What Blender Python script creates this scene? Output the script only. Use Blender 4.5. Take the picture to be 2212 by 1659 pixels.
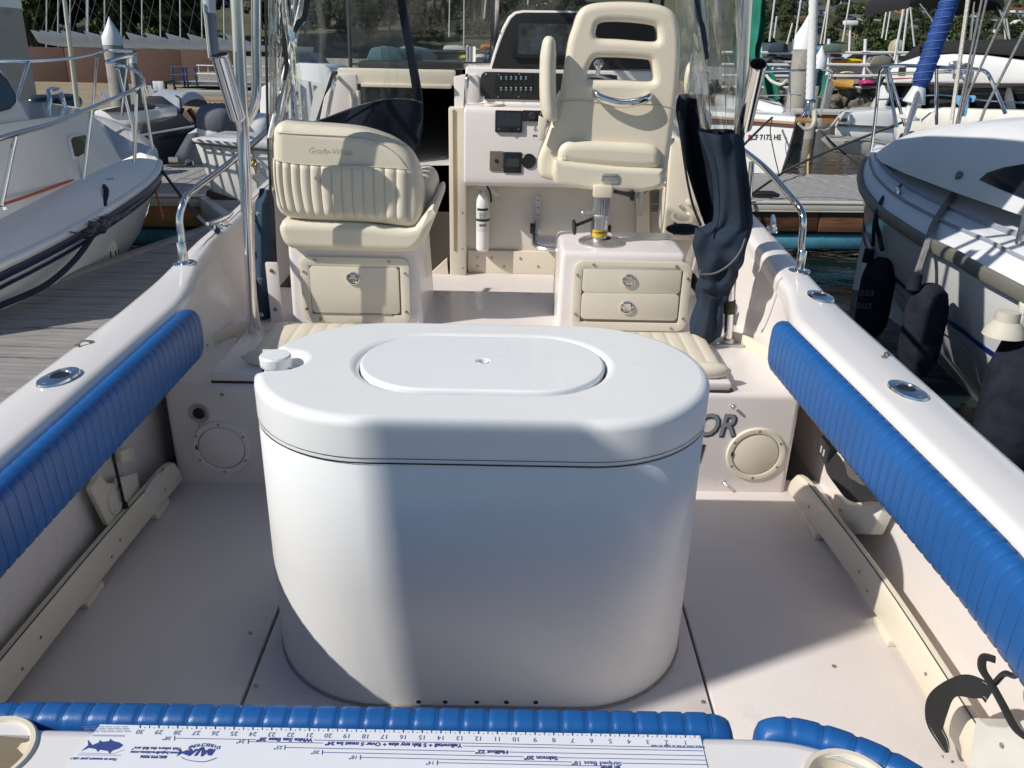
import bpy, bmesh, math, random
from mathutils import Vector, Matrix, noise
R = math.radians
rnd = random.Random(11)
for o in list(bpy.data.objects):
    bpy.data.objects.remove(o)
sc = bpy.context.scene
COL = sc.collection
# ---------------------------------------------------------------- camera
# "boat frame": X starboard, Y forward, Z up from the cockpit sole under the camera.
# "world frame": water at z = 0; the boat frame is tilted bow-up about the camera's own height line.
F, PIT, ROLL, YAW, HB, TRIM, HW = 1780.0, 24.25, 1.3, -0.5, 1.54, 3.2, 1.85
CX, CY = 1106.0, 829.5
def basis(trim):
    y, th, ro = R(YAW), R(PIT), R(ROLL)
    X1 = Vector((math.cos(y), math.sin(y), 0)); Y1 = Vector((-math.sin(y), math.cos(y), 0)); Z = Vector((0, 0, 1))
    FW = math.cos(th)*Y1 - math.sin(th)*Z; UP = math.sin(th)*Y1 + math.cos(th)*Z
    RT = math.cos(ro)*X1 + math.sin(ro)*UP; U = -math.sin(ro)*X1 + math.cos(ro)*UP
    M = Matrix.Rotation(R(trim), 3, 'X')
    return M@RT, M@U, M@FW
BB, BW = basis(0), basis(TRIM)
def _pl(b, h, px, py, k, val):
    d = b[2] + b[0]*((px-CX)/F) + b[1]*((CY-py)/F)
    o = Vector((0, 0, h)); return o + d*((val-o[k])/d[k])
def bz(px, py, z): return _pl(BB, HB, px, py, 2, z)     # photo point on a level plane of the boat
def by(px, py, y): return _pl(BB, HB, px, py, 1, y)     # photo point on an athwartships plane of the boat
def bx(px, py, x): return _pl(BB, HB, px, py, 0, x)
def wz(px, py, z): return _pl(BW, HW, px, py, 2, z)     # same for the harbour
def wy(px, py, y): return _pl(BW, HW, px, py, 1, y)
T_BOAT = Matrix.Translation((0, 0, HW)) @ Matrix.Rotation(R(TRIM), 4, 'X') @ Matrix.Translation((0, 0, -HB))
def b2w(p): return T_BOAT @ Vector(p)

cam = bpy.data.cameras.new('camera'); co = bpy.data.objects.new('camera', cam); COL.objects.link(co)
cam.sensor_width = 36; cam.lens = 36*F/2212.0; cam.clip_start = 0.05; cam.clip_end = 3000
m = Matrix((BW[0], BW[1], -BW[2])).transposed().to_4x4(); m.translation = Vector((0, 0, HW)); co.matrix_world = m
sc.camera = co
# ---------------------------------------------------------------- light
SUN_AZ, SUN_EL = 64.0, 38.3          # light travels towards +X / +Y (from port quarter)
SDIR = Vector((-math.sin(R(SUN_AZ))*math.cos(R(SUN_EL)), -math.cos(R(SUN_AZ))*math.cos(R(SUN_EL)), math.sin(R(SUN_EL))))
w = bpy.data.worlds.new('World'); sc.world = w; w.use_nodes = True
nt = w.node_tree
sky = nt.nodes.new('ShaderNodeTexSky'); sky.sky_type = 'NISHITA'; sky.sun_disc = False
sky.sun_elevation = R(SUN_EL); sky.sun_rotation = math.atan2(SDIR.x, SDIR.y)
sky.air_density = 1.0; sky.dust_density = 0.1; sky.ozone_density = 3.0
bg = nt.nodes['Background']; nt.links.new(sky.outputs[0], bg.inputs[0]); bg.inputs[1].default_value = 0.085
sl = bpy.data.lights.new('sun', 'SUN'); sl.energy = 4.6; sl.angle = R(0.53); sl.color = (1.0, 0.95, 0.87)
so = bpy.data.objects.new('sun', sl); COL.objects.link(so)
so.rotation_euler = SDIR.to_track_quat('Z', 'Y').to_euler()
vs = sc.view_settings; vs.view_transform = 'Standard'; vs.look = 'None'; vs.exposure = -0.12; vs.gamma = 1; vs.use_curve_mapping = False
sc.cycles.max_bounces = 10; sc.cycles.transparent_max_bounces = 24; sc.cycles.glossy_bounces = 5; sc.cycles.transmission_bounces = 8

# ---------------------------------------------------------------- materials
MATS = {}
def mat(name, col, rough=0.5, metal=0.0, var=0.06, vs_=6.0, bump=0.0, bs=60.0, spec=0.5, coat=0.0, col2=None, stretch=None, detail=4, dirt=None):
    """principled material: colour broken up by two noises, optional fine relief"""
    if name in MATS: return MATS[name]
    m = bpy.data.materials.new(name); m.use_nodes = True; MATS[name] = m
    t = m.node_tree; N = t.nodes; L = t.links; b = N['Principled BSDF']
    b.inputs['Roughness'].default_value = rough; b.inputs['Metallic'].default_value = metal
    b.inputs['Specular IOR Level'].default_value = spec; b.inputs['Coat Weight'].default_value = coat; b.inputs['Coat Roughness'].default_value = 0.08
    tc = N.new('ShaderNodeTexCoord'); mp = N.new('ShaderNodeMapping'); L.new(tc.outputs['Object'], mp.inputs[0])
    if stretch: mp.inputs['Scale'].default_value = stretch
    n1 = N.new('ShaderNodeTexNoise'); n1.inputs['Scale'].default_value = vs_; n1.inputs['Detail'].default_value = detail; L.new(mp.outputs[0], n1.inputs['Vector'])
    rp = N.new('ShaderNodeValToRGB'); L.new(n1.outputs[0], rp.inputs[0])
    c = Vector(col); lo = c*(1-var) if col2 is None else Vector(col2); hi = c*(1+var)
    rp.color_ramp.elements[0].position = 0.3; rp.color_ramp.elements[1].position = 0.7
    rp.color_ramp.elements[0].color = (*lo, 1); rp.color_ramp.elements[1].color = (*hi, 1)
    out = rp.outputs[0]
    if dirt:
        n3 = N.new('ShaderNodeTexNoise'); n3.inputs['Scale'].default_value = dirt[1]; n3.inputs['Detail'].default_value = 8; n3.inputs['Roughness'].default_value = 0.7; L.new(tc.outputs['Object'], n3.inputs['Vector'])
        r3 = N.new('ShaderNodeValToRGB'); r3.color_ramp.elements[0].position = dirt[2]; r3.color_ramp.elements[1].position = min(1, dirt[2]+0.18); L.new(n3.outputs[0], r3.inputs[0])
        mx = N.new('ShaderNodeMixRGB'); mx.inputs[2].default_value = (*dirt[0], 1); L.new(r3.outputs[0], mx.inputs[0]); L.new(out, mx.inputs[1]); out = mx.outputs[0]
    L.new(out, b.inputs['Base Color'])
    mr = N.new('ShaderNodeMapRange'); mr.inputs[3].default_value = max(0.02, rough-0.07); mr.inputs[4].default_value = min(1, rough+0.07); L.new(n1.outputs[0], mr.inputs[0]); L.new(mr.outputs[0], b.inputs['Roughness'])
    if bump:
        n2 = N.new('ShaderNodeTexNoise'); n2.inputs['Scale'].default_value = bs; n2.inputs['Detail'].default_value = 5; L.new(mp.outputs[0], n2.inputs['Vector'])
        bp = N.new('ShaderNodeBump'); bp.inputs['Strength'].default_value = bump; bp.inputs['Distance'].default_value = 0.01; L.new(n2.outputs[0], bp.inputs['Height']); L.new(bp.outputs[0], b.inputs['Normal'])
    return m
def clear_mat(name, tint=(0.96, 0.97, 0.95), milk=0.10, milkcol=(0.75, 0.76, 0.72), bump=0.25, bs=9.0, rough=0.04, gloss=0.5, streak=(14, 14, 2.2)):
    """clear sheet (vinyl or glass): transparent + fresnel reflection + milky scuffs"""
    m = bpy.data.materials.new(name); m.use_nodes = True; t = m.node_tree; N = t.nodes; L = t.links
    for n in list(N):
        if n.type != 'OUTPUT_MATERIAL': N.remove(n)
    out = [n for n in N if n.type == 'OUTPUT_MATERIAL'][0]
    tc = N.new('ShaderNodeTexCoord'); mp = N.new('ShaderNodeMapping'); mp.inputs['Scale'].default_value = streak; L.new(tc.outputs['Object'], mp.inputs[0])
    n1 = N.new('ShaderNodeTexNoise'); n1.inputs['Scale'].default_value = 1.0; n1.inputs['Detail'].default_value = 6; n1.inputs['Distortion'].default_value = 0.8; L.new(mp.outputs[0], n1.inputs['Vector'])
    rp = N.new('ShaderNodeValToRGB'); rp.color_ramp.elements[0].position = 0.5; rp.color_ramp.elements[1].position = 0.78
    rp.color_ramp.elements[0].color = (milk*0.35,)*3+(1,); rp.color_ramp.elements[1].color = (min(1, milk*3.0),)*3+(1,); L.new(n1.outputs[0], rp.inputs[0])
    tr = N.new('ShaderNodeBsdfTransparent'); tr.inputs[0].default_value = (*tint, 1)
    df = N.new('ShaderNodeBsdfDiffuse'); df.inputs[0].default_value = (*milkcol, 1)
    tl = N.new('ShaderNodeBsdfTranslucent'); tl.inputs[0].default_value = (*milkcol, 1)
    ad = N.new('ShaderNodeMixShader'); ad.inputs[0].default_value = 0.5; L.new(df.outputs[0], ad.inputs[1]); L.new(tl.outputs[0], ad.inputs[2])
    m1 = N.new('ShaderNodeMixShader'); L.new(rp.outputs[0], m1.inputs[0]); L.new(tr.outputs[0], m1.inputs[1]); L.new(ad.outputs[0], m1.inputs[2])
    gl = N.new('ShaderNodeBsdfGlossy'); gl.inputs['Roughness'].default_value = rough
    fr = N.new('ShaderNodeFresnel'); fr.inputs[0].default_value = 1.45
    if bump:
        n2 = N.new('ShaderNodeTexNoise'); n2.inputs['Scale'].default_value = bs; n2.inputs['Detail'].default_value = 3; L.new(tc.outputs['Object'], n2.inputs['Vector'])
        bp = N.new('ShaderNodeBump'); bp.inputs['Strength'].default_value = bump; bp.inputs['Distance'].default_value = 0.02; L.new(n2.outputs[0], bp.inputs['Height'])
        L.new(bp.outputs[0], gl.inputs['Normal']); L.new(bp.outputs[0], fr.inputs['Normal'])
    ml = N.new('ShaderNodeMath'); ml.operation = 'MULTIPLY'; ml.inputs[1].default_value = gloss; L.new(fr.outputs[0], ml.inputs[0])
    m2 = N.new('ShaderNodeMixShader'); L.new(ml.outputs[0], m2.inputs[0]); L.new(m1.outputs[0], m2.inputs[1]); L.new(gl.outputs[0], m2.inputs[2])
    L.new(m2.outputs[0], out.inputs[0]); MATS[name] = m; return m

GEL = mat('gelcoat', (0.80, 0.745, 0.715), 0.28, var=0.025, vs_=1.6, bump=0.03, bs=180, coat=0.25, dirt=((0.55, 0.49, 0.43), 5.0, 0.66))
GELC = mat('gelcoat_cap', (0.81, 0.78, 0.76), 0.25, var=0.02, vs_=2.0, bump=0.02, bs=150, coat=0.3)
SOLE = mat('nonskid_sole', (0.76, 0.70, 0.675), 0.6, var=0.04, vs_=2.2, bump=0.25, bs=420, dirt=((0.60, 0.54, 0.505), 2.6, 0.60))
TANKM = mat('tank_plastic', (0.82, 0.825, 0.815), 0.36, var=0.012, vs_=3, bump=0.05, bs=14, coat=0.12, dirt=((0.74, 0.735, 0.715), 3.5, 0.60))
CREAM = mat('cream_vinyl', (0.76, 0.69, 0.55), 0.42, var=0.03, vs_=9, bump=0.12, bs=520, dirt=((0.60, 0.52, 0.38), 7, 0.68))
PLAST = mat('cream_plastic', (0.74, 0.675, 0.55), 0.4, var=0.03, vs_=4, bump=0.04, bs=200, dirt=((0.56, 0.48, 0.36), 8, 0.68))
SHELL = mat('seat_shell', (0.78, 0.70, 0.56), 0.27, var=0.02, vs_=3, coat=0.3)
BLUE = mat('blue_vinyl', (0.012, 0.105, 0.34), 0.40, var=0.08, vs_=7, bump=0.06, bs=340, dirt=((0.02, 0.16, 0.46), 14, 0.62))
NAVY = mat('navy_canvas', (0.012, 0.017, 0.030), 0.85, var=0.22, vs_=10, bump=0.3, bs=700, spec=0.2)
ZIP = mat('zipper_black', (0.012, 0.012, 0.013), 0.5, bump=0.2, bs=500)
STEEL = mat('stainless', (0.74, 0.74, 0.75), 0.13, metal=1, var=0.03, vs_=20)
ALU = mat('anodised_aluminium', (0.66, 0.67, 0.69), 0.3, metal=1, var=0.05, vs_=15, bump=0.03, bs=200)
DULL = mat('dull_aluminium', (0.60, 0.60, 0.58), 0.42, metal=0.9, var=0.08, vs_=30)
BLACK = mat('black_plastic', (0.014, 0.014, 0.015), 0.38, var=0.1)
BLACKM = mat('black_matt', (0.02, 0.02, 0.021), 0.6, var=0.15, bump=0.1, bs=300)
GAP = mat('dark_gap', (0.03, 0.026, 0.022), 0.8)
SCREEN = mat('screen_glass', (0.012, 0.013, 0.016), 0.07, var=0.1, coat=0.6)
SCREW = mat('screw_head', (0.42, 0.38, 0.33), 0.4, metal=0.8, var=0.2, vs_=80)
RUST = mat('rusty_screw', (0.30, 0.19, 0.09), 0.5, metal=0.5, var=0.3, vs_=90)
WHITE = mat('white_paint', (0.80, 0.80, 0.79), 0.3, var=0.02, vs_=2)
WGEL = mat('white_gelcoat', (0.80, 0.80, 0.79), 0.22, var=0.025, vs_=1.2, coat=0.3, dirt=((0.62, 0.61, 0.58), 3, 0.7))
GREYWOOD = mat('weathered_deck_board', (0.34, 0.325, 0.31), 0.85, var=0.16, vs_=2.4, bump=0.7, bs=14, stretch=(2, 14, 14), col2=(0.22, 0.21, 0.205), dirt=((0.46, 0.44, 0.41), 9, 0.6))
GREYWOOD2 = mat('weathered_deck_board_across', (0.36, 0.345, 0.33), 0.85, var=0.16, vs_=2.4, bump=0.7, bs=14, stretch=(14, 2, 14), col2=(0.24, 0.23, 0.22), dirt=((0.48, 0.46, 0.43), 9, 0.6))
BROWN = mat('fascia_timber', (0.17, 0.075, 0.033), 0.7, var=0.3, vs_=3, bump=0.4, bs=10, stretch=(1.2, 8, 14), col2=(0.075, 0.034, 0.018))
TAN = mat('fresh_timber', (0.42, 0.22, 0.085), 0.7, var=0.2, vs_=3, bump=0.3, bs=10, stretch=(1.5, 8, 10))
CONC = mat('concrete', (0.36, 0.35, 0.32), 0.85, var=0.1, vs_=3, bump=0.3, bs=40, dirt=((0.22, 0.21, 0.19), 1.6, 0.6))
NAVYP = mat('navy_paint', (0.015, 0.026, 0.07), 0.35, var=0.1)
REDP = mat('red_paint', (0.42, 0.035, 0.03), 0.4)
CYAN = mat('float_blue', (0.10, 0.34, 0.46), 0.5, var=0.25, vs_=5, dirt=((0.16, 0.19, 0.08), 6, 0.55))
DARKGLASS = mat('dark_window', (0.012, 0.014, 0.017), 0.06, var=0.2, coat=0.5)
ROPEB = mat('navy_rope', (0.012, 0.016, 0.035), 0.8, bump=0.6, bs=120)
ROPEW = mat('white_rope', (0.62, 0.59, 0.52), 0.8, bump=0.7, bs=110, var=0.2, vs_=60)
ROPEG = mat('grey_rope', (0.20, 0.20, 0.20), 0.8, bump=0.7, bs=110, var=0.2, vs_=60)
ROPEO = mat('orange_cord', (0.55, 0.10, 0.03), 0.6)
FEND = mat('fender_cloth', (0.018, 0.021, 0.032), 0.95, var=0.35, vs_=14, bump=0.35, bs=260, spec=0.15)
FENDW = mat('fender_white', (0.56, 0.54, 0.48), 0.5, var=0.1, vs_=8)
CLEARV = clear_mat('clear_vinyl', milk=0.10, gloss=0.7, bump=0.35, bs=7)
CLEARF = clear_mat('clear_vinyl_folds', tint=(0.93, 0.94, 0.91), milk=0.15, gloss=0.8, bump=0.25, bs=9, rough=.10, streak=(16, 16, 1.2))
GLASS = clear_mat('windscreen_glass', tint=(0.82, 0.85, 0.84), milk=0.03, gloss=1.0, bump=0.0, rough=0.01)
CLEARG = clear_mat('clear_vinyl_creased', tint=(0.90, 0.92, 0.90), milk=0.26, gloss=1.5, bump=0.45, bs=7, rough=.08, streak=(18, 18, 1.4))
PLEXI = clear_mat('smoked_acrylic', tint=(0.55, 0.52, 0.46), milk=0.05, milkcol=(0.5, 0.45, 0.36), gloss=0.7, bump=0.0, rough=0.05)

# ---------------------------------------------------------------- geometry
class G:
    def __init__(s): s.v = []; s.f = []
    def add(s, vs, fs):
        n = len(s.v); s.v += [Vector(p) for p in vs]; s.f += [tuple(i+n for i in f) for f in fs]; return s
    def box(s, c, d, rz=0, M=None):
        hx, hy, hz = d[0]/2, d[1]/2, d[2]/2
        vs = [Vector((x, y, z)) for x in (-hx, hx) for y in (-hy, hy) for z in (-hz, hz)]
        if M is None: M = Matrix.Rotation(rz, 3, 'Z')
        c = Vector(c); vs = [c + M @ p for p in vs]
        return s.add(vs, [(0, 1, 3, 2), (4, 6, 7, 5), (0, 4, 5, 1), (2, 3, 7, 6), (0, 2, 6, 4), (1, 5, 7, 3)])
    def hexa(s, p): # 4 bottom, 4 top corners
        return s.add(p, [(3, 2, 1, 0), (4, 5, 6, 7), (0, 1, 5, 4), (1, 2, 6, 5), (2, 3, 7, 6), (3, 0, 4, 7)])
    def tube(s, pts, r, n=8, closed=False, cap=True, flat=1.0):
        pts = [Vector(p) for p in pts]; k = len(pts); base = len(s.v)
        rr = r if isinstance(r, (list, tuple)) else [r]*k
        def tan(i):
            if closed: return (pts[(i+1) % k]-pts[i-1]).normalized()
            return (pts[min(i+1, k-1)]-pts[max(i-1, 0)]).normalized()
        t0 = tan(0); up = Vector((0, 0, 1)) if abs(t0.z) < 0.9 else Vector((0, 1, 0))
        u = (up - t0*up.dot(t0)).normalized()
        for i in range(k):
            t = tan(i); u = (u - t*u.dot(t)); u = u.normalized() if u.length > 1e-6 else t.orthogonal().normalized()
            w_ = t.cross(u)
            for j in range(n):
                a = 2*math.pi*j/n; s.v.append(pts[i] + u*(math.cos(a)*rr[i]) + w_*(math.sin(a)*rr[i]*flat))
        for i in range(k if closed else k-1):
            a = base+i*n; b = base+((i+1) % k)*n
            for j in range(n): s.f.append((a+j, a+(j+1) % n, b+(j+1) % n, b+j))
        if cap and not closed:
            s.f.append(tuple(base+j for j in reversed(range(n)))); s.f.append(tuple(base+(k-1)*n+j for j in range(n)))
        return s
    def cyl(s, a, b, r0, r1=None, n=16): return s.tube([a, b], [r0, r0 if r1 is None else r1], n)
    def lathe(s, prof, o=(0, 0, 0), ax=(0, 0, 1), n=24, cap=True):
        o = Vector(o); ax = Vector(ax).normalized(); u = ax.orthogonal().normalized(); v = ax.cross(u); base = len(s.v)
        for (r, h) in prof:
            for j in range(n):
                a = 2*math.pi*j/n; s.v.append(o + ax*h + u*(r*math.cos(a)) + v*(r*math.sin(a)))
        for i in range(len(prof)-1):
            for j in range(n):
                a = base+i*n; b = a+n; s.f.append((a+j, a+(j+1) % n, b+(j+1) % n, b+j))
        if cap:
            if prof[0][0] > 1e-5: s.f.append(tuple(base+j for j in reversed(range(n))))
            if prof[-1][0] > 1e-5: s.f.append(tuple(base+(len(prof)-1)*n+j for j in range(n)))
        return s
    def grid(s, fn, nu, nv, cu=False):
        base = len(s.v); 
        for i in range(nu if cu else nu+1):
            for j in range(nv+1): s.v.append(Vector(fn(i/nu, j/nv)))
        for i in range(nu):
            for j in range(nv):
                a = base+i*(nv+1)+j; b = base+((i+1) % nu if cu else i+1)*(nv+1)+j
                s.f.append((a, b, b+1, a+1))
        return s
    def prism(s, poly, d, cap0=True):
        """polygon of 3D points extruded along vector d"""
        poly = [Vector(p) for p in poly]; d = Vector(d); k = len(poly); base = len(s.v)
        s.v += poly + [p+d for p in poly]
        s.f.append(tuple(base+k+i for i in range(k)))
        if cap0: s.f.append(tuple(base+i for i in reversed(range(k))))
        for i in range(k): s.f.append((base+i, base+(i+1) % k, base+k+(i+1) % k, base+k+i))
        return s
    def loft(s, rings, closed=True, cap=True):
        k = len(rings[0]); base = len(s.v)
        for r_ in rings: s.v += [Vector(p) for p in r_]
        for i in range(len(rings)-1):
            a = base+i*k; b = a+k
            for j in range(k if closed else k-1): s.f.append((a+j, a+(j+1) % k, b+(j+1) % k, b+j))
        if cap and closed:
            s.f.append(tuple(base+j for j in reversed(range(k)))); s.f.append(tuple(base+(len(rings)-1)*k+j for j in range(k)))
        return s
    def ell(s, c, r, nu=16, nv=10, p=1.0, M=None):
        c = Vector(c)
        def sg(x): return math.copysign(abs(x)**p, x)
        def f(a, b):
            th = 2*math.pi*a; ph = math.pi*(b-0.5)
            q = Vector((r[0]*sg(math.cos(ph))*sg(math.cos(th)), r[1]*sg(math.cos(ph))*sg(math.sin(th)), r[2]*sg(math.sin(ph))))
            return c + (M @ q if M else q)
        return s.grid(f, nu, nv, cu=True)
    def torus(s, c, R_, r_, ax=(0, 0, 1), n=20, m=8):
        ax = Vector(ax).normalized(); u = ax.orthogonal().normalized(); v = ax.cross(u); c = Vector(c)
        return s.tube([c+u*(R_*math.cos(2*math.pi*i/n))+v*(R_*math.sin(2*math.pi*i/n)) for i in range(n)], r_, m, closed=True)

ORG = {}
FRAME = ['boat']; TOPS = {'boat': [], 'world': []}
def _org(p):
    return ORG.get(p.name, Vector((0, 0, 0))) if p else Vector((0, 0, 0))
def build(name, g, m, parent=None, bevel=0.0, seg=2, ang=35, smooth=True, kind=None, label=None, subsurf=0, org=None):
    """links the geometry g as ONE mesh object called name (a child of parent)"""
    o0 = _org(parent) if org is None else Vector(org)
    me = bpy.data.meshes.new(name); me.from_pydata([tuple(p-o0) for p in g.v], [], g.f)
    bm = bmesh.new(); bm.from_mesh(me)
    bmesh.ops.recalc_face_normals(bm, faces=bm.faces)
    if bevel:
        es = [e for e in bm.edges if len(e.link_faces) == 2 and e.calc_face_angle(0) > R(28)]
        bmesh.ops.bevel(bm, geom=es, offset=bevel, offset_type='OFFSET', segments=seg, profile=0.5, affect='EDGES', clamp_overlap=True)
    bm.to_mesh(me); bm.free()
    if smooth:
        me.polygons.foreach_set('use_smooth', [True]*len(me.polygons)); me.set_sharp_from_angle(angle=R(ang))
    me.materials.append(m); me.update()
    o = bpy.data.objects.new(name, me); COL.objects.link(o)
    if parent: o.parent = parent
    else: TOPS[FRAME[0]].append(o); o.location = o0
    ORG[o.name] = o0
    if subsurf:
        md = o.modifiers.new('s', 'SUBSURF'); md.levels = md.render_levels = subsurf
    if kind: o['kind'] = kind
    if label: o['label'] = label
    return o
def tag(o, label, cat, group=None):
    o['label'] = label; o['category'] = cat
    if group: o['group'] = group
    return o
def thing(name, label, cat, loc=(0, 0, 0), group=None):
    o = bpy.data.objects.new(name, None); COL.objects.link(o); o.location = Vector(loc); o.empty_display_size = 0.1
    ORG[o.name] = Vector(loc); TOPS[FRAME[0]].append(o); return tag(o, label, cat, group)
def dup(root, label=None, group=None, loc=None, rz=None, scale=None):
    def cp(o, par):
        c = o.copy(); COL.objects.link(c)
        if par: c.parent = par
        ORG[c.name] = ORG.get(o.name, Vector((0, 0, 0))).copy()
        for ch in o.children: cp(ch, c)
        return c
    c = cp(root, None); TOPS[FRAME[0]].append(c)
    if label: c['label'] = label
    if group: c['group'] = group
    if loc is not None: c.location = Vector(loc)
    if rz is not None: c.rotation_euler = (0, 0, rz)
    if scale is not None: c.scale = scale if hasattr(scale, '__len__') else (scale,)*3
    return c
def screws(par, pts, nrm, r=0.005, m=None, name='screw'):
    """small screw heads as individual parts sharing one mesh"""
    first = None; nrm = Vector(nrm).normalized()
    for p in pts:
        p = Vector(p)
        if first is None:
            g = G(); g.lathe([(r, 0), (r*0.9, r*0.35), (r*0.4, r*0.5), (0.0003, r*0.5)], p, nrm, 8)
            first = build(name, g, m or SCREW, par, org=None); f0 = p
        else:
            c = first.copy(); COL.objects.link(c); c.parent = par; c.location = p-f0; ORG[c.name] = _org(par)
def text(s, size, M, m, name, parent=None, depth=0.0006, align='CENTER', off=0.0, shear=0.0, flip=False, org=None, fitw=None):
    cu = bpy.data.curves.new('t', 'FONT'); cu.body = s; cu.size = size; cu.align_x = align; cu.align_y = 'CENTER'
    cu.extrude = depth; cu.offset = off; cu.shear = shear; cu.resolution_u = 3
    ob = bpy.data.objects.new('t', cu); COL.objects.link(ob)
    dg = bpy.context.evaluated_depsgraph_get(); dg.update()
    me = bpy.data.meshes.new_from_object(ob.evaluated_get(dg)); bpy.data.objects.remove(ob); bpy.data.curves.remove(cu)
    kx = 1.0
    if fitw: xs = [v.co.x for v in me.vertices]; kx = fitw/max(1e-6, max(xs)-min(xs))
    g = G(); g.add([M @ Vector((v.co.x*kx, v.co.y, v.co.z)) for v in me.vertices], [tuple(p.vertices) for p in me.polygons]); bpy.data.meshes.remove(me)
    return build(name, g, m, parent, smooth=False, org=org)
def snap(o, target, d, off):
    """lays a flat print onto the real surface of target (moved along direction d)"""
    d = Vector(d).normalized(); oo, ot = ORG[o.name], ORG[target.name]
    for v in o.data.vertices:
        p = v.co+oo; ok, h, n_, _ = target.ray_cast(p-ot-d*.6, d, distance=1.6)
        if ok: v.co = h+ot-d*off-oo
    o.data.update()
def hitobj(t, px, py, off=0.0):
    o = Vector((0, 0, HW)); d = (BW[2]+BW[0]*((px-CX)/F)+BW[1]*((CY-py)/F)).normalized(); ot = ORG[t.name]
    ok, h, n_, _ = t.ray_cast(o-ot, d); n_ = n_ if n_.dot(d) < 0 else -n_
    return (h+ot+n_*off, n_) if ok else (None, None)
def frame(o, u, v):
    """4x4 with x axis u, y axis v at o"""
    u = Vector(u).normalized(); v = Vector(v).normalized(); n = u.cross(v).normalized(); v = n.cross(u)
    M = Matrix((u, v, n)).transposed().to_4x4(); M.translation = Vector(o); return M
def lerp(a, b, t): return a+(b-a)*t
def interp(tab, x):
    if x <= tab[0][0]: return tab[0][1]
    for (a, b), (c, d) in zip(tab, tab[1:]):
        if x <= c: return lerp(b, d, (x-a)/(c-a))
    return tab[-1][1]
def smooth_pts(P, n=6):
    """Catmull-Rom through points"""
    P = [Vector(p) for p in P]; out = []
    for i in range(len(P)-1):
        p0, p1, p2, p3 = P[max(i-1, 0)], P[i], P[i+1], P[min(i+2, len(P)-1)]
        for k in range(n):
            t = k/n; out.append(0.5*((2*p1)+(p2-p0)*t+(2*p0-5*p1+4*p2-p3)*t*t+(3*p1-p0-3*p2+p3)*t**3))
    out.append(P[-1]); return out
def rrect(w_, h, r, n=5):
    """2D rounded rectangle points, centred"""
    out = []
    for cx, cy, a0 in ((w_/2-r, h/2-r, 0), (-w_/2+r, h/2-r, 90), (-w_/2+r, -h/2+r, 180), (w_/2-r, -h/2+r, 270)):
        for i in range(n+1):
            a = R(a0+90*i/n); out.append((cx+r*math.cos(a), cy+r*math.sin(a)))
    return out
def plate(g, c, w_, h, r, d, u=(1, 0, 0), v=(0, 0, 1), n=5):
    """rounded plate: centre c, width along u, height along v, thickness d along u x v (towards the camera for u=+X, v=+Z)"""
    c = Vector(c); u = Vector(u).normalized(); v = Vector(v).normalized(); nn = u.cross(v)
    return g.prism([c+u*a+v*b for a, b in rrect(w_, h, r, n)], nn*d)
def ringplate(g, c, w_, h, r, bw, d, u=(1, 0, 0), v=(0, 0, 1), n=5):
    """rounded frame of border bw"""
    c = Vector(c); u = Vector(u).normalized(); v = Vector(v).normalized(); nn = u.cross(v)*d
    A = [c+u*a+v*b for a, b in rrect(w_, h, r, n)]; B = [c+u*a+v*b for a, b in rrect(w_-2*bw, h-2*bw, max(r-bw, 0.002), n)]
    return g.loft([B, A, [p+nn for p in A], [p+nn for p in B], B], closed=True, cap=False)
# ================================================================= THE FISHING BOAT
ZG, ZT, ZP, ZH = 0.68, 0.63, 0.385, 0.20     # gunwale, transom cap, bench platform, helm deck
YB = 2.52                                     # aft face of the bench bulkhead
BOAT = thing('fishing_boat', 'white fishing boat whose open cockpit fills the foreground', 'boat', (0, 0.3, 0))
def gz(y): return interp([(0.4, .66), (1.0, ZG), (2.7, ZG), (3.4, .71), (4.5, .78), (8, 1.0)], y)
def xo_s(y): return interp([(0.3, 1.06), (0.8, 1.10), (2.6, 1.095), (3.4, 1.11), (4.6, 1.10), (5.6, .98), (6.6, .72), (7.3, .32), (7.6, .0)], y)
def xi_s(y): return interp([(0.3, .90), (0.9, .945), (1.3, .95), (2.46, .905), (2.60, .935), (2.75, .975), (3.2, 1.0), (4.6, 1.03)], y)
def xo_p(y): return -interp([(0.3, 1.15), (0.8, 1.19), (2.5, 1.185), (3.2, 1.215), (4.6, 1.20), (5.6, 1.08), (6.6, .80), (7.3, .36), (7.6, .0)], y)
def xi_p(y): return -interp([(0.3, .99), (0.9, 1.035), (2.50, 1.035), (2.60, 1.05), (2.95, 1.125), (3.2, 1.15), (4.6, 1.14)], y)
# hull skin
g = G(); rings = []
for y in [0.35, 1.0, 2.0, 3.0, 4.0, 4.6, 5.2, 5.8, 6.4, 7.0, 7.3, 7.6]:
    z = gz(y); k = interp([(0.35, 1), (4, 1), (7.6, .0)], y); s_, p_ = xo_s(y), xo_p(y); c = (s_+p_)/2
    rings.append([(p_-.02, y, z-.03), (p_-.05*k, y, z-.12), (c+(p_-c)*lerp(1.06,.75,1-k)-.03*k, y, .02+.25*(1-k)), (c+(p_-c)*lerp(1.0,.6,1-k), y, -.28+.3*(1-k)), (c, y, -.65+.55*(1-k)),
                  (c+(s_-c)*lerp(1.0,.6,1-k), y, -.28+.3*(1-k)), (c+(s_-c)*lerp(1.06,.75,1-k)+.03*k, y, .02+.25*(1-k)), (s_+.05*k, y, z-.12), (s_+.02, y, z-.03)])
g.loft(rings, closed=False)
g.add(rings[0], [tuple(range(9))])
build('hull', g, WGEL, BOAT)
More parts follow.
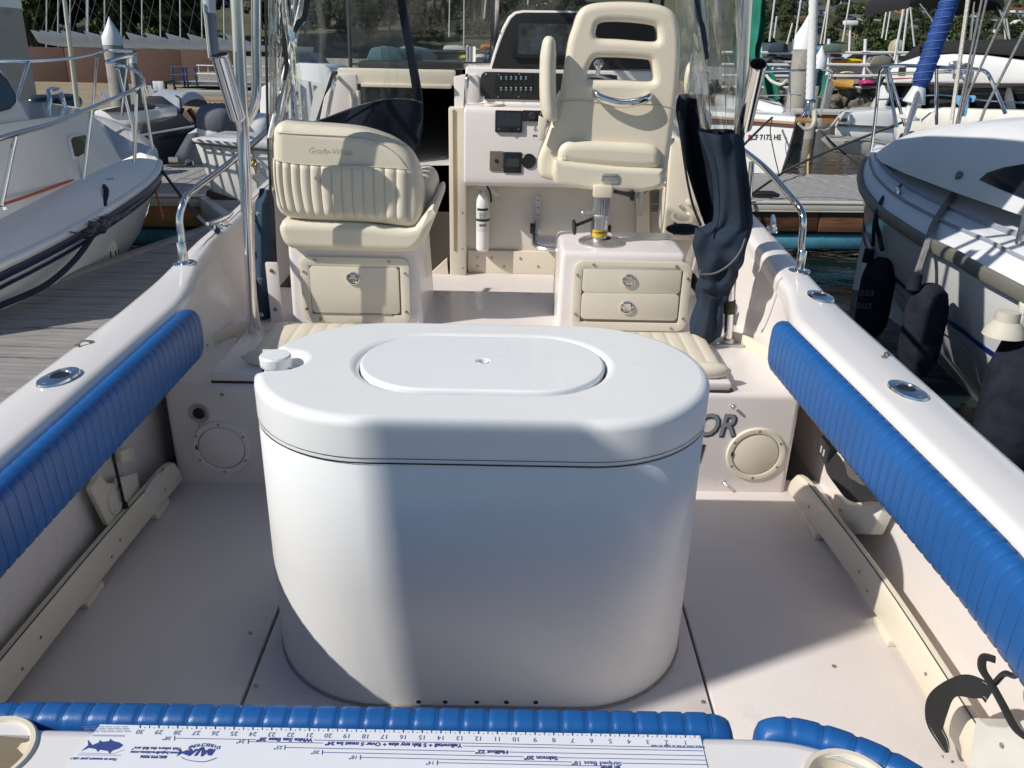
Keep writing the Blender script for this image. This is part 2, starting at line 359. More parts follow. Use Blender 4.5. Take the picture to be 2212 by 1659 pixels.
# cockpit sole in three panels with recessed joints
XS0, XS1 = -0.625, 0.522
for a, b, nm in ((-1.26, XS0-.004, 'sole_panel'), (XS0+.004, XS1-.004, 'hatch_panel'), (XS1+.004, 1.19, 'sole_panel')):
    g = G(); g.box(((a+b)/2, 1.56, -.015), (b-a, 2.1, .03)); build(nm, g, SOLE, BOAT, bevel=.004)
g = G(); g.box((-.03, 1.56, -.05), (2.42, 2.1, .02)); build('sole_base', g, GAP, BOAT)
screws(BOAT, [(XS0+.02, 1.56, .001), (XS1-.02, 1.53, .001), (XS0-.05, 1.75, .001), (XS1+.35, 1.66, .001)], (0, 0, 1), .006)
# gunwales: rounded caps with a skin inside going down to the sole
def gunwale(xo, xi, sgn):
    g = G(); rr = []
    for i in range(41):
        y = lerp(0.36, 4.55, i/40); a, b, z = xo(y), xi(y), gz(y)
        ring = [(a+.025*sgn, y, z-.10), (a+.022*sgn, y, z-.03), (a+.008*sgn, y, z-.008), (a-.012*sgn, y, z), (lerp(a, b, .5), y, z+.003)]
        for q in range(7):
            t = q/6*math.pi/2; ring.append((b+.032*sgn-.032*sgn*math.sin(t), y, z-.032+.032*math.cos(t)))
        ring += [(b, y, z-.06), (b+.008*sgn, y, z-.065), (a-.05*sgn, y, z-.07)]
        rr.append(ring)
    g.loft(rr, closed=True)
    return build('gunwale', g, GELC, BOAT, ang=50)
gunwale(xo_s, xi_s, 1); gunwale(xo_p, xi_p, -1)
# liner walls (recessed under the gunwales)
g = G()
g.grid(lambda u, v: (lerp(1.15, 1.135, v)+.02*math.sin(v*3), lerp(.4, 3.0, u), lerp(-.01, .64, v)), 10, 6)
build('liner_wall', g, GEL, BOAT)
g = G()
g.grid(lambda u, v: (-lerp(1.235, 1.20, v), lerp(.4, 3.0, u), lerp(-.01, .64, v)), 10, 6)
build('liner_wall', g, GEL, BOAT)
# bench bulkhead: aft face, platform, returns, as one rounded moulding
g = G()
g.box(((-1.155+1.005)/2, (YB+3.6)/2, ZP/2-.01), (2.16, 3.6-YB, ZP+.02))
bb = build('bench_moulding', g, GEL, BOAT, bevel=.022, seg=4)
g = G(); g.box((-.06, 2.97, .19), (2.5, .04, .40)); build('recess_back', g, mat('liner_shade_tint', (.70, .60, .49), .5), BOAT)  # warm shade of the recess painted into the wall colour
# coaming walls beside the platform and the low trim strip at their foot
def coam(top, bot, nm='coaming_wall'):
    g = G()
    def fn(u, v):
        y = lerp(2.47, 4.55, u); t = v**1.4; return (lerp(bot(y), top(y), t), y, lerp(ZP-.02, gz(y)-.03, v))
    g.grid(fn, 30, 10); return build(nm, g, GEL, BOAT)
bs_ = lambda y: interp([(2.47, 1.01), (2.7, 1.0), (3.0, .955), (3.5, .93), (4.6, .95)], y)
bp_ = lambda y: -interp([(2.47, 1.16), (2.7, 1.11), (3.0, 1.06), (3.5, 1.05), (4.6, 1.06)], y)
coam(lambda y: xi_s(y)+.01, bs_); coam(lambda y: xi_p(y)-.01, bp_)
for P in ([(1.010, 2.60), (1.0, 2.70), (.975, 2.83), (.925, 2.95), (.86, 3.02)], [(-1.155, 2.60), (-1.125, 2.74), (-1.09, 2.86), (-1.04, 2.98), (-.97, 3.04)]):
    P3 = smooth_pts([(a, b, ZP+.022) for a, b in P], 5); g = G()
    rings = []
    for i, p in enumerate(P3):
        t = (P3[min(i+1, len(P3)-1)]-P3[max(i-1, 0)]).normalized(); n_ = t.cross(Vector((0, 0, 1)))*.006
        rings.append([p-n_-Vector((0, 0, .022)), p+n_-Vector((0, 0, .022)), p+n_+Vector((0, 0, .022)), p-n_+Vector((0, 0, .022))])
    g.loft(rings); tr = build('trim_strip', g, PLAST, BOAT, bevel=.002)
    k = P3[3]; screws(tr, [Vector((k.x-(.012 if k.x > 0 else -.012), k.y-.012, ZP+.024)), Vector((P3[8].x-(.012 if k.x > 0 else -.012), P3[8].y-.012, ZP+.024))], (-1 if k.x > 0 else 1, -.6, 0), .006)
# hatch lids set in the platform beside the jump seats
for x0, x1 in ((.42, .765), (-.99, -.60)):
    g = G(); g.prism([(x0, YB+.012, ZP+.003), (x1-.01, YB+.012, ZP+.003), (x1, YB+.012, ZP+.012), (x1, YB+.012, ZP+.024), (x1-.006, YB+.012, ZP+.034), (x0, YB+.012, ZP+.034)], (0, .42, 0))
    build('bench_hatch', g, GEL, BOAT, bevel=.008, seg=3)
    g = G(); g.tube([(x0, YB+.012, ZP+.001), (x1-.01, YB+.012, ZP+.001), (x1+.003, YB+.014, ZP+.004), (x1+.004, YB+.3, ZP+.004)], .0035, 6); build('hatch_gap', g, GAP, BOAT)
# inspection plates on the bulkhead
def inspection(x, z, m1, m2, r=.102):
    g = G(); g.lathe([(r*.80, .002), (r*.80, .010), (r*.84, .012), (r*.98, .010), (r, .006), (r, 0)], (x, YB+.001, z), (0, -1, 0), 48, cap=False)
    o = build('inspection_plate', g, m1, BOAT)
    g = G(); g.lathe([(.001, .009), (r*.74, .009), (r*.775, .007), (r*.78, .001)], (x, YB+.001, z), (0, -1, 0), 48, cap=False); build('plate_lid', g, m2, o)
    g = G(); g.lathe([(r*.78, .003), (r*.80, .003)], (x, YB+.001, z), (0, -1, 0), 48, cap=False); build('lid_gap', g, GAP, o)
    screws(o, [(x+r*.9*math.cos(R(a)), YB-.009, z+r*.9*math.sin(R(a))) for a in (90, 150, 210, 270, 330, 30)], (0, -1, 0), .0055)
    g = G(); g.box((x-r*.83, YB-.010, z+.002), (.006, .004, .016)); build('finger_notch', g, GAP, o)
inspection(.876, .156, PLAST, PLAST); inspection(-.98, .143, GEL, GEL)
# wash-down fitting with a steel flange and a wire loop
x, z = -1.042, .274; g = G(); g.lathe([(.021, .004), (.034, .006), (.036, .002), (.036, 0)], (x, YB, z), (0, -1, 0), 28, cap=False); f_ = build('washdown_fitting', g, DULL, BOAT)
g = G(); g.lathe([(.0005, .009), (.017, .009), (.021, .005), (.021, 0)], (x, YB, z), (0, -1, 0), 24, cap=False); build('fitting_bore', g, BLACK, f_)
screws(f_, [(x+.028*math.cos(R(a)), YB-.006, z+.028*math.sin(R(a))) for a in (90, 210, 330)], (0, -1, 0), .004)
g = G(); g.tube(smooth_pts([(x-.004, YB-.006, z-.03), (x-.001, YB-.008, z-.06), (x+.006, YB-.008, z-.078), (x+.012, YB-.008, z-.055), (x+.008, YB-.006, z-.03)], 4), .0016, 6); build('wire_loop', g, SCREW, f_)
screws(BOAT, [(-.955, YB-.001, .345), (-.93, YB-.001, .065)], (0, -1, 0), .007)
# two pull pins on the starboard face
for px, py in ((1582, 877), (1563, 1042)):
    p = by(px, py, YB); g = G(); g.lathe([(.0005, .02), (.005, .02), (.006, .014), (.004, .0)], (p.x, YB, p.z), (.5, -1, -.2), 10, cap=False); g.lathe([(.008, 0), (.008, .003), (.0005, .003)], (p.x, YB, p.z), (0, -1, 0), 12, cap=False); build('pull_pin', g, STEEL, BOAT)
# what the tank leaves visible of the boat's name
M = frame((.722, YB-.002, .262), (1, 0, 0), (0, 0, 1)); M2 = frame((.727, YB-.0005, .258), (1, 0, 0), (0, 0, 1))
text('OR', .120, M2, mat('letter_outline', (.05, .05, .055), .5), 'name_letters_outline', BOAT, off=.0045, shear=.16, fitw=.142)  # dark outline printed behind the grey letters
text('OR', .120, M, mat('letter_grey', (.22, .25, .27), .45), 'name_letters', BOAT, off=.0015, shear=.16, fitw=.134)
g = G(); a = by(1524, 960, YB); b = by(1512, 1000, YB); g.prism([(a.x-.02, YB-.002, a.z), (a.x, YB-.002, a.z), (b.x, YB-.002, b.z), (b.x-.03, YB-.002, b.z)], (0, .0015, 0)); build('name_stripe', g, mat('letter_black', (.03, .03, .032), .5), BOAT)
# transom: cap with a bend at the starboard corner and cup recesses
YT = 0.848
edge = [(-1.02, YT+.02), (-.70, YT), (-.2, YT), (.1, YT+.001), (.25, YT+.002), (.335, YT+.002), (.385, YT+.0), (.425, YT-.007), (.47, YT-.024), (.52, YT-.055), (.565, YT-.105), (.60, YT-.17), (.625, YT-.25), (.64, YT-.36), (.645, .30)]
ex = smooth_pts([(a, b, 0) for a, b in edge], 5)
g = G(); rings = []
for i, p in enumerate(ex):
    t = (ex[min(i+1, len(ex)-1)]-ex[max(i-1, 0)]).normalized(); n_ = Vector((t.y, -t.x, 0))  # towards the stern / inboard of the cap
    ring = [p + n_*0 + Vector((0, 0, ZT-.30)), p + Vector((0, 0, ZT-.03))]
    for q in range(5):
        a = q/4*math.pi/2; ring.append(p + n_*(.022-.022*math.cos(a)) + Vector((0, 0, ZT-.022+.022*math.sin(a))))
    rings.append(ring)
g.loft(rings, closed=False)
top = [r_[-1] for r_ in rings]; n0 = len(g.v)
poly = top + [Vector((top[-1].x, .2, ZT)), Vector((-1.02, .2, ZT))]
# cap surface minus the cup recesses is made as a filled polygon with holes
build('transom_edge', g, GELC, BOAT)
def cap_with_holes(outline, holes, z, nm, m):
    bm = bmesh.new(); es = []
    for lp in [outline]+holes:
        vv = [bm.verts.new((p[0]-_org(BOAT).x, p[1]-_org(BOAT).y, z)) for p in lp]
        for i in range(len(vv)): es.append(bm.edges.new((vv[i], vv[(i+1) % len(vv)])))
    bmesh.ops.triangle_fill(bm, use_beauty=True, use_dissolve=False, edges=es)
    bmesh.ops.recalc_face_normals(bm, faces=bm.faces)
    for f in bm.faces:
        if f.normal.z < 0: f.normal_flip()
    me = bpy.data.meshes.new(nm); bm.to_mesh(me); bm.free(); me.materials.append(m)
    o = bpy.data.objects.new(nm, me); COL.objects.link(o); o.parent = BOAT; ORG[o.name] = _org(BOAT); return o
def circ(c, r, n=40): return [(c[0]+r*math.cos(2*math.pi*i/n), c[1]+r*math.sin(2*math.pi*i/n)) for i in range(n)]
pc = bz(1838, 1703, ZT); C1 = (pc.x, pc.y); pl = bz(-12, 1628, ZT); C2 = (pl.x-.012, pl.y)
cap_with_holes([(p.x, p.y) for p in poly], [circ(C1, .0565), circ(C2, .0565)], ZT, 'transom_cap', GELC)
for c in (C1, C2):
    g = G(); g.lathe([(.0005, -.07), (.040, -.07), (.048, -.055), (.051, -.004), (.054, .004), (.060, .0045), (.063, .001), (.062, -.004), (.057, -.005)], (c[0], c[1], ZT), (0, 0, 1), 40, cap=False)
    build('cup_holder', g, PLAST, BOAT)
# toe rails on their blocks
def toerail(pa, pb, pc_, sgn):
    g = G(); pts = smooth_pts([pa, pb, pc_], 12); rings = []
    for i, p in enumerate(pts):
        e = min(1, (len(pts)-1-i)/3.0); h = .118 if e >= 1 else .118*(.55+.45*math.sqrt(max(0, 1-(1-e)**2)))
        zb = .022
        rings.append([p+Vector((-.010*sgn, 0, zb)), p+Vector((-.006*sgn, 0, h-.012)), p+Vector((-.001*sgn, 0, h)), p+Vector((.020*sgn, 0, h+.002)), p+Vector((.024*sgn, 0, h-.010)), p+Vector((.020*sgn, 0, zb))])
    g.loft(rings); o = build('toe_rail', g, PLAST, BOAT, bevel=.003)
    for k in (3, 11, 19): g = G(); p = pts[min(k, len(pts)-1)]; g.box((p.x+.006*sgn, p.y, .011), (.05, .10, .022)); build('rail_block', g, PLAST, o, bevel=.004)
    g = G(); g.tube([p+Vector((.0015*sgn, 0, .1195)) for p in pts[:-3]], .0016, 5); build('rail_seam', g, GAP, o)
    screws(o, [pts[k]+Vector((-.009*sgn, 0, z)) for k, z in ((3, .06), (7, .05), (8, .07), (13, .05), (14, .07), (20, .06))], (-sgn, 0, 0), .005)
toerail(Vector((1.055, 1.05, 0)), Vector((1.060, 1.85, 0)), Vector((1.012, 2.50, 0)), 1)
toerail(Vector((-1.195, 1.05, 0)), Vector((-1.165, 1.95, 0)), Vector((-1.135, 2.50, 0)), -1)
# flush rod holders on the gunwales
def rodholder(x, y, ang, nm='rod_holder'):
    c = Vector((x, y, gz(y)+.003)); u = Vector((math.sin(ang), math.cos(ang), 0)); v = Vector((0, 0, 1)).cross(u)
    def el(a, b, h, n=28): return [c+u*(a*math.copysign(abs(math.cos(t))**.8, math.cos(t)))+v*(b*math.sin(t))+Vector((0, 0, h)) for t in [2*math.pi*i/n for i in range(n)]]
    def bore(h, k=1.0): return [c+u*(.024*k*math.cos(t)+.006)+v*(.023*k*math.sin(t))+Vector((0, 0, h)) for t in [2*math.pi*i/28 for i in range(28)]]
    g = G(); g.loft([el(.062, .037, 0), el(.060, .035, .006), bore(.008, 1.12), bore(.004)], cap=False); o = build(nm, g, STEEL, BOAT)
    g = G(); b_ = bore(.0048, 1.0); g.add(b_, [tuple(range(28))]); build('holder_bore', g, BLACK, o)
    screws(o, [c+u*s_*.046+Vector((0, 0, .006)) for s_ in (1, -1)], (0, 0, 1), .005, STEEL)
rodholder(1.023, 1.905, R(-14)); rodholder(-1.118, 1.885, R(14)); rodholder(1.062, 2.67, R(-10))
# tiny deck hooks
for px, py in ((1913, 770), (182, 745)):
    p = bz(px, py, ZG); g = G(); g.tube([p+Vector((-.012, -.014, .004)), p+Vector((-.004, -.002, .011)), p+Vector((.004, .002, .011)), p+Vector((.012, .016, .004))], .0035, 6); g.box(p+Vector((-.012, -.014, .003)), (.012, .010, .006)); g.box(p+Vector((.012, .016, .003)), (.012, .010, .006)); build('snap_hook', g, SCREW, BOAT)
# grab rails
def grabrail(pts, r, nm='grab_rail'):
    g = G(); g.tube(smooth_pts(pts, 7), r, 12); o = build(nm, g, STEEL, BOAT)
    p = Vector(pts[0]); g = G(); g.lathe([(.040, 0), (.040, .004), (.022, .007), (.020, .012), (r+.004, .012), (r+.004, .075), (r+.001, .080)], p, (0, 0, 1), 24, cap=False); build('rail_foot', g, STEEL, o)
    return o
p0 = Vector((-1.172, 2.90, gz(2.9)))
a1 = by(388, 470, 2.92); a2 = by(400, 430, 2.96); a3 = by(425, 405, 3.06); a4 = by(505, 345, 3.35); a5 = by(590, 272, 3.8)
grabrail([p0, p0+Vector((0, 0, .05)), p0.lerp(a1, .6), a1, a2, a3, a4, a5], .0125)
q0 = Vector((1.078, 2.95, gz(2.95))); c1 = by(1735, 480, 2.96); c2 = by(1730, 455, 2.99); c3 = by(1712, 430, 3.06); c4 = by(1655, 365, 3.4); c5 = by(1606, 325, 3.75)
grabrail([q0, q0+Vector((0, 0, .05)), q0.lerp(c1, .6), c1, c2, c3, c4, c5], .0125)
g = G(); a = by(1624, 350, 3.6); g.tube([a, (a.x+.02, 3.62, .72)], .0125, 12); build('rail_post', g, STEEL, BOAT)
# deck cleats forward
def cleat(p, rz, s=1.0, m=STEEL, nm='cleat', par=None):
    g = G(); M_ = Matrix.Rotation(rz, 3, 'Z')
    f = lambda x, y, z: Vector(p)+M_ @ Vector((x*s, y*s, z*s))
    g.tube([f(-.10, 0, .040), f(-.06, 0, .034), f(0, 0, .032), f(.06, 0, .034), f(.10, 0, .040)], [.007*s, .011*s, .012*s, .011*s, .007*s], 8)
    for x in (-.035, .035): g.tube([f(x, 0, 0), f(x, 0, .034)], [.014*s, .009*s], 8); g.lathe([(.024*s, 0), (.022*s, .006*s)], f(x, 0, 0), (0, 0, 1), 12)
    return build(nm, g, m, par or BOAT)
p = bz(1668, 497, gz(3.6)); cleat((p.x, p.y, p.z), R(75), 1.0)
p = bz(462, 492, .73); cl = cleat((p.x+.03, p.y, p.z), R(80), 1.0)
# ------------------------------------------------ helm deck, console, cabin front
g = G(); g.box((-.05, 4.0, ZH-.02), (2.1, 2.2, .04)); build('helm_sole', g, SOLE, BOAT)
YC = 4.5
HELMW = mat('console_panel', (.70, .665, .58), .4, var=.03, vs_=3, dirt=((.55, .50, .42), 6, .68))
g = G(); g.box((.36, YC+.03, .52), (1.20, .05, .68)); build('console_panel', g, HELMW, BOAT, bevel=.003)
g = G(); g.box((.36, YC-.004, ZH+.065), (1.17, .02, .13)); kp = build('kick_rail', g, PLAST, BOAT, bevel=.003)
screws(kp, [(x, YC-.015, ZH+z) for x, z in ((-.17, .09), (-.17, .04), (-.09, .09), (-.02, .04), (.07, .09), (.17, .045), (.3, .09), (.42, .04))], (0, -1, 0), .007)
g = G(); g.box((-.275, YC-.02, .64), (.09, .09, .90)); jp = build('door_jamb', g, PLAST, BOAT, bevel=.008)
g = G(); g.box((-.292, YC-.067, .71), (.012, .006, .74)); build('jamb_track', g, mat('track_wood', (.34, .25, .14), .6), jp)
screws(jp, [(-.215, YC-.05, z) for z in (.96, .88)], (0, -1, 0), .010); screws(jp, [(-.25, YC-.066, z) for z in (.24, .35, .55)], (0, -1, 0), .005)
# pale light panel strip behind the extinguisher
# dash moulding: sloping face with rounded lower edge
g = G(); prof = [(YC-.005, .705), (YC-.17, .715), (YC-.20, .735), (YC-.205, .77), (YC-.165, 1.085), (YC-.150, 1.105), (YC-.02, 1.112), (YC-.01, 1.285), (YC+.25, 1.285), (YC+.25, .705)]
g.prism([(-.235, a, b) for a, b in prof], (1.25, 0, 0)); dash = build('dash_moulding', g, GEL, BOAT, bevel=.012, seg=3)
def dface(px, py): return None
def dpt(x, z): # point on the sloping dash face
    t = (z-.77)/(1.085-.77); return Vector((x, YC-.205+.04*t, z))
dv = (Vector((0, YC-.165, 1.085))-Vector((0, YC-.205, .77))).normalized(); dn = Vector((1, 0, 0)).cross(dv)
# left wing of the dash with the D handle
g = G(); P = [by(px, py, YC-.03) for px, py in ((982, 255), (980, 165), (1030, 160), (1036, 170), (1037, 214), (1030, 222), (1008, 240), (990, 300))]
g.prism([(p.x, YC-.03, p.z) for p in P], (0, .1, 0)); build('dash_wing', g, GEL, BOAT, bevel=.008)
def dhandle(a, b, out, r=.011):
    a, b = Vector(a), Vector(b); o_ = Vector((0, -out, 0)); d = (b-a)
    g = G(); g.tube(smooth_pts([a, a+o_*.7+d*.04, a+o_+d*.14, a+o_*1.05+d*.5, a+o_+d*.86, a+o_*.7+d*.96, b], 5), [r*.9]*6+[r]*19+[r*.9]*6, 10); return build('grab_handle', g, STEEL, BOAT)
a = by(1010, 162, YC-.04); b = by(1006, 238, YC-.04); dhandle((a.x, YC-.03, a.z), (b.x, YC-.03, b.z), .05)
a = by(728, 165, YC-.04); b = by(710, 258, YC-.04); dhandle((a.x, YC-.03, a.z), (b.x, YC-.03, b.z), .06)
# cabin front: port panel, header, opening with dark interior, sliding door
def poly_part(nm, pts, y, d, m, bev=.006, par=None):
    g = G(); g.prism([(by(px, py, y).x, y, by(px, py, y).z) for px, py in pts], (0, d, 0)); return build(nm, g, m, par or BOAT, bevel=bev)
poly_part('cabin_front_panel', [(690, 262), (700, 210), (733, 158), (770, 160), (772, 300), (764, 330), (735, 320)], YC-.03, .06, GEL)
g = G(); a = by(735, 156, YC); b = by(980, 186, YC)
g.box(((a.x+b.x)/2, YC+.0, (a.z+b.z)/2+.012), (b.x-a.x+.02, .05, .075)); build('door_header', g, PLAST, BOAT, bevel=.01)
g = G(); g.box(((a.x+b.x)/2+.05, YC-.02, a.z-.055), (b.x-a.x-.12, .06, .02)); build('header_track', g, PLAST, BOAT, bevel=.005)
for xx in (-.815, -.785): g = G(); g.box((xx, YC-.02, .95), (.016, .05, .42)); build('door_track', g, PLAST, BOAT, bevel=.004)
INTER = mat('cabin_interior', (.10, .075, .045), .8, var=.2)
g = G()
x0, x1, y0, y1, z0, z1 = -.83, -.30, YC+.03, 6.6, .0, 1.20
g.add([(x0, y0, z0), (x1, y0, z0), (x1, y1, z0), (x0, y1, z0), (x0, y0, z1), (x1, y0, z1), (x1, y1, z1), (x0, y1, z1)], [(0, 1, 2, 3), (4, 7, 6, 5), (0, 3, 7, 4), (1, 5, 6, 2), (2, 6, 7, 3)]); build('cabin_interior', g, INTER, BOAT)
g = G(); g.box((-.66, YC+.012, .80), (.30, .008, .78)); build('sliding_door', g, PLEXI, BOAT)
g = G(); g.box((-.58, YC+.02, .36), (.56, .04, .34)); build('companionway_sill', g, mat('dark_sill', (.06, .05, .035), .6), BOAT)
g = G(); p = [by(px, py, YC-.05) for px, py in ((965, 560), (930, 592), (968, 592))]; g.prism([(q.x, q.y, q.z) for q in p], (0, .04, 0)); build('sill_wedge', g, PLAST, BOAT)
# cabin trunk and foredeck
g = G(); rings = []
for y, hw, z in [(YC+.06, .98, 1.245), (5.2, .95, 1.24), (6.0, .78, 1.20), (6.8, .52, 1.12), (7.1, .22, 1.02), (7.25, .05, .98)]:
    c = -.05; zz = gz(y)-.02
    rings.append([(c-hw-.10*(1 if hw > .3 else .3), y, zz), (c-hw, y, z-.10), (c-hw+.10*min(1, hw*2), y, z), (c, y, z+.03), (c+hw-.10*min(1, hw*2), y, z), (c+hw, y, z-.10), (c+hw+.10*(1 if hw > .3 else .3), y, zz)])
g.loft(rings, closed=False); g.add(rings[0], [(0, 1, 2), (4, 5, 6)]); build('cabin_trunk', g, WGEL, BOAT)
g = G(); rings = []
for y in (YC-.05, 5.2, 5.8, 6.4, 7.0, 7.3, 7.58): rings.append([(xo_p(y)-.01, y, gz(y)-.01), (-.05, y, gz(y)+.03), (xo_s(y)+.01, y, gz(y)-.01)])
g.loft(rings, closed=False); build('foredeck', g, WGEL, BOAT)
# windscreen: frame bars and panes
ws = G(); P = {}
WB = [(-.93, YC+.02, 1.06), (-.86, YC+.22, 1.262), (-.10, YC+.42, 1.275), (.78, YC+.22, 1.275), (.90, YC+.0, 1.06)]
WTP = [(-.90, YC-.25, 2.3), (-.82, YC+.0, 2.3), (-.075, YC+.12, 2.3), (.74, YC+.0, 2.3), (.86, YC-.25, 2.3)]
for i in (1, 2, 3):
    g = G(); a, b = Vector(WB[i]), Vector(WTP[i]); g.tube([a, b], .022 if i == 2 else .010, 4); build('windscreen_mullion', g, ALU if i == 2 else BLACKM, BOAT, smooth=False)
g = G(); g.tube([Vector(p) for p in WB[1:4]], .014, 6); build('windscreen_sill', g, ALU, BOAT)
for i in (1, 2):
    g = G(); a, b, c, d = Vector(WB[i]), Vector(WB[i+1]), Vector(WTP[i+1]), Vector(WTP[i]); g.hexa([a, b, b+Vector((0, .006, 0)), a+Vector((0, .006, 0)), d, c, c+Vector((0, .006, 0)), d+Vector((0, .006, 0))]); build('windscreen_pane', g, GLASS, BOAT, smooth=False)
# black sliding hatch and clear wind deflector above the door
a = by(775, 150, YC+.10); b = by(1000, 150, YC+.10); g = G(); g.box(((a.x+b.x)/2, YC+.16, a.z+.012), (b.x-a.x, .16, .055)); build('companionway_hatch', g, BLACKM, BOAT, bevel=.006)
g = G(); g.box(((a.x+b.x)/2+.02, YC+.05, a.z-.022), (b.x-a.x+.03, .05, .02)); build('hatch_slide', g, BLACK, BOAT)
g = G(); a = by(905, 128, YC+.24); b = by(997, 128, YC+.24); g.hexa([(a.x-.2, YC+.24, a.z-.06), (b.x, YC+.24, a.z-.06), (b.x, YC+.25, a.z-.06), (a.x-.2, YC+.25, a.z-.06), (a.x-.2, YC+.24, a.z+.055), (b.x, YC+.24, a.z+.05), (b.x, YC+.25, a.z+.05), (a.x-.2, YC+.25, a.z+.055)]); build('spray_panel', g, GLASS, BOAT, smooth=False)
g = G(); a = by(1019, 120, YC+.2); g.cyl((a.x, YC+.2, a.z-.03), (a.x, YC+.2, a.z+.045), .022, n=14); g.cyl((a.x-.025, YC+.2, a.z-.03), (a.x-.025, YC+.2, a.z+.05), .007, n=8); build('latch_post', g, STEEL, BOAT)
# starboard side of the helm: pale panel, post, cup moulding
poly_part('side_locker', [(1376, 430), (1376, 590), (1404, 590), (1404, 410)], YC-.06, .05, PLAST)
poly_part('side_panel', [(1404, 400), (1404, 592), (1440, 592), (1500, 592), (1500, 400)], YC-.01, .03, HELMW)
poly_part('throttle_pod', [(1450, 300), (1440, 420), (1436, 520), (1520, 520), (1520, 300)], YC-.30, .25, PLAST, .02)
p = by(1473, 455, YC-.31); g = G(); g.torus((p.x, YC-.33, p.z-.03), .05, .008, (0, -.35, 1), 24); build('cup_ring', g, PLAST, BOAT)
g = G(); g.box((p.x+.005, YC-.302, p.z-.09), (.075, .012, .07)); build('cup_window', g, GAP, BOAT)
p = by(1488, 437, YC-.31); g = G(); g.lathe([(.003, .02), (.012, .02), (.014, .014), (.014, 0)], (p.x, YC-.3, p.z), (-.2, -1, 0), 16); build('socket', g, PLAST, BOAT)
p = by(1471, 446, YC-.31); g = G(); g.lathe([(.0005, .012), (.010, .010), (.011, 0)], (p.x, YC-.3, p.z), (0, -1, 0), 12); build('push_button', g, DULL, BOAT)
g = G(); p = by(1386, 440, YC-.11); g.box((p.x, YC-.075, p.z), (.02, .03, .14)); build('side_bracket', g, ALU, BOAT)
# console cup ring
p = by(1064, 222, YC-.10); g = G(); g.torus((p.x+.01, YC-.09, 1.113), .045, .006, (0, 0, 1), 24, 6); build('cup_ring', g, PLAST, BOAT)
# ================================================================= THINGS IN THE COCKPIT
def inset2(P, d):
    """2D closed polygon offset to its left (inside for ccw) by d, vertex normals"""
    k = len(P); out = []
    for i in range(k):
        a, b, c = Vector(P[i-1]), Vector(P[i]), Vector(P[(i+1) % k])
        t1 = (b-a); t2 = (c-b); t1 = t1.normalized() if t1.length > 1e-9 else t2.normalized(); t2 = t2.normalized() if t2.length > 1e-9 else t1
        n1 = Vector((-t1.y, t1.x)); n2 = Vector((-t2.y, t2.x)); n_ = n1+n2; L_ = n_.length
        n_ = n_/L_ if L_ > 1e-6 else n1; s_ = 1/max(.5, n_.dot(n1)); out.append((b.x+n_.x*d*s_, b.y+n_.y*d*s_))
    return out
def area2(P): return sum(P[i-1][0]*P[i][1]-P[i][0]*P[i-1][1] for i in range(len(P)))/2
def rounded_plate(g, outline, holes, r, depth, to3, nseg=5, rb=None):
    """plate with a rounded front rim (and rounded hole rims). to3(x, y, d): d = 0 at the front, depth at the back"""
    if area2(outline) < 0: outline = outline[::-1]
    loops = [(outline, 1)] + [((h if area2(h) < 0 else h[::-1]), 1) for h in holes]
    fronts = []
    for lp, s_ in loops:
        rings = []
        for q in range(nseg+1):
            a = q/nseg*math.pi/2; rings.append([to3(x, y, r-r*math.sin(a)) for x, y in inset2(lp, r-r*math.cos(a))])
        rings.insert(0, [to3(x, y, depth-(rb or 0)) for x, y in lp])
        if rb: rings.insert(0, [to3(x, y, depth) for x, y in inset2(lp, rb)])
        g.loft(rings, closed=True, cap=False); fronts.append(inset2(lp, r))
    for d, lps in ((0, fronts), (depth, [inset2(lp, rb or 0) for lp, _ in loops])):
        bm = bmesh.new(); es = []
        for lp in lps:
            vv = [bm.verts.new((x, y, 0)) for x, y in lp]
            for i in range(len(vv)): es.append(bm.edges.new((vv[i], vv[(i+1) % len(vv)])))
        bmesh.ops.triangle_fill(bm, use_beauty=True, use_dissolve=False, edges=es)
        bm.verts.index_update(); g.add([to3(v.co.x, v.co.y, d) for v in bm.verts], [tuple(v.index for v in f.verts) for f in bm.faces]); bm.free()
    return g
def cr2(P, n=4):
    """closed smooth 2D outline through P"""
    k = len(P); out = []
    for i in range(k):
        p0, p1, p2, p3 = [Vector(P[(i+j) % k]) for j in (-1, 0, 1, 2)]
        for q in range(n):
            t = q/n; v = 0.5*((2*p1)+(p2-p0)*t+(2*p0-5*p1+4*p2-p3)*t*t+(3*p1-p0-3*p2+p3)*t**3); out.append((v.x, v.y))
    return out
def clean(P, d):
    out = []
    for p in P:
        if not out or (Vector(p)-Vector(out[-1])).length > d: out.append(p)
    if (Vector(out[0])-Vector(out[-1])).length < d: out.pop()
    return out
# ---------------------------------------------------------------- bait tank
TX, TY, TW, TD, TZ = -0.053, 1.80, 1.067, 0.594, 0.777
TANK = thing('bait_tank', 'big white oval bait tank standing in the middle of the cockpit', 'bait tank', (TX, TY, 0))
def stadium(cx, cy, W, D, n=30, m=8):
    r = D/2; a = W/2-r; P = []
    for i in range(n+1): t = -math.pi/2+math.pi*i/n; P.append((cx+a+r*math.cos(t), cy+r*math.sin(t)))
    for i in range(1, m): P.append((cx+a-2*a*i/m, cy+r))
    for i in range(n+1): t = math.pi/2+math.pi*i/n; P.append((cx-a+r*math.cos(t), cy+r*math.sin(t)))
    for i in range(1, m): P.append((cx-a+2*a*i/m, cy-r))
    return P
ZL = by(1000, 1005, TY-TD/2).z          # height of the lid joint
g = G(); S_ = stadium(TX, TY, TW, TD)
rings = [[(x, y, z) for x, y in inset2(S_, i)] for z, i in ((0, .0), (.02, -.003), (ZL*.5, -.002), (ZL-.004, .001), (ZL-.001, .004))]
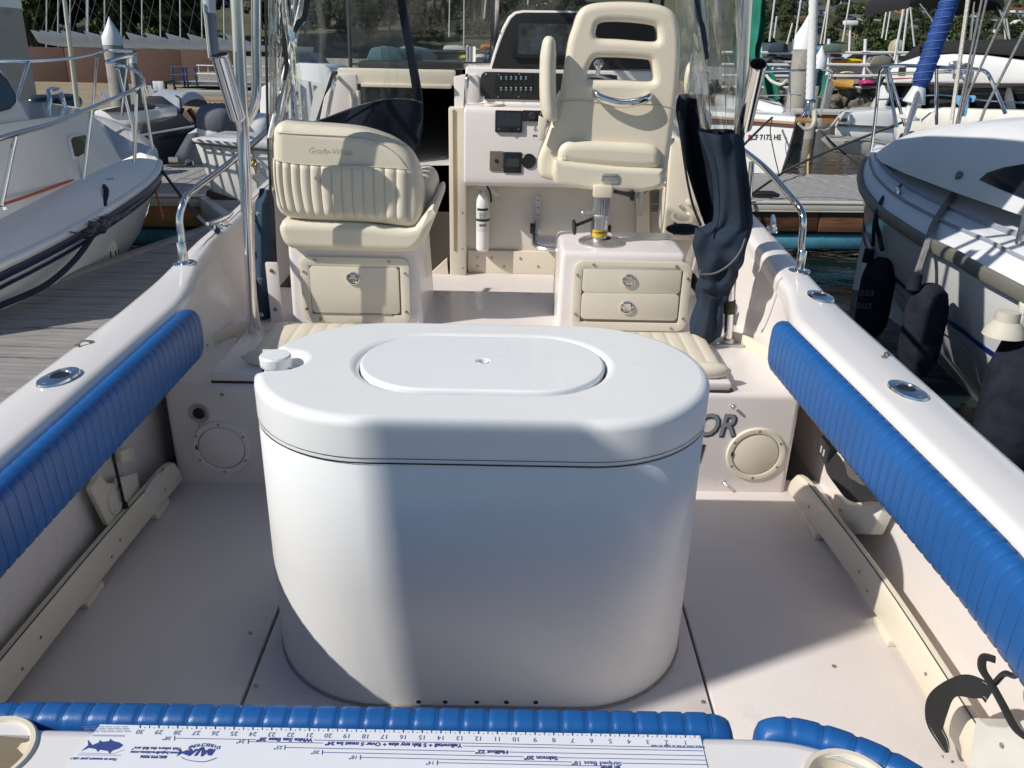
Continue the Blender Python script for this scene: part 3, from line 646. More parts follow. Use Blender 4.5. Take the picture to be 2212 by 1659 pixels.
g.loft(rings, closed=True, cap=True); build('tank_body', g, TANKM, TANK, ang=50)
NC = bz(606, 776, TZ); nr = .052
out = []; rem = []
for p in S_:
    if (Vector(p)-Vector((NC.x-.015, NC.y))).length < nr+.006: rem.append(p)
    else: out.append(p)
# insert the notch arc where points were removed
k0 = next(i for i in range(len(S_)) if S_[i] in rem and S_[i-1] not in rem)
seq = S_[k0:]+S_[:k0]; rem = [p for p in seq if p in rem]; keep = [p for p in seq if p not in rem]
a0 = Vector(keep[-1])-Vector((NC.x, NC.y)); a1 = Vector(keep[0])-Vector((NC.x, NC.y))
t0 = math.atan2(a0.y, a0.x); t1 = math.atan2(a1.y, a1.x)
if t1 < 0: t1 += 2*math.pi
if t0 < 0: t0 += 2*math.pi
# arc goes through angle 0 (towards the tank centre)
if t0 > math.pi: t0 -= 2*math.pi
if t1 > math.pi: t1 -= 2*math.pi
arc = [(NC.x+nr*math.cos(lerp(t0, t1, i/14)), NC.y+nr*math.sin(lerp(t0, t1, i/14))) for i in range(1, 14)]
LIDO = keep+arc
HC = bz(1043, 782, TZ); hw = (bz(1308, 788, TZ)-bz(779, 782, TZ)).length; hd = bz(1040, 728, TZ).y-bz(1040, 845, TZ).y
g = G(); rounded_plate(g, LIDO, [stadium(HC.x, HC.y, hw+.005, hd+.005, 18, 6)], .022, TZ-ZL-.002, lambda x, y, d: (x, y, TZ-d) , nseg=5)
LID = build('tank_lid', g, TANKM, TANK, ang=60)
g = G(); g.add([(x, y, TZ-.034) for x, y in rem+arc[::1]], [tuple(range(len(rem)+len(arc)))]); build('cap_recess', g, TANKM, LID)
g = G(); S2 = stadium(HC.x, HC.y, hw, hd, 18, 6); hole = [(HC.x+.013*math.cos(-t), HC.y+.013*math.sin(-t)) for t in [2*math.pi*i/20 for i in range(20)]]
rounded_plate(g, S2, [hole], .006, .02, lambda x, y, d: (x, y, TZ+.0025-d), nseg=3); HL = build('hatch_lid', g, mat('hatch_plastic', (.84, .85, .85), .28, var=.01, coat=.2), TANK, ang=60)
g = G(); g.lathe([(.013, 0), (.012, -.018), (.0005, -.022)], (HC.x, HC.y, TZ+.002), (0, 0, 1), 20, cap=False); build('finger_hole', g, TANKM, HL)
g = G(); g.add([(x, y, TZ-.03) for x, y in stadium(HC.x, HC.y, hw+.02, hd+.02, 18, 6)], [tuple(range(len(S2)))]); build('hatch_gasket', g, GAP, LID)
g = G(); c = Vector((NC.x-.012, NC.y, TZ-.034)); g.lathe([(.028, 0), (.028, .018), (.036, .020), (.037, .024), (.037, .042), (.034, .046), (.020, .0465), (.0005, .0465)], c, (0, 0, 1), 32, cap=False); CAP = build('filler_cap', g, mat('white_cap', (.82, .83, .83), .4, bump=.15, bs=90), TANK)
for dz, hh, nm in ((.0, .0035, 'pinstripe'), (.012, .0016, 'pinstripe')):
    g = G(); A = [(x, y, ZL+dz) for x, y in inset2(S_, -.0016)]; g.loft([A, [(x, y, z+hh) for x, y, z in A]], closed=True, cap=False); build(nm, g, mat('stripe_black', (.02, .02, .022), .4), TANK)
p0 = by(905, 1522, TY-TD/2)
for px in (905, 962, 1030, 1094, 1157):
    p = by(px, 1514+(px-1030)*.004, TY-TD/2); g = G(); g.lathe([(.0005, .0), (.007, .0)], (p.x, p.y-.0042, p.z), (0, -1, 0), 14, cap=False); h_ = build('drain_hole', g, GAP, TANK)
    g = G(); g.torus((p.x, p.y-.004, p.z), .0075, .0014, (0, -1, 0), 14, 5); build('hole_rim', g, TANKM, h_)
# a faint joint of sealant round the foot
g = G(); g.tube([(x, y, .002) for x, y in inset2(S_, -.003)], .004, 6, closed=True); build('foot_sealant', g, mat('sealant', (.36, .30, .24), .6), TANK)
# ---------------------------------------------------------------- pleated bolsters
def bolster(nm, label, path, side, prof, pitch=.0362, grp=None, cap_in=.7):
    """path = line of the top outer edge; side(+1/-1) turns the path normal inboard; prof = (inboard, up) ring"""
    P = [Vector(p) for p in path]; L_ = [0]
    for a, b in zip(P, P[1:]): L_.append(L_[-1]+(b-a).length)
    tot = L_[-1]; n_pl = round(tot/pitch); NS = n_pl*8
    c = P[len(P)//2]; th = thing(nm, label, 'bolster', c, grp); rings = []; 
    cpr = [Vector(p) for p in prof]; cen = sum(cpr, Vector((0, 0)))/len(cpr)
    def at(s):
        i = 0
        while i < len(P)-2 and L_[i+1] < s: i += 1
        t = (s-L_[i])/(L_[i+1]-L_[i]); return P[i].lerp(P[i+1], t), (P[i+1]-P[i]).normalized()
    for i in range(NS+1):
        s = tot*i/NS; p, t = at(s); nn = Vector((-t.y, t.x, 0)).normalized()*side
        ph = abs(math.sin(math.pi*s/tot*n_pl)); gr = .0034*(1-min(1, ph*2.2)**.6)
        e = min(1, s/.05, (tot-s)/.05); k = (.55+.45*math.sqrt(max(0, 1-(1-e)**2))) if e < 1 else 1
        ring = []
        for q in cpr:
            d = cen+(q-cen)*k; d = d-(q-cen).normalized()*gr
            if q.x < .004: d.x = q.x
            ring.append(p+nn*d.x+Vector((0, 0, d.y)))
        rings.append(ring)
    g = G(); g.loft(rings); build('bolster_cover', g, BLUE, th, ang=70)
    g = G(); g2 = G()
    for j in range(1, n_pl):
        s = tot*j/n_pl; p, t = at(s); nn = Vector((-t.y, t.x, 0)).normalized()*side
        g.tube([p+nn*((q-(q-cen).normalized()*.0036).x)+Vector((0, 0, (q-(q-cen).normalized()*.0036).y)) for q in cpr[1:-2]], .0011, 4)
    o = build('stitching', g, mat('blue_thread', (.010, .06, .19), .6), th); o['kind'] = 'stuff'
    return th
PR = [(0, -.012), (.010, .000), (.028, .001), (.042, -.005), (.052, -.018), (.056, -.035), (.058, -.07), (.058, -.11), (.056, -.14), (.048, -.160), (.03, -.166), (0, -.166)]
ys = [2.495-.05*i for i in range(34)]
bolster('side_bolster', 'sunlit blue pleated bolster under the starboard gunwale', [(xi_s(y)-.004, y, gz(y)-.012) for y in ys if y > .93], -1, PR, grp='blue cockpit bolsters')
bolster('side_bolster', 'shaded blue pleated bolster under the gunwale beside the dock', [(xi_p(y)+.004, y, gz(y)-.012) for y in ys if y > .93], 1, PR, grp='blue cockpit bolsters')
PT = [(0, -.016), (.001, -.002), (.005, .004), (.013, .008), (.024, .009), (.034, .006), (.041, -.002), (.044, -.014), (.045, -.03), (.044, -.11), (.036, -.13), (.02, -.136), (0, -.136)]
tp = smooth_pts([(-.745, YT-.02, ZT-.004), (-.70, YT-.001, ZT-.004), (-.5, YT+.002, ZT-.004), (0, YT+.002, ZT-.004), (.334, YT+.002, ZT-.004)], 8)
bolster('transom_bolster', 'long blue pleated bolster along the transom edge behind the fish ruler', tp, 1, PT, pitch=.0352)
tp = [p+Vector((0, 0, ZT-.004)) for p in ex if p.x > .362][0:60]
bolster('corner_bolster', 'short curved blue bolster at the transom corner beside the cup holder', tp, 1, PT, pitch=.04)
# ---------------------------------------------------------------- fish ruler on the transom cap
RUL = thing('fish_ruler', 'white printed fish measuring ruler stuck on the transom cap', 'ruler', (-.1, .80, ZT))
ZR = ZT+.0022
def rp(px, py): p = bz(px, py, ZT); return Vector((p.x, p.y, ZR))
INK = mat('ruler_ink', (.045, .07, .26), .5); INKL = mat('ruler_ink_grey', (.16, .20, .36), .5); SHEET = mat('ruler_sheet', (.80, .82, .86), .4, var=.01)
g = G(); q = [rp(217, 1567), rp(1512, 1591), rp(1535, 1690), rp(118, 1690)]; g.prism([(p.x, p.y, ZT+.0006) for p in q][::-1], (0, 0, .0012)); build('ruler_sheet', g, SHEET, RUL, smooth=False)
ud = (rp(303, 1571)-rp(1480, 1592)).normalized(); vd = Vector((0, -1, 0)); px2m = (rp(303, 1571)-rp(1480, 1592)).length/1177.0
def rtext(s, px, py, hpx, m=INK, off=0.0, wpx=None, nm='ruler_text', sh=0, up=0.0):
    k = hpx*px2m*1.38; c = rp(px, py)
    M_ = frame(c, ud, vd)
    text(s, k, M_, m, nm, RUL, depth=.0002, off=off, shear=sh, fitw=wpx*px2m if wpx else None)
g = G()
for i in range(1, 31):
    for f_, h in ((0, 9), (.25, 2.0), (.5, 5.5), (.75, 2.0)):
        s = i-f_; a = rp(lerp(1480, 303, (s-1)/29.), lerp(1596, 1575, (s-1)/29.)); a2 = rp(lerp(1480, 303, (s-1)/29.), lerp(1596, 1575, (s-1)/29.)-h)
        d = ud*(.0009 if f_ == 0 else .0006); g.add([a-d, a+d, a2+d, a2-d], [(0, 1, 2, 3)])
o = build('tick_marks', g, INK, RUL, smooth=False); o['kind'] = 'stuff'
for i in range(1, 31): rtext(str(i), lerp(1480, 303, (i-1)/29.), lerp(1606.5, 1583, (i-1)/29.), 12, INKL, nm='ruler_numeral')
rtext('White Sea Bass 28"', 615, 1600, 9.5, off=.0003, wpx=118)
rtext('Yellowtail + 5 fish any size + Over 5 must be 24"', 850, 1610.5, 9.5, off=.0003, wpx=290)
rtext('Halibut 22"', 1062, 1626.5, 9.5, off=.0003, wpx=68); rtext('Salmon 20"', 1168, 1639.5, 9.5, off=.0003, wpx=70); rtext('Striped Bass 18"', 1288, 1651, 9.5, off=.0001, wpx=103)
rtext('sh limit', 1318, 1660, 10, off=.0003)
for s, px, py in (('28"', 361, 1597), ('24"', 520, 1604), ('22"', 601, 1617), ('20"', 681, 1627), ('18"', 763, 1638), ('14"', 929, 1650)): rtext(s, px, py, 9.5, INKL)
rtext('Place nose of fish at edge of ruler', 1462, 1614.5, 6, wpx=112)
g = G()
def rline(a, b, w_=.0005):
    a, b = rp(*a), rp(*b); n_ = Vector((0, w_, 0)); g.add([a-n_, b-n_, b+n_, a+n_], [(0, 1, 2, 3)])
for (a, b) in [((378, 1597), (553, 1600)), ((678, 1601), (1515, 1618)), ((537, 1604.5), (698, 1607.5)), ((1000, 1614), (1518, 1624.5)), ((616, 1617), (1025, 1625.5)), ((1098, 1627), (1521, 1635)), ((697, 1627.5), (1130, 1637)), ((1206, 1639), (1524, 1644.5)), ((779, 1638.5), (1235, 1648.5)), ((1342, 1651), (1527, 1654)), ((945, 1650), (1300, 1657))]: rline(a, b)
for px, py in ((378, 1597), (537, 1604.5), (616, 1617), (697, 1627.5), (779, 1638.5), (945, 1650)):
    a, b = rp(px, py-5), rp(px-1, py+5); n_ = Vector((.0006, 0, 0)); g.add([a-n_, a+n_, b+n_, b-n_], [(0, 1, 2, 3)])
o = build('ruler_lines', g, INK, RUL, smooth=False)
rtext('How to measure your catch', 202, 1642, 7.5, wpx=94); rtext('800.999.9006', 332, 1637, 7.5, off=.0001, wpx=55); rtext('www.bajadirections.com', 336, 1628, 7.5, off=.0001, wpx=104); rtext('"Fish where the fish are"', 340, 1619, 7.5, off=.0001, wpx=103)
for i, ch in enumerate('DIRECTIONS'):
    t = (i-4.5)/4.5; rtext(ch, 441-t*31, 1611+abs(t)**2*6, 8, off=.0002, nm='logo_letter')
for i, (ch, h) in enumerate((('B', 13), ('A', 17), ('J', 15), ('A', 15))): rtext(ch, 458-i*14, 1627, h, off=.0012, nm='logo_letter', sh=.25)
g = G(); P = [rp(x, y) for x, y in ((418, 1629), (405, 1622), (395, 1626), (384, 1619), (388, 1627), (381, 1637), (394, 1630), (404, 1634))]; g.add(P, [tuple(range(8))]); P = smooth_pts([rp(x, y) for x, y in ((468, 1640), (440, 1648), (405, 1644), (392, 1638))], 6); g.tube(P, .0006, 4); build('logo_fish', g, INK, RUL, smooth=False)
g = G(); P = [rp(x, y) for x, y in ((267, 1612), (258, 1606), (245, 1603), (238, 1598), (237, 1603), (222, 1605), (216, 1601), (214, 1606), (200, 1612), (190, 1600), (191, 1612), (176, 1625), (192, 1618), (208, 1621), (212, 1627), (216, 1622), (234, 1625), (237, 1631), (243, 1624), (258, 1619))]; g.add(P, [tuple(range(len(P)))]); build('fish_picture', g, INK, RUL, smooth=False)
g = G(); A = [(282, 1594), (270, 1622), (244, 1631), (172, 1629), (186, 1600)]
for a, b in zip(A, A[1:]): rline(a, b, .0003)
for r_ in range(4):
    for k_ in range(6): x_ = 283-k_*17-r_*2; rline((x_, 1583-r_*3.5), (x_-13-(k_*7+r_*5) % 3, 1583-r_*3.5), .0005)
for k_ in range(2): rline((270, 1593-k_*2), (200, 1592-k_*2), .0004)
rline((262, 1634), (168, 1633), .0004); build('small_print', g, INKL, RUL, smooth=False)
# ---------------------------------------------------------------- jump seat cushions on the bench
def cushion(nm, label, x0, x1, y0, y1, z, th_, pitch, grp, roll):
    t = thing(nm, label, 'cushion', ((x0+x1)/2, (y0+y1)/2, z), grp); n_ = max(3, round((x1-x0)/pitch)); g = G(); NU = n_*8
    rings = []
    for i in range(NU+1):
        u = i/NU; x = lerp(x0, x1, u); ph = abs(math.sin(math.pi*u*n_))**.4; e = min(1, u*(x1-x0)/.04, (1-u)*(x1-x0)/.04); k = math.sqrt(max(0, 1-(1-e)**2))
        h = th_*(.55+.45*k)*(.86+.14*ph); sx = (x-(x0+x1)/2)
        yb = y0+.055*(1-k*.6); ring = [(x, yb, z), (x, yb-.008, z+h*.5), (x, yb+.012, z+h*.85), (x, yb+.04, z+h)]
        for q in range(1, 5): ring.append((x, lerp(yb+.04, y1-.03, q/4), z+h*(1+.02*math.sin(q))))
        ring += [(x, y1-.008, z+h*.8), (x, y1, z+h*.4), (x, y1, z)]; rings.append(ring)
    g.loft(rings); build('pleated_top', g, CREAM, t, ang=70)
    g = G()
    g.loft([[(x, y0-.004+.05*math.cos(2*math.pi*j/14)*.9, z+.052+.052*math.sin(2*math.pi*j/14)) if True else None for j in range(14)] for x in (x0-.002, x0+.02)] , cap=True) if False else None
    R_ = roll; rings = []
    for i in range(25):
        u = i/24; x = lerp(x0-.012, x1+.012, u); e = min(1, u/.12, (1-u)/.12); k = math.sqrt(max(.02, 1-(1-e)**2)); rings.append([(x, y0+.012+R_*k*math.cos(2*math.pi*j/14), z+R_*.98+R_*k*math.sin(2*math.pi*j/14)) for j in range(14)])
    g.loft(rings); build('front_roll', g, CREAM, t, ang=70)
    return t
cushion('jump_seat_cushion', 'cream pleated cushion at the starboard end of the bench behind the tank', .10, .755, 2.565, 2.97, ZP+.030, .026, .052, 'cream bench cushions', .030)
cushion('jump_seat_cushion', 'cream pleated cushion at the port end of the bench beside the filler cap', -.895, -.25, 2.60, 3.0, ZP+.030, .026, .052, 'cream bench cushions', .030)
# ---------------------------------------------------------------- seat boxes
LATCHG = 'round chrome latches'
def latch(p, par, r=.0275):
    g = G(); g.lathe([(r*.72, .003), (r*.80, .009), (r*.94, .008), (r, .004), (r, 0)], p, (0, -1, 0), 32, cap=False); o = build('latch', g, STEEL, par)
    g = G(); g.lathe([(.0005, .001), (r*.72, .001), (r*.74, .004)], p, (0, -1, 0), 28, cap=False); build('latch_dish', g, DULL, o) if False else None
    p = Vector(p); g = G(); g.lathe([(.0005, .002), (r*.70, .002), (r*.78, .006)], p, (0, -1, 0), 28, cap=False)
    g.prism([p+Vector((a*r, -.003, b*r)) for a, b in ((-.30, .55), (.30, .55), (.34, .15), (.62, .05), (.55, -.2), (.1, -.1), (-.1, -.1), (-.55, -.2), (-.62, .05), (-.34, .15))], (0, -.004, 0))
    return o, g
def latch2(p, par, r=.0275):
    """ring, dish and the finger pull are one casting"""
    g = G(); p = Vector(p)
    g.lathe([(.0005, .002), (r*.66, .002), (r*.74, .006), (r*.82, .009), (r*.94, .008), (r, .004), (r, 0)], p, (0, -1, 0), 32, cap=False)
    g.prism([p+Vector((a*r, -.002, b*r)) for a, b in ((-.28, .6), (.28, .6), (.32, .2), (.60, .08), (.52, -.16), (.12, -.04), (-.12, -.04), (-.52, -.16), (-.60, .08), (-.32, .2))], (0, -.005, 0))
    return build('latch', g, STEEL, par, ang=30)
def seatbox(nm, label, x0, x1, y0, y1, z0, z1, top_in):
    t = thing(nm, label, 'seat box', ((x0+x1)/2, (y0+y1)/2, ZP))
    g = G(); a = top_in; g.hexa([(x0-.012, y0-.0, z0), (x1+.03, y0, z0), (x1+.03, y1, z0), (x0-.012, y1, z0), (x0, y0+.004, z1), (x1, y0+.004, z1), (x1, y1, z1), (x0, y1, z1)])
    build('box_moulding', g, GEL, t, bevel=.022, seg=4); return t
yB = 3.105
HBX = seatbox('helm_seat_box', 'cream seat box with two drawers under the tall helm seat', .205, .692, yB, 3.46, .15, .704, 0)
c = Vector((.487, yB-.002, .531)); g = G(); ringplate(g, c+Vector((0, .002, 0)), .46, .285, .04, .034, .010); FR = build('drawer_frame', g, PLAST, HBX, bevel=.002)
g = G(); plate(g, c+Vector((0, .004, 0)), .44, .265, .03, .003); build('frame_back', g, mat('drawer_gap', (.30, .26, .20), .7), FR)
screws(FR, [c+Vector((a, -.011, b)) for a, b in ((-.155, .128), (.165, .128), (-.215, .085), (.214, .08), (-.215, -.075), (.213, -.085), (.17, -.128))], (0, -1, 0), .006)
for px, py in ((1358, 606), (1354, 664)):
    pz = by(px, py, yB-.012); g = G(); q = Vector((c.x-.002, yB, pz.z+.002)); plate(g, q, .384, .110, .018, .010); D = build('drawer', g, PLAST, HBX, bevel=.002)
    g = G(); ringplate(g, q+Vector((0, .001, 0)), .385, .112, .021, .0045, .0065); build('drawer_gap', g, mat('drawer_gap', (.30, .26, .20), .7), FR)
    latch2((pz.x, yB-.010, pz.z), D)
PBX = seatbox('passenger_seat_box', 'cream seat box with one large locker door under the pleated seat', -.85, -.352, yB, 3.60, .15, .73, 0)
c = Vector((-.594, yB-.002, .533)); g = G(); ringplate(g, c+Vector((0, .002, 0)), .425, .268, .035, .036, .010); FR = build('door_frame', g, PLAST, PBX, bevel=.002)
g = G(); plate(g, c+Vector((0, .004, 0)), .40, .245, .03, .003); build('frame_back', g, MATS['drawer_gap'], FR)
screws(FR, [c+Vector((a, -.011, b)) for a, b in ((-.15, .12), (.135, .12), (-.197, .075), (.196, .075))], (0, -1, 0), .006); screws(FR, [c+Vector((a, -.011, b)) for a, b in ((-.197, -.078), (.196, -.082), (-.145, -.121))], (0, -1, 0), .006, RUST, 'rusty_screw')
g = G(); plate(g, c+Vector((-.002, 0, .002)), .346, .190, .016, .010); D = build('locker_door', g, PLAST, PBX, bevel=.002)
g = G(); ringplate(g, c+Vector((-.002, .001, .002)), .345, .193, .019, .0045, .0065); build('door_gap', g, MATS['drawer_gap'], FR)
g = G(); g.box((c.x+.0, yB-.010, c.z-.094), (.28, .006, .006)); build('door_hinge', g, mat('hinge_grey', (.33, .30, .25), .5), FR)
pz = by(763, 601, yB-.012); latch2((pz.x, yB-.010, pz.z), D)
# wooden cleat with rusty screws on the port side of the box
g = G(); g.box((-.925, yB+.03, .48), (.045, .02, .30)); o = build('side_batten', g, GEL, PBX, bevel=.002); screws(o, [(-.925, yB+.018, z) for z in (.60, .44)], (0, -1, 0), .008, RUST, 'rusty_screw')
# ---------------------------------------------------------------- pleated passenger seat
SEAT = thing('pleated_chair', 'cream pleated back to back chair on the port seat box', 'chair', (-.6, 3.2, .73))
yS = 3.06
def q2(px, py, y): p = by(px, py, y); return (p.x, p.z)
OUT = [(582.5, 309), (583.5, 286), (591, 272), (605, 266.5), (633, 270), (686, 275), (735, 279), (773, 284), (808, 293.5), (843, 307.5), (869.5, 325), (887, 344), (901, 374), (908, 405.5), (912, 437), (911.5, 467), (904.5, 486), (889, 495), (850, 491), (808, 486), (721, 482.5), (651, 479), (616, 472), (600, 461.5), (591, 440.5), (587, 388), (584, 345)]
O2 = clean(cr2([q2(a, b, yS) for a, b in OUT], 3), .006)
g = G(); rounded_plate(g, O2, [], .042, .16, lambda x, y, d: (x, yS+d+.02*((y-.8)/.36), y), nseg=6, rb=.03); BK = build('seat_back', g, CREAM, SEAT, ang=75)
xt = [586, 594, 608, 626, 646, 668.5, 691.5, 715, 737.5, 760, 783.5, 807, 830, 855, 878.5]; xb = [606, 615, 625, 645.5, 665, 682, 703, 724, 745, 767, 789, 812, 834.5, 857.5, 877]
ytp = [(586, 345), (608, 350.5), (646, 355.5), (700, 358.5), (780, 360), (878, 366)]; ybt = [(606, 462), (645, 473), (700, 477), (800, 481), (877, 488)]
g = G(); g2 = G()
def pl_pt(a, v):
    i = min(int(a), 13); f_ = a-i; x_t = lerp(xt[i], xt[i+1], f_); x_b = lerp(xb[i], xb[i+1], f_)
    xx = lerp(x_t, x_b, v**2.2); yy = lerp(interp(ytp, x_t), interp(ybt, x_b), v); p = by(xx, yy, yS)
    bul = .010*(abs(math.sin(math.pi*f_))**.5)*min(1, (v+.02)/.06)*min(1, (1-v)/.12+.05)+.004; e = max(0, (v-.82)/.18); zz = p.z
    return Vector((p.x, yS+.02*((zz-.8)/.36)-bul+.03*e*e+.018*max(0, 1-a/1.2)**2, zz))
g.grid(lambda u, v: pl_pt(u*14*.9999, v), 14*8, 18); build('pleated_panel', g, CREAM, BK, ang=80)
g = G()
for i in range(15): g.tube([pl_pt(min(i, 13.999), v/14)+Vector((0, -.001, 0)) for v in range(15)], .0016, 5)
g.tube([pl_pt(a/4*.9999, 0)+Vector((0, -.002, .001)) for a in range(57)], .002, 5); build('seat_piping', g, mat('cream_piping', (.68, .60, .45), .5), BK)
def seam(pts, y, r_=.0014): g.tube(smooth_pts([Vector((by(a, b, y).x, y+.02*((by(a, b, y).z-.8)/.36), by(a, b, y).z)) for a, b in pts], 4), r_, 5)
g = G(); seam([(596, 288), (630, 291), (700, 294), (755, 297), (800, 303), (830, 316), (858, 337), (878, 364)], yS-.0005); build('seat_seam', g, mat('seam_tan', (.42, .36, .26), .7), BK)  # stitched seam line in a darker tan than the vinyl
p = by(712, 329, yS); text('Grady-White', .030, frame((p.x, yS+.02*((p.z-.8)/.36)-.0008, p.z), (1, 0, -.02), (0, .055, 1)), CREAM, 'embossed_name', BK, depth=.0002, shear=.25); snap(bpy.data.objects['embossed_name'], BK, (0, 1, 0), .0004)
OUT = [(603, 498), (606, 484), (616, 477), (680, 479), (780, 483), (880, 492), (910, 470), (932, 445), (941, 450), (940, 468), (933, 486), (920, 516), (899, 539), (872, 545), (739, 542), (645, 539.5), (615, 527)]
O2 = clean(cr2([q2(a, b, yS+.01) for a, b in OUT], 3), .006)
g = G(); rounded_plate(g, O2, [], .030, .50, lambda x, y, d: (x, yS-.005+d, y), nseg=6); build('seat_cushion', g, CREAM, SEAT, ang=75)
OUT = [(880, 385), (900, 378), (920, 378), (934, 392), (939, 412), (936, 432), (928, 446), (905, 455), (880, 450)]
O2 = clean(cr2([q2(a, b, yS+.28) for a, b in OUT], 3), .006); g = G(); rounded_plate(g, O2, [], .03, .3, lambda x, y, d: (x, yS+.20+d, y), nseg=5); build('arm_cushion', g, CREAM, SEAT, ang=75)
# ---------------------------------------------------------------- helm seat
HS = thing('helm_chair', 'tall cream moulded helm chair on a metal pedestal seen from behind', 'chair', (.39, 3.37, .70))
yH = 3.30
OUT = [(1176, 388), (1163, 376), (1161, 350), (1166, 330), (1180, 298), (1196, 255), (1208, 222), (1216, 180), (1221, 149), (1228, 93), (1240, 55), (1251, 26), (1272, 10), (1310, 4), (1360, 3), (1415, 7), (1450, 18), (1468, 40), (1474, 80), (1474, 130), (1468, 200), (1460, 255), (1450, 325), (1441, 380), (1430, 398), (1300, 404), (1220, 398)]
H1 = [(1294, 52), (1312, 47), (1360, 48), (1410, 54), (1421, 62), (1424, 80), (1421, 90), (1400, 91), (1340, 86), (1300, 84), (1288, 78), (1289, 64)]
H2 = [(1284, 128), (1300, 124), (1350, 125), (1400, 129), (1409, 136), (1413, 155), (1414, 172), (1402, 178), (1340, 175), (1280, 174), (1268, 168), (1272, 150)]
def lean(z): return .05*(z-.95)
O2 = clean(cr2([q2(a, b, yH) for a, b in OUT], 3), .006)
HH = [clean(cr2([q2(a, b, yH+.02) for a, b in h], 3), .004) for h in (H1, H2)]
HH = [inset2(h if area2(h) > 0 else h[::-1], .001) for h in HH]
g = G(); rounded_plate(g, O2, HH, .026, .085, lambda x, y, d: (x, yH+d+lean(y)+.05*max(0, (1.12-y)/.2)**2*0, y), nseg=6, rb=.02); SB = build('seat_shell', g, SHELL, HS, ang=75)
g = G(); g.tube(smooth_pts([(by(a, b, yH).x, yH+lean(by(a, b, yH).z)-.0008, by(a, b, yH).z) for a, b in ((1210, 222), (1245, 218), (1300, 222), (1360, 224), (1420, 227), (1462, 236))], 5), .002, 5); build('shell_seam', g, mat('shell_seam', (.55, .47, .34), .5), SB)
# lower scoop: seat pan rim, cushion
def band(top, bot, y0, y1, m, nm, bev, par=HS):
    pts = top+bot[::-1]; O_ = clean(cr2([q2(a, b, y0) for a, b in pts], 2), .006); g = G(); rounded_plate(g, O_, [], bev, y1-y0, lambda x, y, d: (x, y0+d, y), nseg=5); return build(nm, g, m, par, ang=75)
band([(1196, 352), (1204, 347), (1240, 352), (1300, 358), (1360, 363), (1427, 366), (1434, 372)], [(1195, 395), (1235, 406), (1290, 413), (1340, 416.5), (1390, 416), (1424, 408), (1436, 396)], yH-.055, yH+.42, SHELL, 'seat_pan', .02)
band([(1205, 330), (1212, 316), (1226, 309), (1250, 307), (1310, 309), (1370, 312), (1412, 316), (1425, 326)], [(1206, 346), (1212, 352), (1260, 358), (1320, 363), (1380, 366), (1416, 366), (1426, 358), (1428, 340)], yH-.035, yH+.40, CREAM, 'seat_pad', .03)
g = G(); P = smooth_pts([(by(a, b, yH).x, yH+lean(by(a, b, yH).z)-d, by(a, b, yH).z) for a, b, d in ((1284, 199, .0), (1286, 202, .02), (1300, 212, .034), (1345, 222, .040), (1388, 215, .034), (1402, 208, .02), (1405, 205, .0))], 6); g.tube(P, [lerp(.010, .017, math.sin(math.pi*i/(len(P)-1))**.6) for i in range(len(P))], 12, flat=.8); build('chrome_handle', g, STEEL, HS)
p = by(1318, 385, yH-.056); g = G(); plate(g, (p.x, yH-.055, p.z), .070, .036, .012, .005); pq = build('maker_plaque', g, DULL, HS, bevel=.001)
text('GRADY-WHITE', .0085, frame((p.x, yH-.0605, p.z+.006), (1, 0, 0), (0, 0, 1)), GAP, 'plaque_text', pq, depth=.0001)
screws(pq, [(p.x+d, yH-.0602, p.z-.004) for d in (-.027, 0, .027)], (0, -1, 0), .003)
# arm rest
g = G(); A = [by(a, b, yH-.02) for a, b in ((1186, 78), (1186, 88), (1184, 120), (1183, 170), (1184, 210), (1187, 240), (1190, 256), (1191, 261))]; rad = [.008, .023, .030, .031, .032, .032, .026, .010]
rings = []
for p, r_ in zip(smooth_pts(A, 4), [lerp(rad[min(int(i/4), 7)], rad[min(int(i/4)+1, 7)], (i % 4)/4) for i in range(29)]): rings.append([(p.x+r_*math.cos(2*math.pi*j/16), yH-.02+r_*1.5*math.sin(2*math.pi*j/16), p.z) for j in range(16)])
g.loft(rings); build('armrest', g, CREAM, HS, ang=75)
g = G(); P = [by(a, b, yH-.03) for a, b in ((1164, 250), (1180, 258), (1182, 262), (1176, 300), (1172, 305), (1162, 300), (1161, 290))]; g.prism([(p.x, yH-.04, p.z) for p in P], (0, .035, 0)); AB = build('arm_bracket', g, SHELL, HS, bevel=.006)
p = by(1158, 279, yH-.03); g = G(); g.ell((p.x, p.y, p.z), (.008, .01, .011), 10, 8); g.box((p.x+.002, p.y, p.z-.025), (.028, .006, .008)); build('arm_bolt', g, STEEL, AB)
g = G(); p = by(1202, 216, yH-.005); g.ell(p, (.007, .01, .018), 10, 8); build('arm_pivot', g, STEEL, HS)
# the other arm seen past the right edge
g = G(); p = by(1478, 170, yH+.12); g.ell(p, (.03, .10, .09), 16, 12); build('armrest', g, CREAM, HS)
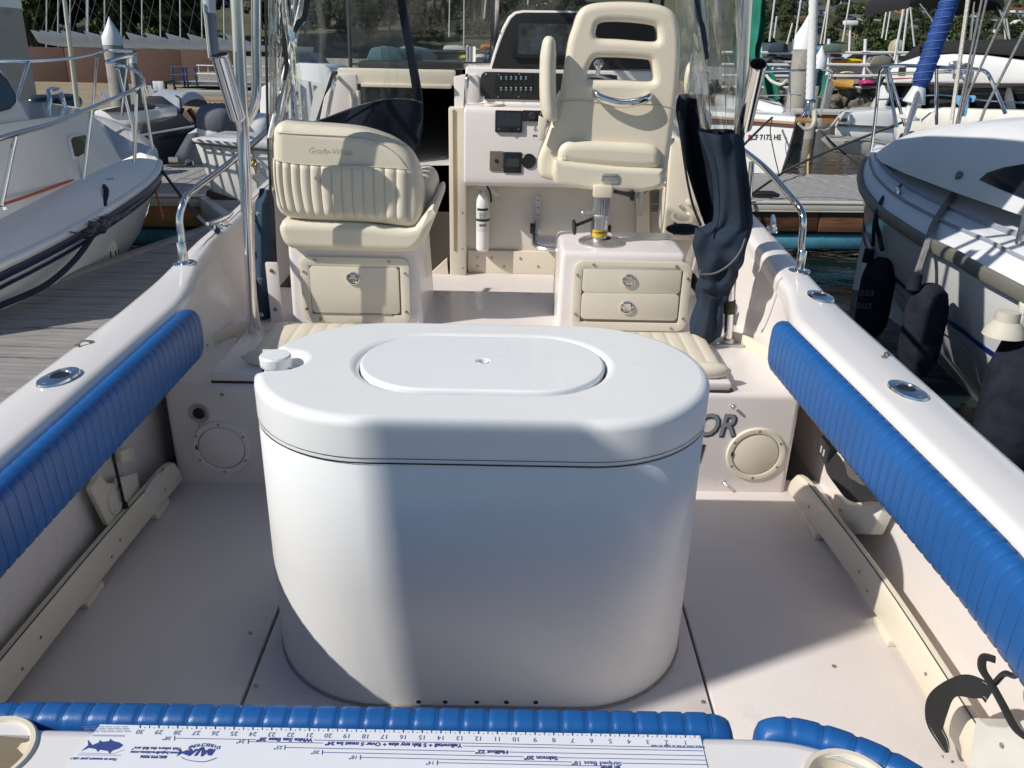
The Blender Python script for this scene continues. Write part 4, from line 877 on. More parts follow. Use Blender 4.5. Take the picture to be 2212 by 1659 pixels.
# pedestal
pb = bz(1299, 523, .705); bx0, by0 = pb.x, pb.y
g = G(); g.lathe([(.094, 0), (.094, .006), (.088, .010), (.05, .014), (.038, .018)], (bx0, by0, .704), (0, 0, 1), 36, cap=False); ped = build('pedestal_base', g, DULL, HS)
screws(ped, [(bx0+.078*math.cos(R(a)), by0+.078*math.sin(R(a)), .714) for a in (-70, -20, 30, 90, 150, 215)], (0, 0, 1), .006)
g = G(); g.cyl((bx0-.012, by0, .71), (bx0-.012, by0, .815), .034, n=28); lp = build('pedestal_sleeve', g, ALU, HS)
g = G()
for j in range(20): a = 2*math.pi*j/20; g.cyl((bx0-.008+.028*math.cos(a), by0+.028*math.sin(a), .80), (bx0-.008+.028*math.cos(a), by0+.028*math.sin(a), .905), .0048, n=6)
g.cyl((bx0-.008, by0, .80), (bx0-.008, by0, .905), .026, n=20); build('pedestal_post', g, ALU, HS)
g = G(); g.torus((bx0-.012, by0, .815), .033, .004, (0, 0, 1), 28, 6); build('sleeve_collar', g, DULL, lp)
g = G(); g.box((bx0-.012, by0-.01, .915), (.072, .08, .045)); build('pedestal_head', g, SHELL, HS, bevel=.004)
g = G(); g.tube([(bx0+.03, by0-.03, .915), (bx0+.075, by0-.035, .908), (bx0+.10, by0-.035, .905)], [.008, .009, .014], 10); g.box((bx0+.105, by0-.03, .90), (.016, .03, .035)); build('swivel_lever', g, BLACK, HS, bevel=.002)
g = G(); 
wl = lambda a, z: (bx0-.012+.0345*math.sin(a), by0-.0345*math.cos(a), z)
g.grid(lambda u, v: wl(lerp(-.95, .95, u), lerp(.733, .760, v)), 16, 1); ws_ = build('warning_label', g, mat('warning_yellow', (.80, .52, .02), .45), HS)
text('! WARNING', .0105, frame(Vector(wl(.05, .752))+Vector((0, -.002, 0)), (1, 0, 0), (0, 0, 1)), INK if False else mat('label_black', (.02, .02, .02), .5), 'label_text', ws_, depth=.0001, off=.0004)
kp_ = by(1240, 491, by0-.02); g = G(); g.tube([(bx0-.045, by0-.01, .80), (kp_.x, by0-.02, kp_.z+.005)], .007, 8); g.lathe([(.012, -.008), (.030, -.005), (.032, .0), (.030, .006), (.014, .010)], (kp_.x, by0-.02, kp_.z), (1, 0, .1), 8); build('clamp_knob', g, BLACK, HS)
g = G(); g.tube([(bx0-.045, by0-.012, .828), (bx0-.075, by0-.018, .826)], .006, 8); g.ell((bx0-.082, by0-.018, .826), (.009, .009, .009), 10, 8); build('clamp_pin', g, DULL, HS)
# ---------------------------------------------------------------- instruments
def dash_plate(nm, label, cat, px0, py0, px1, py1, r, m, d=.012, y=None):
    """flat instrument on the sloping dash face"""
    def hit(px, py):
        o = Vector((0, 0, HB)); dd = BB[2]+BB[0]*((px-CX)/F)+BB[1]*((CY-py)/F); p0 = Vector((0, YC-.205, .77)); t = (p0-o).dot(dn)/dd.dot(dn); return o+dd*t
    a, b = hit(px0, py0), hit(px1, py1); c = (a+b)/2; w_ = abs(b.x-a.x); h = abs((b-a).dot(dv)); t = thing(nm, label, cat, c)
    g = G(); plate(g, c, w_, h, r, d, (1, 0, 0), dv); build('case', g, m, t, bevel=.0015); return t, c+dn*d, w_, h
sgn = -1 if dn.y > 0 else 1; dn = dn*sgn if dn.y > 0 else dn
t, c, w_, h = dash_plate('autopilot_display', 'square black autopilot display on the cream dash', 'display', 1070, 238, 1128, 287, .006, BLACK, .014)
g = G(); plate(g, c+dv*h*.10, w_*.86, h*.62, .004, .0006, (1, 0, 0), dv); sr = build('screen', g, SCREEN, t)
text('264', .030, frame(c+dv*h*.10+dn*.0016, (1, 0, 0), dv), mat('lcd_digit', (.045, .055, .065), .3), 'display_digits', sr, depth=.0001)
g = G(); g.lathe([(.012, 0), (.011, .010), (.0005, .011)], c-dv*h*.32, dn, 20, cap=False); build('dial', g, BLACK, t)
GREYP = mat('key_print', (.45, .45, .46), .5)
for s_, ch in ((-1, '<'), (1, '>')): text(ch, .016, frame(c-dv*h*.34+Vector((s_*w_*.36, 0, 0))+dn*.0008, (1, 0, 0), dv), GREYP, 'key_arrow', t, depth=.0001)
t, c, w_, h = dash_plate('control_knob_panel', 'small black control panel with a round knob beside the autopilot display', 'control', 1128.5, 238, 1186, 263, .005, BLACK, .016)
g = G(); g.lathe([(.019, 0), (.018, .014), (.015, .017), (.0005, .017)], c-Vector((w_*.12, 0, 0)), dn, 28, cap=False); build('knob', g, BLACKM, t)
for k, cl_ in ((.22, 'a'), (0, 'b'), (-.25, 'c')): g = G(); g.lathe([(.003, 0), (.0005, .001)], c+Vector((w_*.17, 0, 0))+dv*h*k, dn, 8, cap=False); build('indicator', g, GREYP if cl_ != 'c' else REDP, t)
t, c, w_, h = dash_plate('bronze_gauge', 'small bronze faced gauge at the lower left of the dash', 'gauge', 1058, 326, 1087, 369, .004, mat('bronze_face', (.20, .17, .12), .4, metal=.3), .008)
g = G(); g.lathe([(.010, 0), (.010, .003), (.0005, .003)], c, dn, 16, cap=False); build('gauge_eye', g, BLACK, t); screws(t, [c+Vector((a*w_*.4, 0, 0))+dv*h*b for a, b in ((-1, .42), (1, .42), (-1, -.42), (1, -.42))], dn, .004)
t, c, w_, h = dash_plate('engine_hour_panel', 'upright navy black instrument panel low on the dash', 'gauge', 1089, 328, 1126, 374, .004, mat('panel_navy', (.012, .015, .024), .3), .008)
g = G(); plate(g, c, w_*.72, h*.4, .004, .0008, (1, 0, 0), dv); build('screen', g, SCREEN, t)
def hitd(px, py):
    o = Vector((0, 0, HB)); dd = BB[2]+BB[0]*((px-CX)/F)+BB[1]*((CY-py)/F); p0 = Vector((0, YC-.205, .77)); tt = (p0-o).dot(dn)/dd.dot(dn); return o+dd*tt
c = hitd(1142, 348); t = thing('round_gauge', 'round black gauge low on the dash left of the helm seat', 'gauge', c); g = G(); g.lathe([(.037, 0), (.037, .006), (.033, .009), (.031, .006), (.0005, .006)], c, dn, 32, cap=False); build('gauge_case', g, BLACK, t)
# switch panel
SP = thing('switch_panel', 'black panel of rocker switches under the chart plotter', 'switch panel', (.05, YC, 1.2)); a = by(1038, 155, YC-.03); b = by(1330, 220, YC-.03)
g = G(); plate(g, ((a.x+b.x)/2, YC-.005, (a.z+b.z)/2), b.x-a.x, a.z-b.z, .03, .022); build('back_plate', g, BLACKM, SP, bevel=.002)
a2 = by(1070, 158, YC-.03); b2 = by(1330, 215, YC-.03); g = G(); plate(g, ((a2.x+b2.x)/2, YC-.027, (a2.z+b2.z)/2+.003), b2.x-a2.x, a2.z-b2.z, .008, .006); build('switch_plate', g, BLACK, SP, bevel=.001)
screws(SP, [(by(px, py, YC-.03).x, YC-.034, by(px, py, YC-.03).z) for px, py in ((1077, 161), (1122, 160), (1076, 209), (1120, 209))], (0, -1, 0), .004); screws(SP, [(by(px, py, YC-.03).x, YC-.028, by(px, py, YC-.03).z) for px, py in ((1050, 160), (1045, 210))], (0, -1, 0), .006, DULL)
ICON = mat('switch_icon', (.35, .50, .55), .5)
for r_ in range(2):
    for k_ in range(7):
        p = by(1082.5+k_*10.7, 171.5+r_*23.3, YC-.035); g = G(); c = Vector((p.x, YC-.033, p.z)); g.hexa([c+Vector(q) for q in ((-.0098, 0, -.022), (.0098, 0, -.022), (.0098, .004, -.022), (-.0098, .004, -.022), (-.0098, -.004, .022), (.0098, -.004, .022), (.0098, .004, .022), (-.0098, .004, .022))]); sw = build('rocker_switch', g, BLACK, SP, bevel=.0012)
        if not (r_ == 0 and k_ == 6):
            g = G(); plate(g, c+Vector((0, -.0036, .012)), .009, .006, .002, .0006); plate(g, c+Vector((0, -.0024, .003)), .011, .0022, .0008, .0006); plate(g, c+Vector((0, -.0018, -.001)), .007, .0018, .0006, .0006); build('switch_icon', g, ICON, sw)
p = by(1171, 199, YC-.03); g = G(); g.box((p.x+.006, YC-.034, p.z), (.016, .006, .045)); build('amber_cover', g, mat('amber_plastic', (.75, .22, .03), .3), SP)
# chart plotter pod
POD = thing('chart_plotter', 'chart plotter in a black fascia on the rounded cream pod', 'chart plotter', (.2, YC, 1.28)); yP = YC+.02
OUT = [(1057, 150), (1062, 128), (1072, 95), (1085, 60), (1098, 36), (1112, 25), (1130, 22), (1300, 24), (1420, 28), (1430, 60), (1430, 152)]
O2 = clean([q2(a, b, yP) for a, b in OUT], .004); g = G(); rounded_plate(g, O2, [], .012, .35, lambda x, y, d: (x, yP-.02+d, y), nseg=4); build('pod_moulding', g, GEL, POD, ang=60)
OUT = [(1062, 148), (1070, 122), (1080, 92), (1092, 62), (1104, 40), (1115, 30), (1132, 27), (1300, 28), (1415, 31), (1422, 60), (1422, 150)]
O2 = clean([q2(a, b, yP-.02) for a, b in OUT], .004); g = G(); rounded_plate(g, O2, [], .002, .012, lambda x, y, d: (x, yP-.031+d, y), nseg=2); build('fascia', g, BLACKM, POD)
a = by(1108, 42, yP-.04); b = by(1262, 128, yP-.04); g = G(); plate(g, ((a.x+b.x)/2, yP-.030, (a.z+b.z)/2), b.x-a.x, a.z-b.z, .008, .016); ps = build('plotter_case', g, BLACK, POD, bevel=.002)
a2 = by(1120, 50, yP-.05); b2 = by(1252, 120, yP-.05); g = G(); plate(g, ((a2.x+b2.x)/2, yP-.045, (a2.z+b2.z)/2), b2.x-a2.x, a2.z-b2.z, .003, .0015)
SCRM = mat('plotter_screen', (.035, .045, .055), .12, var=.9, vs_=22, col2=(.008, .008, .009), coat=.6); build('plotter_screen', g, SCRM, ps)
screws(POD, [(by(px, py, yP-.03).x, yP-.033, by(px, py, yP-.03).z) for px, py in ((1085, 143), (1082, 72), (1150, 33), (1138, 143), (1072, 118))], (0, -1, 0), .004, BLACK)
# steering wheel and its knob seen through the seat back
WH = thing('steering_wheel', 'chrome steering wheel with a spinner knob half hidden behind the helm seat', 'steering wheel', (.40, 4.15, 1.1)); c = Vector((.40, 4.18, 1.10)); ax = Vector((0, -1, .55)).normalized()
g = G(); g.torus(c, .19, .012, ax, 40, 8); wr = build('wheel_rim', g, STEEL, WH); u = ax.orthogonal().normalized(); v = ax.cross(u)
for k_ in range(5): a = 2*math.pi*k_/5+.3; g = G(); g.tube([c, c+(u*math.cos(a)+v*math.sin(a))*.19], .007, 8); build('spoke', g, STEEL, WH)
g = G(); g.lathe([(.035, 0), (.03, .03), (.0005, .035)], c, ax, 20); build('hub', g, STEEL, WH); g = G(); g.cyl(c-ax*.0, c-ax*.25, .03); build('column', g, BLACKM, WH)
p = by(1293, 138, 4.05); g = G(); g.lathe([(.010, 0), (.010, .03), (.022, .045), (.024, .06), (.015, .07), (.0005, .072)], (p.x, 4.06, p.z-.05), (0, -.2, 1), 20); build('spinner_knob', g, STEEL, WH)
# ---------------------------------------------------------------- fire extinguisher
EX = thing('fire_extinguisher', 'small white fire extinguisher on the console panel by the door jamb', 'fire extinguisher', by(1042, 545, YC-.06)); a = by(1043, 416, YC-.06); b = by(1042, 543, YC-.06); r_ = .036; zt, zb = a.z, b.z; x = a.x; y = YC-.05
g = G(); g.lathe([(.0005, 0), (r_*.8, .002), (r_, .012), (r_, (zt-zb)*.80), (r_*.92, (zt-zb)*.88), (r_*.6, (zt-zb)*.96), (.014, zt-zb)], (x, y, zb), (0, 0, 1), 28, cap=False); bod = build('cylinder', g, WHITE, EX)
g = G(); g.cyl((x, y, zt-.005), (x, y, zt+.04), .013); g.box((x-.005, y, zt+.03), (.05, .022, .02)); g.box((x-.035, y-.005, zt+.028), (.03, .014, .010)); build('valve', g, DULL, EX, bevel=.002)
g = G(); g.lathe([(.012, 0), (.012, .006), (.0005, .006)], (x-.004, y-.011, zt+.028), (0, -1, 0), 18, cap=False); build('pressure_gauge', g, DULL, EX)
g = G(); g.tube(smooth_pts([(x+.02, y-.005, zt+.035), (x+.036, y-.012, zt+.01), (x+.044, y-.014, zt-.03), (x+.044, y-.014, zt-.05)], 4), .0055, 8); build('lever', g, BLACK, EX)
g = G(); P = [(x+.02, y-.002, zt+.05), (x+.06, y-.004, zt+.012), (x+.085, y-.004, zt-.01), (x+.075, y-.004, zt-.02), (x+.035, y-.004, zt+.0)]; g.prism(P, (0, .001, 0)); build('inspection_tag', g, mat('tag_paper', (.74, .72, .58), .7), EX)
def wrap(z0, z1, a0, a1, m, nm, rr=1.012): g = G(); g.grid(lambda u, v: (x+r_*rr*math.sin(lerp(a0, a1, u)), y-r_*rr*math.cos(lerp(a0, a1, u)), lerp(z0, z1, v)), 18, 1); return build(nm, g, m, bod)
H_ = zt-zb; wrap(zb+H_*.36, zb+H_*.76, -1.1, 1.1, mat('label_paper', (.66, .66, .64), .5), 'label'); wrap(zb+H_*.53, zb+H_*.57, -2.2, 2.2, mat('strap_black', (.03, .03, .03), .6), 'strap', 1.03); wrap(zb+H_*.71, zb+H_*.75, -.9, .9, MATS['strap_black'], 'label_bar', 1.02)
g = G()
for k_ in range(3):
    for j in range(3): g.box((x-.012+j*.013, y-r_*1.018, zb+H_*(.47-.0*k_)), (.009, .001, .012))
for k_ in range(4): g.box((x-.002, y-r_*1.02, zb+H_*(.67-k_*.03)), (.034, .001, .003))
build('label_print', g, mat('label_grey', (.18, .18, .19), .6), bod)
# fold-down foot rest
FT = thing('foot_rest', 'fold down slatted aluminium foot rest on the console panel', 'foot rest', (.3, YC-.1, .45)); L0 = by(1157, 425, YC-.02); L1 = by(1160, 503, YC-.02); R0 = by(1312, 428, YC-.02)
for nm_, px in (('wall_bracket', L0.x+.012), ('wall_bracket', R0.x-.012)): g = G(); g.box((px, YC-.012, (L0.z+L1.z)/2), (.035, .006, .20)); g.box((px-.016, YC-.03, (L0.z+L1.z)/2), (.004, .04, .20)); o = build(nm_, g, ALU, FT, bevel=.002); screws(o, [(px+.003, YC-.016, L0.z-d) for d in (.02, .06, .10)], (0, -1, 0), .006)
for px in (L0.x-.012, R0.x+.012): g = G(); g.cyl((px-.014, YC-.05, L1.z+.03), (px+.014, YC-.05, L1.z+.03), .03, n=10); build('hinge_knob', g, BLACK, FT, bevel=.003)
for k_ in range(5): g = G(); g.box(((L0.x+R0.x)/2, YC-.06-k_*.030, L1.z-.012), (R0.x-L0.x-.03, .022, .012)); build('slat', g, ALU, FT, bevel=.002)
g = G(); g.tube(smooth_pts([(L0.x+.005, YC-.03, L1.z-.01), (L0.x+.005, YC-.14, L1.z-.03), (L0.x+.03, YC-.20, L1.z-.035), (L0.x+.10, YC-.225, L1.z-.035), (R0.x-.10, YC-.225, L1.z-.035), (R0.x-.03, YC-.20, L1.z-.035), (R0.x-.005, YC-.14, L1.z-.03), (R0.x-.005, YC-.03, L1.z-.01)], 5), .013, 8, flat=1.6); build('rest_rim', g, ALU, FT)
# placards by the helm
for px0, py0, px1, py1, lab in ((1404, 411, 1441, 440, 'upper printed grey placard on the panel beside the helm seat'), (1403, 441, 1438, 458, 'lower printed grey placard on the panel beside the helm seat')):
    a, b = by(px0, py0, YC-.012), by(px1, py1, YC-.012); c = (a+b)/2; t = thing('placard', lab, 'placard', c, 'helm placards'); g = G(); plate(g, (c.x, YC-.011, c.z), b.x-a.x, a.z-b.z, .002, .0015); build('plate', g, mat('placard_grey', (.42, .44, .46), .4), t)
    g = G(); n_ = 5 if py1-py0 > 20 else 3
    for k_ in range(n_): g.box((c.x-.002*(k_ % 2), YC-.0131, a.z-(k_+1.2)*(a.z-b.z)/(n_+1)), ((b.x-a.x)*(.8-.12*(k_ % 2)), .0006, .004))
    build('print_lines', g, mat('placard_print', (.16, .17, .19), .5), t)
# ---------------------------------------------------------------- items under the gunwales
GAFF = thing('gaff', 'slim black rod with a T end leaning on the port liner under the blue bolster', 'gaff', (-1.17, 1.95, .1)); a = bx(244.5, 986, -1.165); b = bx(272, 1104, -1.17)
g = G(); g.tube([a+Vector((0, .05, .12)), a, b], .005, 8); build('shaft', g, BLACK, GAFF); g = G(); d = (b-a).normalized(); g.tube([b-d*.03, b+d*.02], .010, 10); build('collar', g, BLACK, GAFF)
g = G(); g.tube([b+Vector((0, -.045, -.0)), b+Vector((0, -.03, -.004)), b+Vector((0, .03, -.004)), b+Vector((0, .045, .0))], [.009, .011, .011, .009], 10); build('t_handle', g, BLACK, GAFF)
RR = thing('rod_rack', 'cream board rod rack with round notches on the port liner', 'rod rack', (-1.2, 1.9, .2))
for pts in ([(250.5, 974), (279, 965), (282, 993.5), (253.5, 1001)], [(183, 1055), (207, 1025), (213, 1036), (222, 1043), (232, 1044), (243, 1041.5), (249, 1031), (286.5, 1020.5), (301.5, 1115), (288, 1134.5), (222, 1134.5)]):
    P = [bx(a, b, -1.195) for a, b in pts]; g = G(); g.prism([(p.x, p.y, p.z) for p in P], (.016, 0, 0)); build('rack_board', g, PLAST, RR, bevel=.004)
c = bx(249, 1078, -1.178); g = G(); g.torus(c, .042, .006, (1, 0, 0), 28, 6); build('notch_ring', g, PLAST, RR)
HOSE = thing('hose_coil', 'coil of clear white hose lying behind the port toe rail', 'hose', (-1.17, 2.2, .1)); c = bx(322, 1056, -1.165)
g = G(); g.tube([(c.x+.02*math.sin(a)+.006*k, c.y+.075*math.cos(a)*(1+.05*k), c.z+.032*math.sin(a)+.004*k) for k in range(2) for a in [2*math.pi*i/24 for i in range(24)]], .009, 8); build('hose', g, mat('hose_plastic', (.66, .67, .62), .25, coat=.3), HOSE)
g = G(); e = c+Vector((-.055, -.02, 0)); g.tube(smooth_pts([e, e+Vector((-.02, -.04, .0)), e+Vector((-.035, -.10, -.03))], 4), .009, 8); build('hose_tail', g, MATS['hose_plastic'], HOSE)
# gaff / rod chocks with black straps on the starboard liner
def chock(label, pts, x, d, strap, grp, sw=.045):
    P = [bx(a, b, x) for a, b in pts]; c = sum(P, Vector())/len(P); t = thing('rod_chock', label, 'chock', c, grp); g = G(); g.prism(P, (d, 0, 0)); o = build('chock_block', g, mat('chock_white', (.72, .71, .66), .35), t, bevel=.005, seg=3)
    S = smooth_pts([bx(a, b, xx) for a, b, xx in strap], 6); g = G(); rings = []
    for i, p in enumerate(S):
        tn = (S[min(i+1, len(S)-1)]-S[max(i-1, 0)]).normalized(); s_ = tn.cross((p-Vector((0, 0, HB))).normalized()+Vector((.15, 0, .2))).normalized(); n_ = tn.cross(s_)
        k = sw/2*(.88+.12*math.sin(i*.45))*(lerp(.2, 1, min(1, i/(len(S)*.3))) if sw < .05 else 1); rings.append([p-s_*k-n_*.002, p+s_*k-n_*.002, p+s_*k+n_*.002, p-s_*k+n_*.002])
    g.loft(rings); st = build('strap', g, mat('webbing', (.022, .022, .023), .85, bump=.5, bs=400), t)
    g = G()
    for s__ in (-.72, .72): g.tube([p.lerp(q_, .5+.5*s__)-(p-Vector((0, 0, HB))).normalized()*.004 for p, q_ in [(r__[0], r__[1]) for r__ in rings]], .0009, 4)
    build('strap_stitching', g, mat('thread_grey', (.34, .34, .28), .7), st); return t, P
t, P = chock('white rod chock with a hanging black strap under the far end of the starboard bolster', [(1802, 1066), (1830, 1090), (1872, 1094), (1905, 1070), (1912, 1085), (1880, 1155), (1795, 1152), (1785, 1130)], 1.10, .04, [(1765, 950, 1.03), (1775, 962, 1.03), (1790, 985, 1.025), (1803, 1008, 1.02), (1818, 1038, 1.02), (1838, 1058, 1.03), (1862, 1066, 1.04), (1890, 1064, 1.06)], 'white rod chocks with straps', .062)
g = G(); p = bx(1788, 972, 1.025); g.box(p, (.03, .085, .06)); o = build('strap_buckle', g, BLACK, t, bevel=.006)
g = G()
for d in (-.012, .012): g.box(p+Vector((-.016, d, -.004)), (.002, .008, .022))
build('buckle_slot', g, mat('slot_pale', (.6, .58, .52), .6), o)
screws(t, [bx(1814, 1101, 1.098)], (-1, 0, 0), .006)
t, P = chock('white rod chock with a curled black strap at the near starboard corner', [(2107, 1550), (2130, 1568), (2170, 1570), (2230, 1545), (2260, 1570), (2260, 1690), (2090, 1660)], 1.02, .07, [(2046, 1625, 1.0), (2036, 1600, .99), (2020, 1565, .975), (2026, 1520, .965), (2050, 1490, .96), (2085, 1482, .96), (2120, 1488, .97), (2140, 1500, .98)], 'white rod chocks with straps', .046)
g = G(); g.tube(smooth_pts([bx(a, b, xx) for a, b, xx in ((2150, 1425, 1.0), (2125, 1420, .985), (2122, 1445, .98), (2140, 1475, .98), (2165, 1520, .985), (2195, 1575, .99), (2230, 1600, 1.0))], 6), .009, 8, flat=.45); build('twisted_strap', g, MATS['webbing'], t)
g = G(); g.tube(smooth_pts([bx(a, b, .985) for a, b in ((2150, 1475), (2170, 1455), (2190, 1460), (2205, 1452))], 4), .006, 8); build('strap_hook', g, BLACK, t)
screws(t, [bx(1812+352, 1500+110, 1.018)], (-1, 0, 0), .006); screws(t, [bx(2037, 1634, 1.0)], (-1, 0, 0), .004)
# ================================================================= ENCLOSURE: frame, hardtop, curtains
FRM = thing('canopy_frame', 'stainless tube frame holding up the hardtop over the helm', 'frame', (0, 3.0, ZP))
def polebase(p):
    g = G(); g.box((p.x, p.y, ZP+.006), (.115, .075, .010)); o = build('base_plate', g, DULL, FRM, bevel=.004); screws(o, [(p.x+a, p.y+b, ZP+.012) for a in (-.045, .045) for b in (-.025, .025)], (0, 0, 1), .006, STEEL)
    g = G(); g.lathe([(.027, 0), (.026, .012), (.020, .018)], (p.x, p.y, ZP+.01), (0, 0, 1), 20, cap=False); build('pole_collar', g, DULL, FRM)
ZTP = 2.52
def ext(a, b, z): return a+(b-a)*((z-a.z)/(b.z-a.z))
pb = bz(547, 736, ZP); pt = by(511, 0, pb.y); top = ext(pb, pt, ZTP); polebase(pb)
g = G(); m_ = pb.lerp(pt, .42); g.tube([pb+Vector((0, 0, .01)), m_], .0165, 16); g.tube([m_-Vector((0, 0, .004)), top], .021, 16); build('pole', g, STEEL, FRM); PT0 = top
b1 = [by(a, b, pb.y+.03) for a, b in ((553, 0), (553, 90), (554, 180), (550, 225), (538, 252), (524, 275))]; b1.insert(0, ext(b1[1], b1[0], ZTP)); 
g = G(); g.tube(smooth_pts(b1, 5), .0165, 14); build('branch_pole', g, STEEL, FRM)
sb = bz(1571, 743, ZP); st_ = by(1613, 0, sb.y); stop = ext(sb, st_, ZTP); polebase(sb)
g = G(); g.tube([sb+Vector((0, 0, .01)), stop], .019, 16); build('pole', g, STEEL, FRM)
b2 = [by(a, b, sb.y+.05) for a, b in ((1598, 0), (1601, 120), (1605, 260))]; g = G(); g.tube([ext(b2[1], b2[0], ZTP), b2[1], b2[2]], .015, 12); build('branch_pole', g, STEEL, FRM)
p = sb.lerp(st_, .105); q = sb.lerp(st_, .148); g = G(); g.tube([p, q], .0225, 16); build('pole_tape', g, mat('camo_tape', (.05, .055, .03), .8, var=.5, vs_=60), FRM)
g = G(); g.tube([top, stop], .019, 12); build('cross_bar', g, STEEL, FRM)
for s_ in (top, stop): g = G(); g.tube([s_, (s_.x, 5.2, ZTP+.01)], .019, 12); build('top_rail', g, STEEL, FRM)
for xx in (top.x, stop.x): g = G(); g.tube([(xx, 4.75, ZTP), (xx*1.02, 4.55, .9)], .010, 12); build('pole', g, BLACKM, FRM)
# a brace seen from the port pole diagonally down to the coaming
g = G(); a = by(618, 150, 3.25); b = by(583, 300, 3.1); g.tube([a+(a-b)*3, a, b], .011, 10); build('brace', g, DULL, FRM)
HT = thing('hardtop', 'white hardtop roof above the helm', 'hardtop', (0, 4.2, ZTP)); g = G(); g.box((-.02, 4.62, ZTP+.05), (1.60, 3.0, .06)); build('roof_panel', g, WGEL, HT, bevel=.025, seg=3)
# clamp-on rod holders
def clampholder(label, a, b, r, par_p):
    t = thing('clamp_rod_holder', label, 'rod holder', b, 'steel rod holders on the canopy poles'); d = (b-a).normalized(); g = G(); u = d.orthogonal().normalized()
    L_ = (b-a).length; g.lathe([(r*.55, L_), (r*.98, L_-.012), (r, L_-.03), (r, .01), (r*1.03, .004), (r*1.0, 0), (r*.92, .0), (r*.90, .02), (r*.90, L_*.9), (.0005, L_*.9)], a, d, 28, cap=False); build('holder_tube', g, STEEL, t)
    g = G(); m_ = a.lerp(b, .8); g.tube([m_, par_p], .012, 8); build('clamp', g, STEEL, t)
a = by(474, 118, pb.y-.07); b = by(517, 262, pb.y-.02); clampholder('steel rod holder tube clamped to the port canopy pole', a, b, .0285, pb.lerp(pt, .62))
a = by(1638, 138, sb.y-.20); b = by(1606, 280, sb.y-.03); clampholder('steel rod holder tube clamped to the starboard canopy pole', a, b, .0270, sb.lerp(st_, .62))
# ---- curtains
def strip(g, L_, R_, y, nu, nv, wave=lambda u, v: 0.0, ytop=None, yfun=None):
    """sheet between two pixel polylines (same number of points); wave gives the out-of-plane displacement"""
    ls = smooth_pts([by(a, b, y) for a, b in L_], 6); rs = smooth_pts([by(a, b, y) for a, b in R_], 6); n_ = len(ls)-1
    def f(u, v):
        i = min(int(v*n_), n_-1); t = v*n_-i; a = ls[i].lerp(ls[i+1], t); b = rs[i].lerp(rs[i+1], t); p = a.lerp(b, u); return (p.x, p.y+wave(u, v), p.z)
    g.grid(f, nu, nv); return g
PC = thing('port_curtain', 'clear vinyl aft curtain with a navy canvas foot hanging behind the pleated seat', 'curtain', (-.6, 3.5, 2.2)); yc = 3.50
nz = lambda x, y, s=1.0: noise.noise(Vector((x*s, y*s, 3.1)))
g = G(); strip(g, [(622, -330), (628, 0), (640, 140), (645, 262)], [(815, -330), (862, 0), (885, 130), (897, 217)], yc, 40, 40, lambda u, v: .012*math.sin(u*9+v*3)+.018*nz(u*4, v*5)); build('clear_panel', g, CLEARV, PC)
g = G(); strip(g, [(812, -330), (858, 0), (880, 125), (894, 214), (897, 250)], [(828, -330), (874, 0), (897, 130), (911, 212), (911, 262)], yc-.004, 4, 40, lambda u, v: .01*math.sin(3+v*3)); build('edge_binding', g, NAVY, PC)
g = G(); strip(g, [(827, -330), (874, 0), (897, 130), (911, 212), (911, 262), (904, 305), (893, 330)], [(830, -330), (877, 0), (900, 130), (914, 212), (914, 263), (907, 307), (895, 333)], yc-.008, 2, 60, lambda u, v: .01*math.sin(3+v*3)); build('zipper', g, ZIP, PC)
TOPC = smooth_pts([Vector((a, b, 0)) for a, b in ((636, 264), (665, 266), (700, 256), (740, 241), (780, 227), (830, 215), (870, 214), (897, 217), (911, 222))], 5); BOTC = [(636, 280), (680, 300), (720, 330), (760, 350), (800, 365), (840, 372), (870, 360), (895, 330), (912, 262)]
BOTC = smooth_pts([Vector((a, b, 0)) for a, b in BOTC], 5)
g = G(); n_ = len(TOPC)-1
g.grid(lambda u, v: (lambda p: (p.x, p.y+.02*math.sin(u*6+v*2)+.03*v*math.sin(u*11), p.z))(by(*(TOPC[min(int(u*n_+.5), n_)].lerp(BOTC[min(int(u*n_+.5), n_)], v)).xy, yc)), n_, 10); build('canvas_foot', g, NAVY, PC)
g = G(); P_ = [by(p.x, p.y, yc-.012) for p in TOPC]; g.tube(P_, .003, 5); build('binding_cord', g, mat('binding_grey', (.10, .12, .14), .7), PC)
SC = thing('side_curtain', 'gathered clear vinyl side curtain with black zip hanging by the port pole', 'curtain', (-.9, 3.1, 2.2)); ys_ = 3.16
g = G(); strip(g, [(574, -330), (577, 0), (579, 130), (582, 270), (583, 420)], [(604, -330), (606, 0), (606, 120), (603, 250), (598, 400)], ys_, 30, 40, lambda u, v: .022*math.sin(u*20+v*2)+.012*nz(u*6, v*4)); build('clear_fold', g, CLEARF, SC)
g = G(); strip(g, [(603, -330), (606, 0), (618, 110), (634, 262)], [(622, -330), (627, 0), (645, 130), (664, 260)], ys_+.1, 14, 40, lambda u, v: .016*math.sin(u*7+v*3)+.012*nz(u*6, v*5)); build('clear_fold', g, CLEARG, SC)
g = G(); strip(g, [(625, -330), (627, 0), (629, 60), (626, 110), (612, 220), (600, 280)], [(690, -330), (672, 0), (648, 70), (640, 110), (624, 220), (612, 280)], ys_+.2, 18, 40, lambda u, v: .02*math.sin(u*10+v*4)+.014*nz(u*6, v*6)); build('clear_fold', g, CLEARF, SC)
g = G(); strip(g, [(594, -330), (596, 0), (606, 75), (614, 140), (611, 175)], [(600, -330), (603, 0), (617, 75), (624, 140), (618, 172)], ys_+.05, 3, 30); build('edge_binding', g, ZIP, SC)
g = G(); strip(g, [(665, -330), (657, 0), (640, 45), (630, 66)], [(684, -330), (670, 0), (650, 55), (634, 78)], ys_+.16, 3, 24); build('edge_binding', g, NAVY, SC)
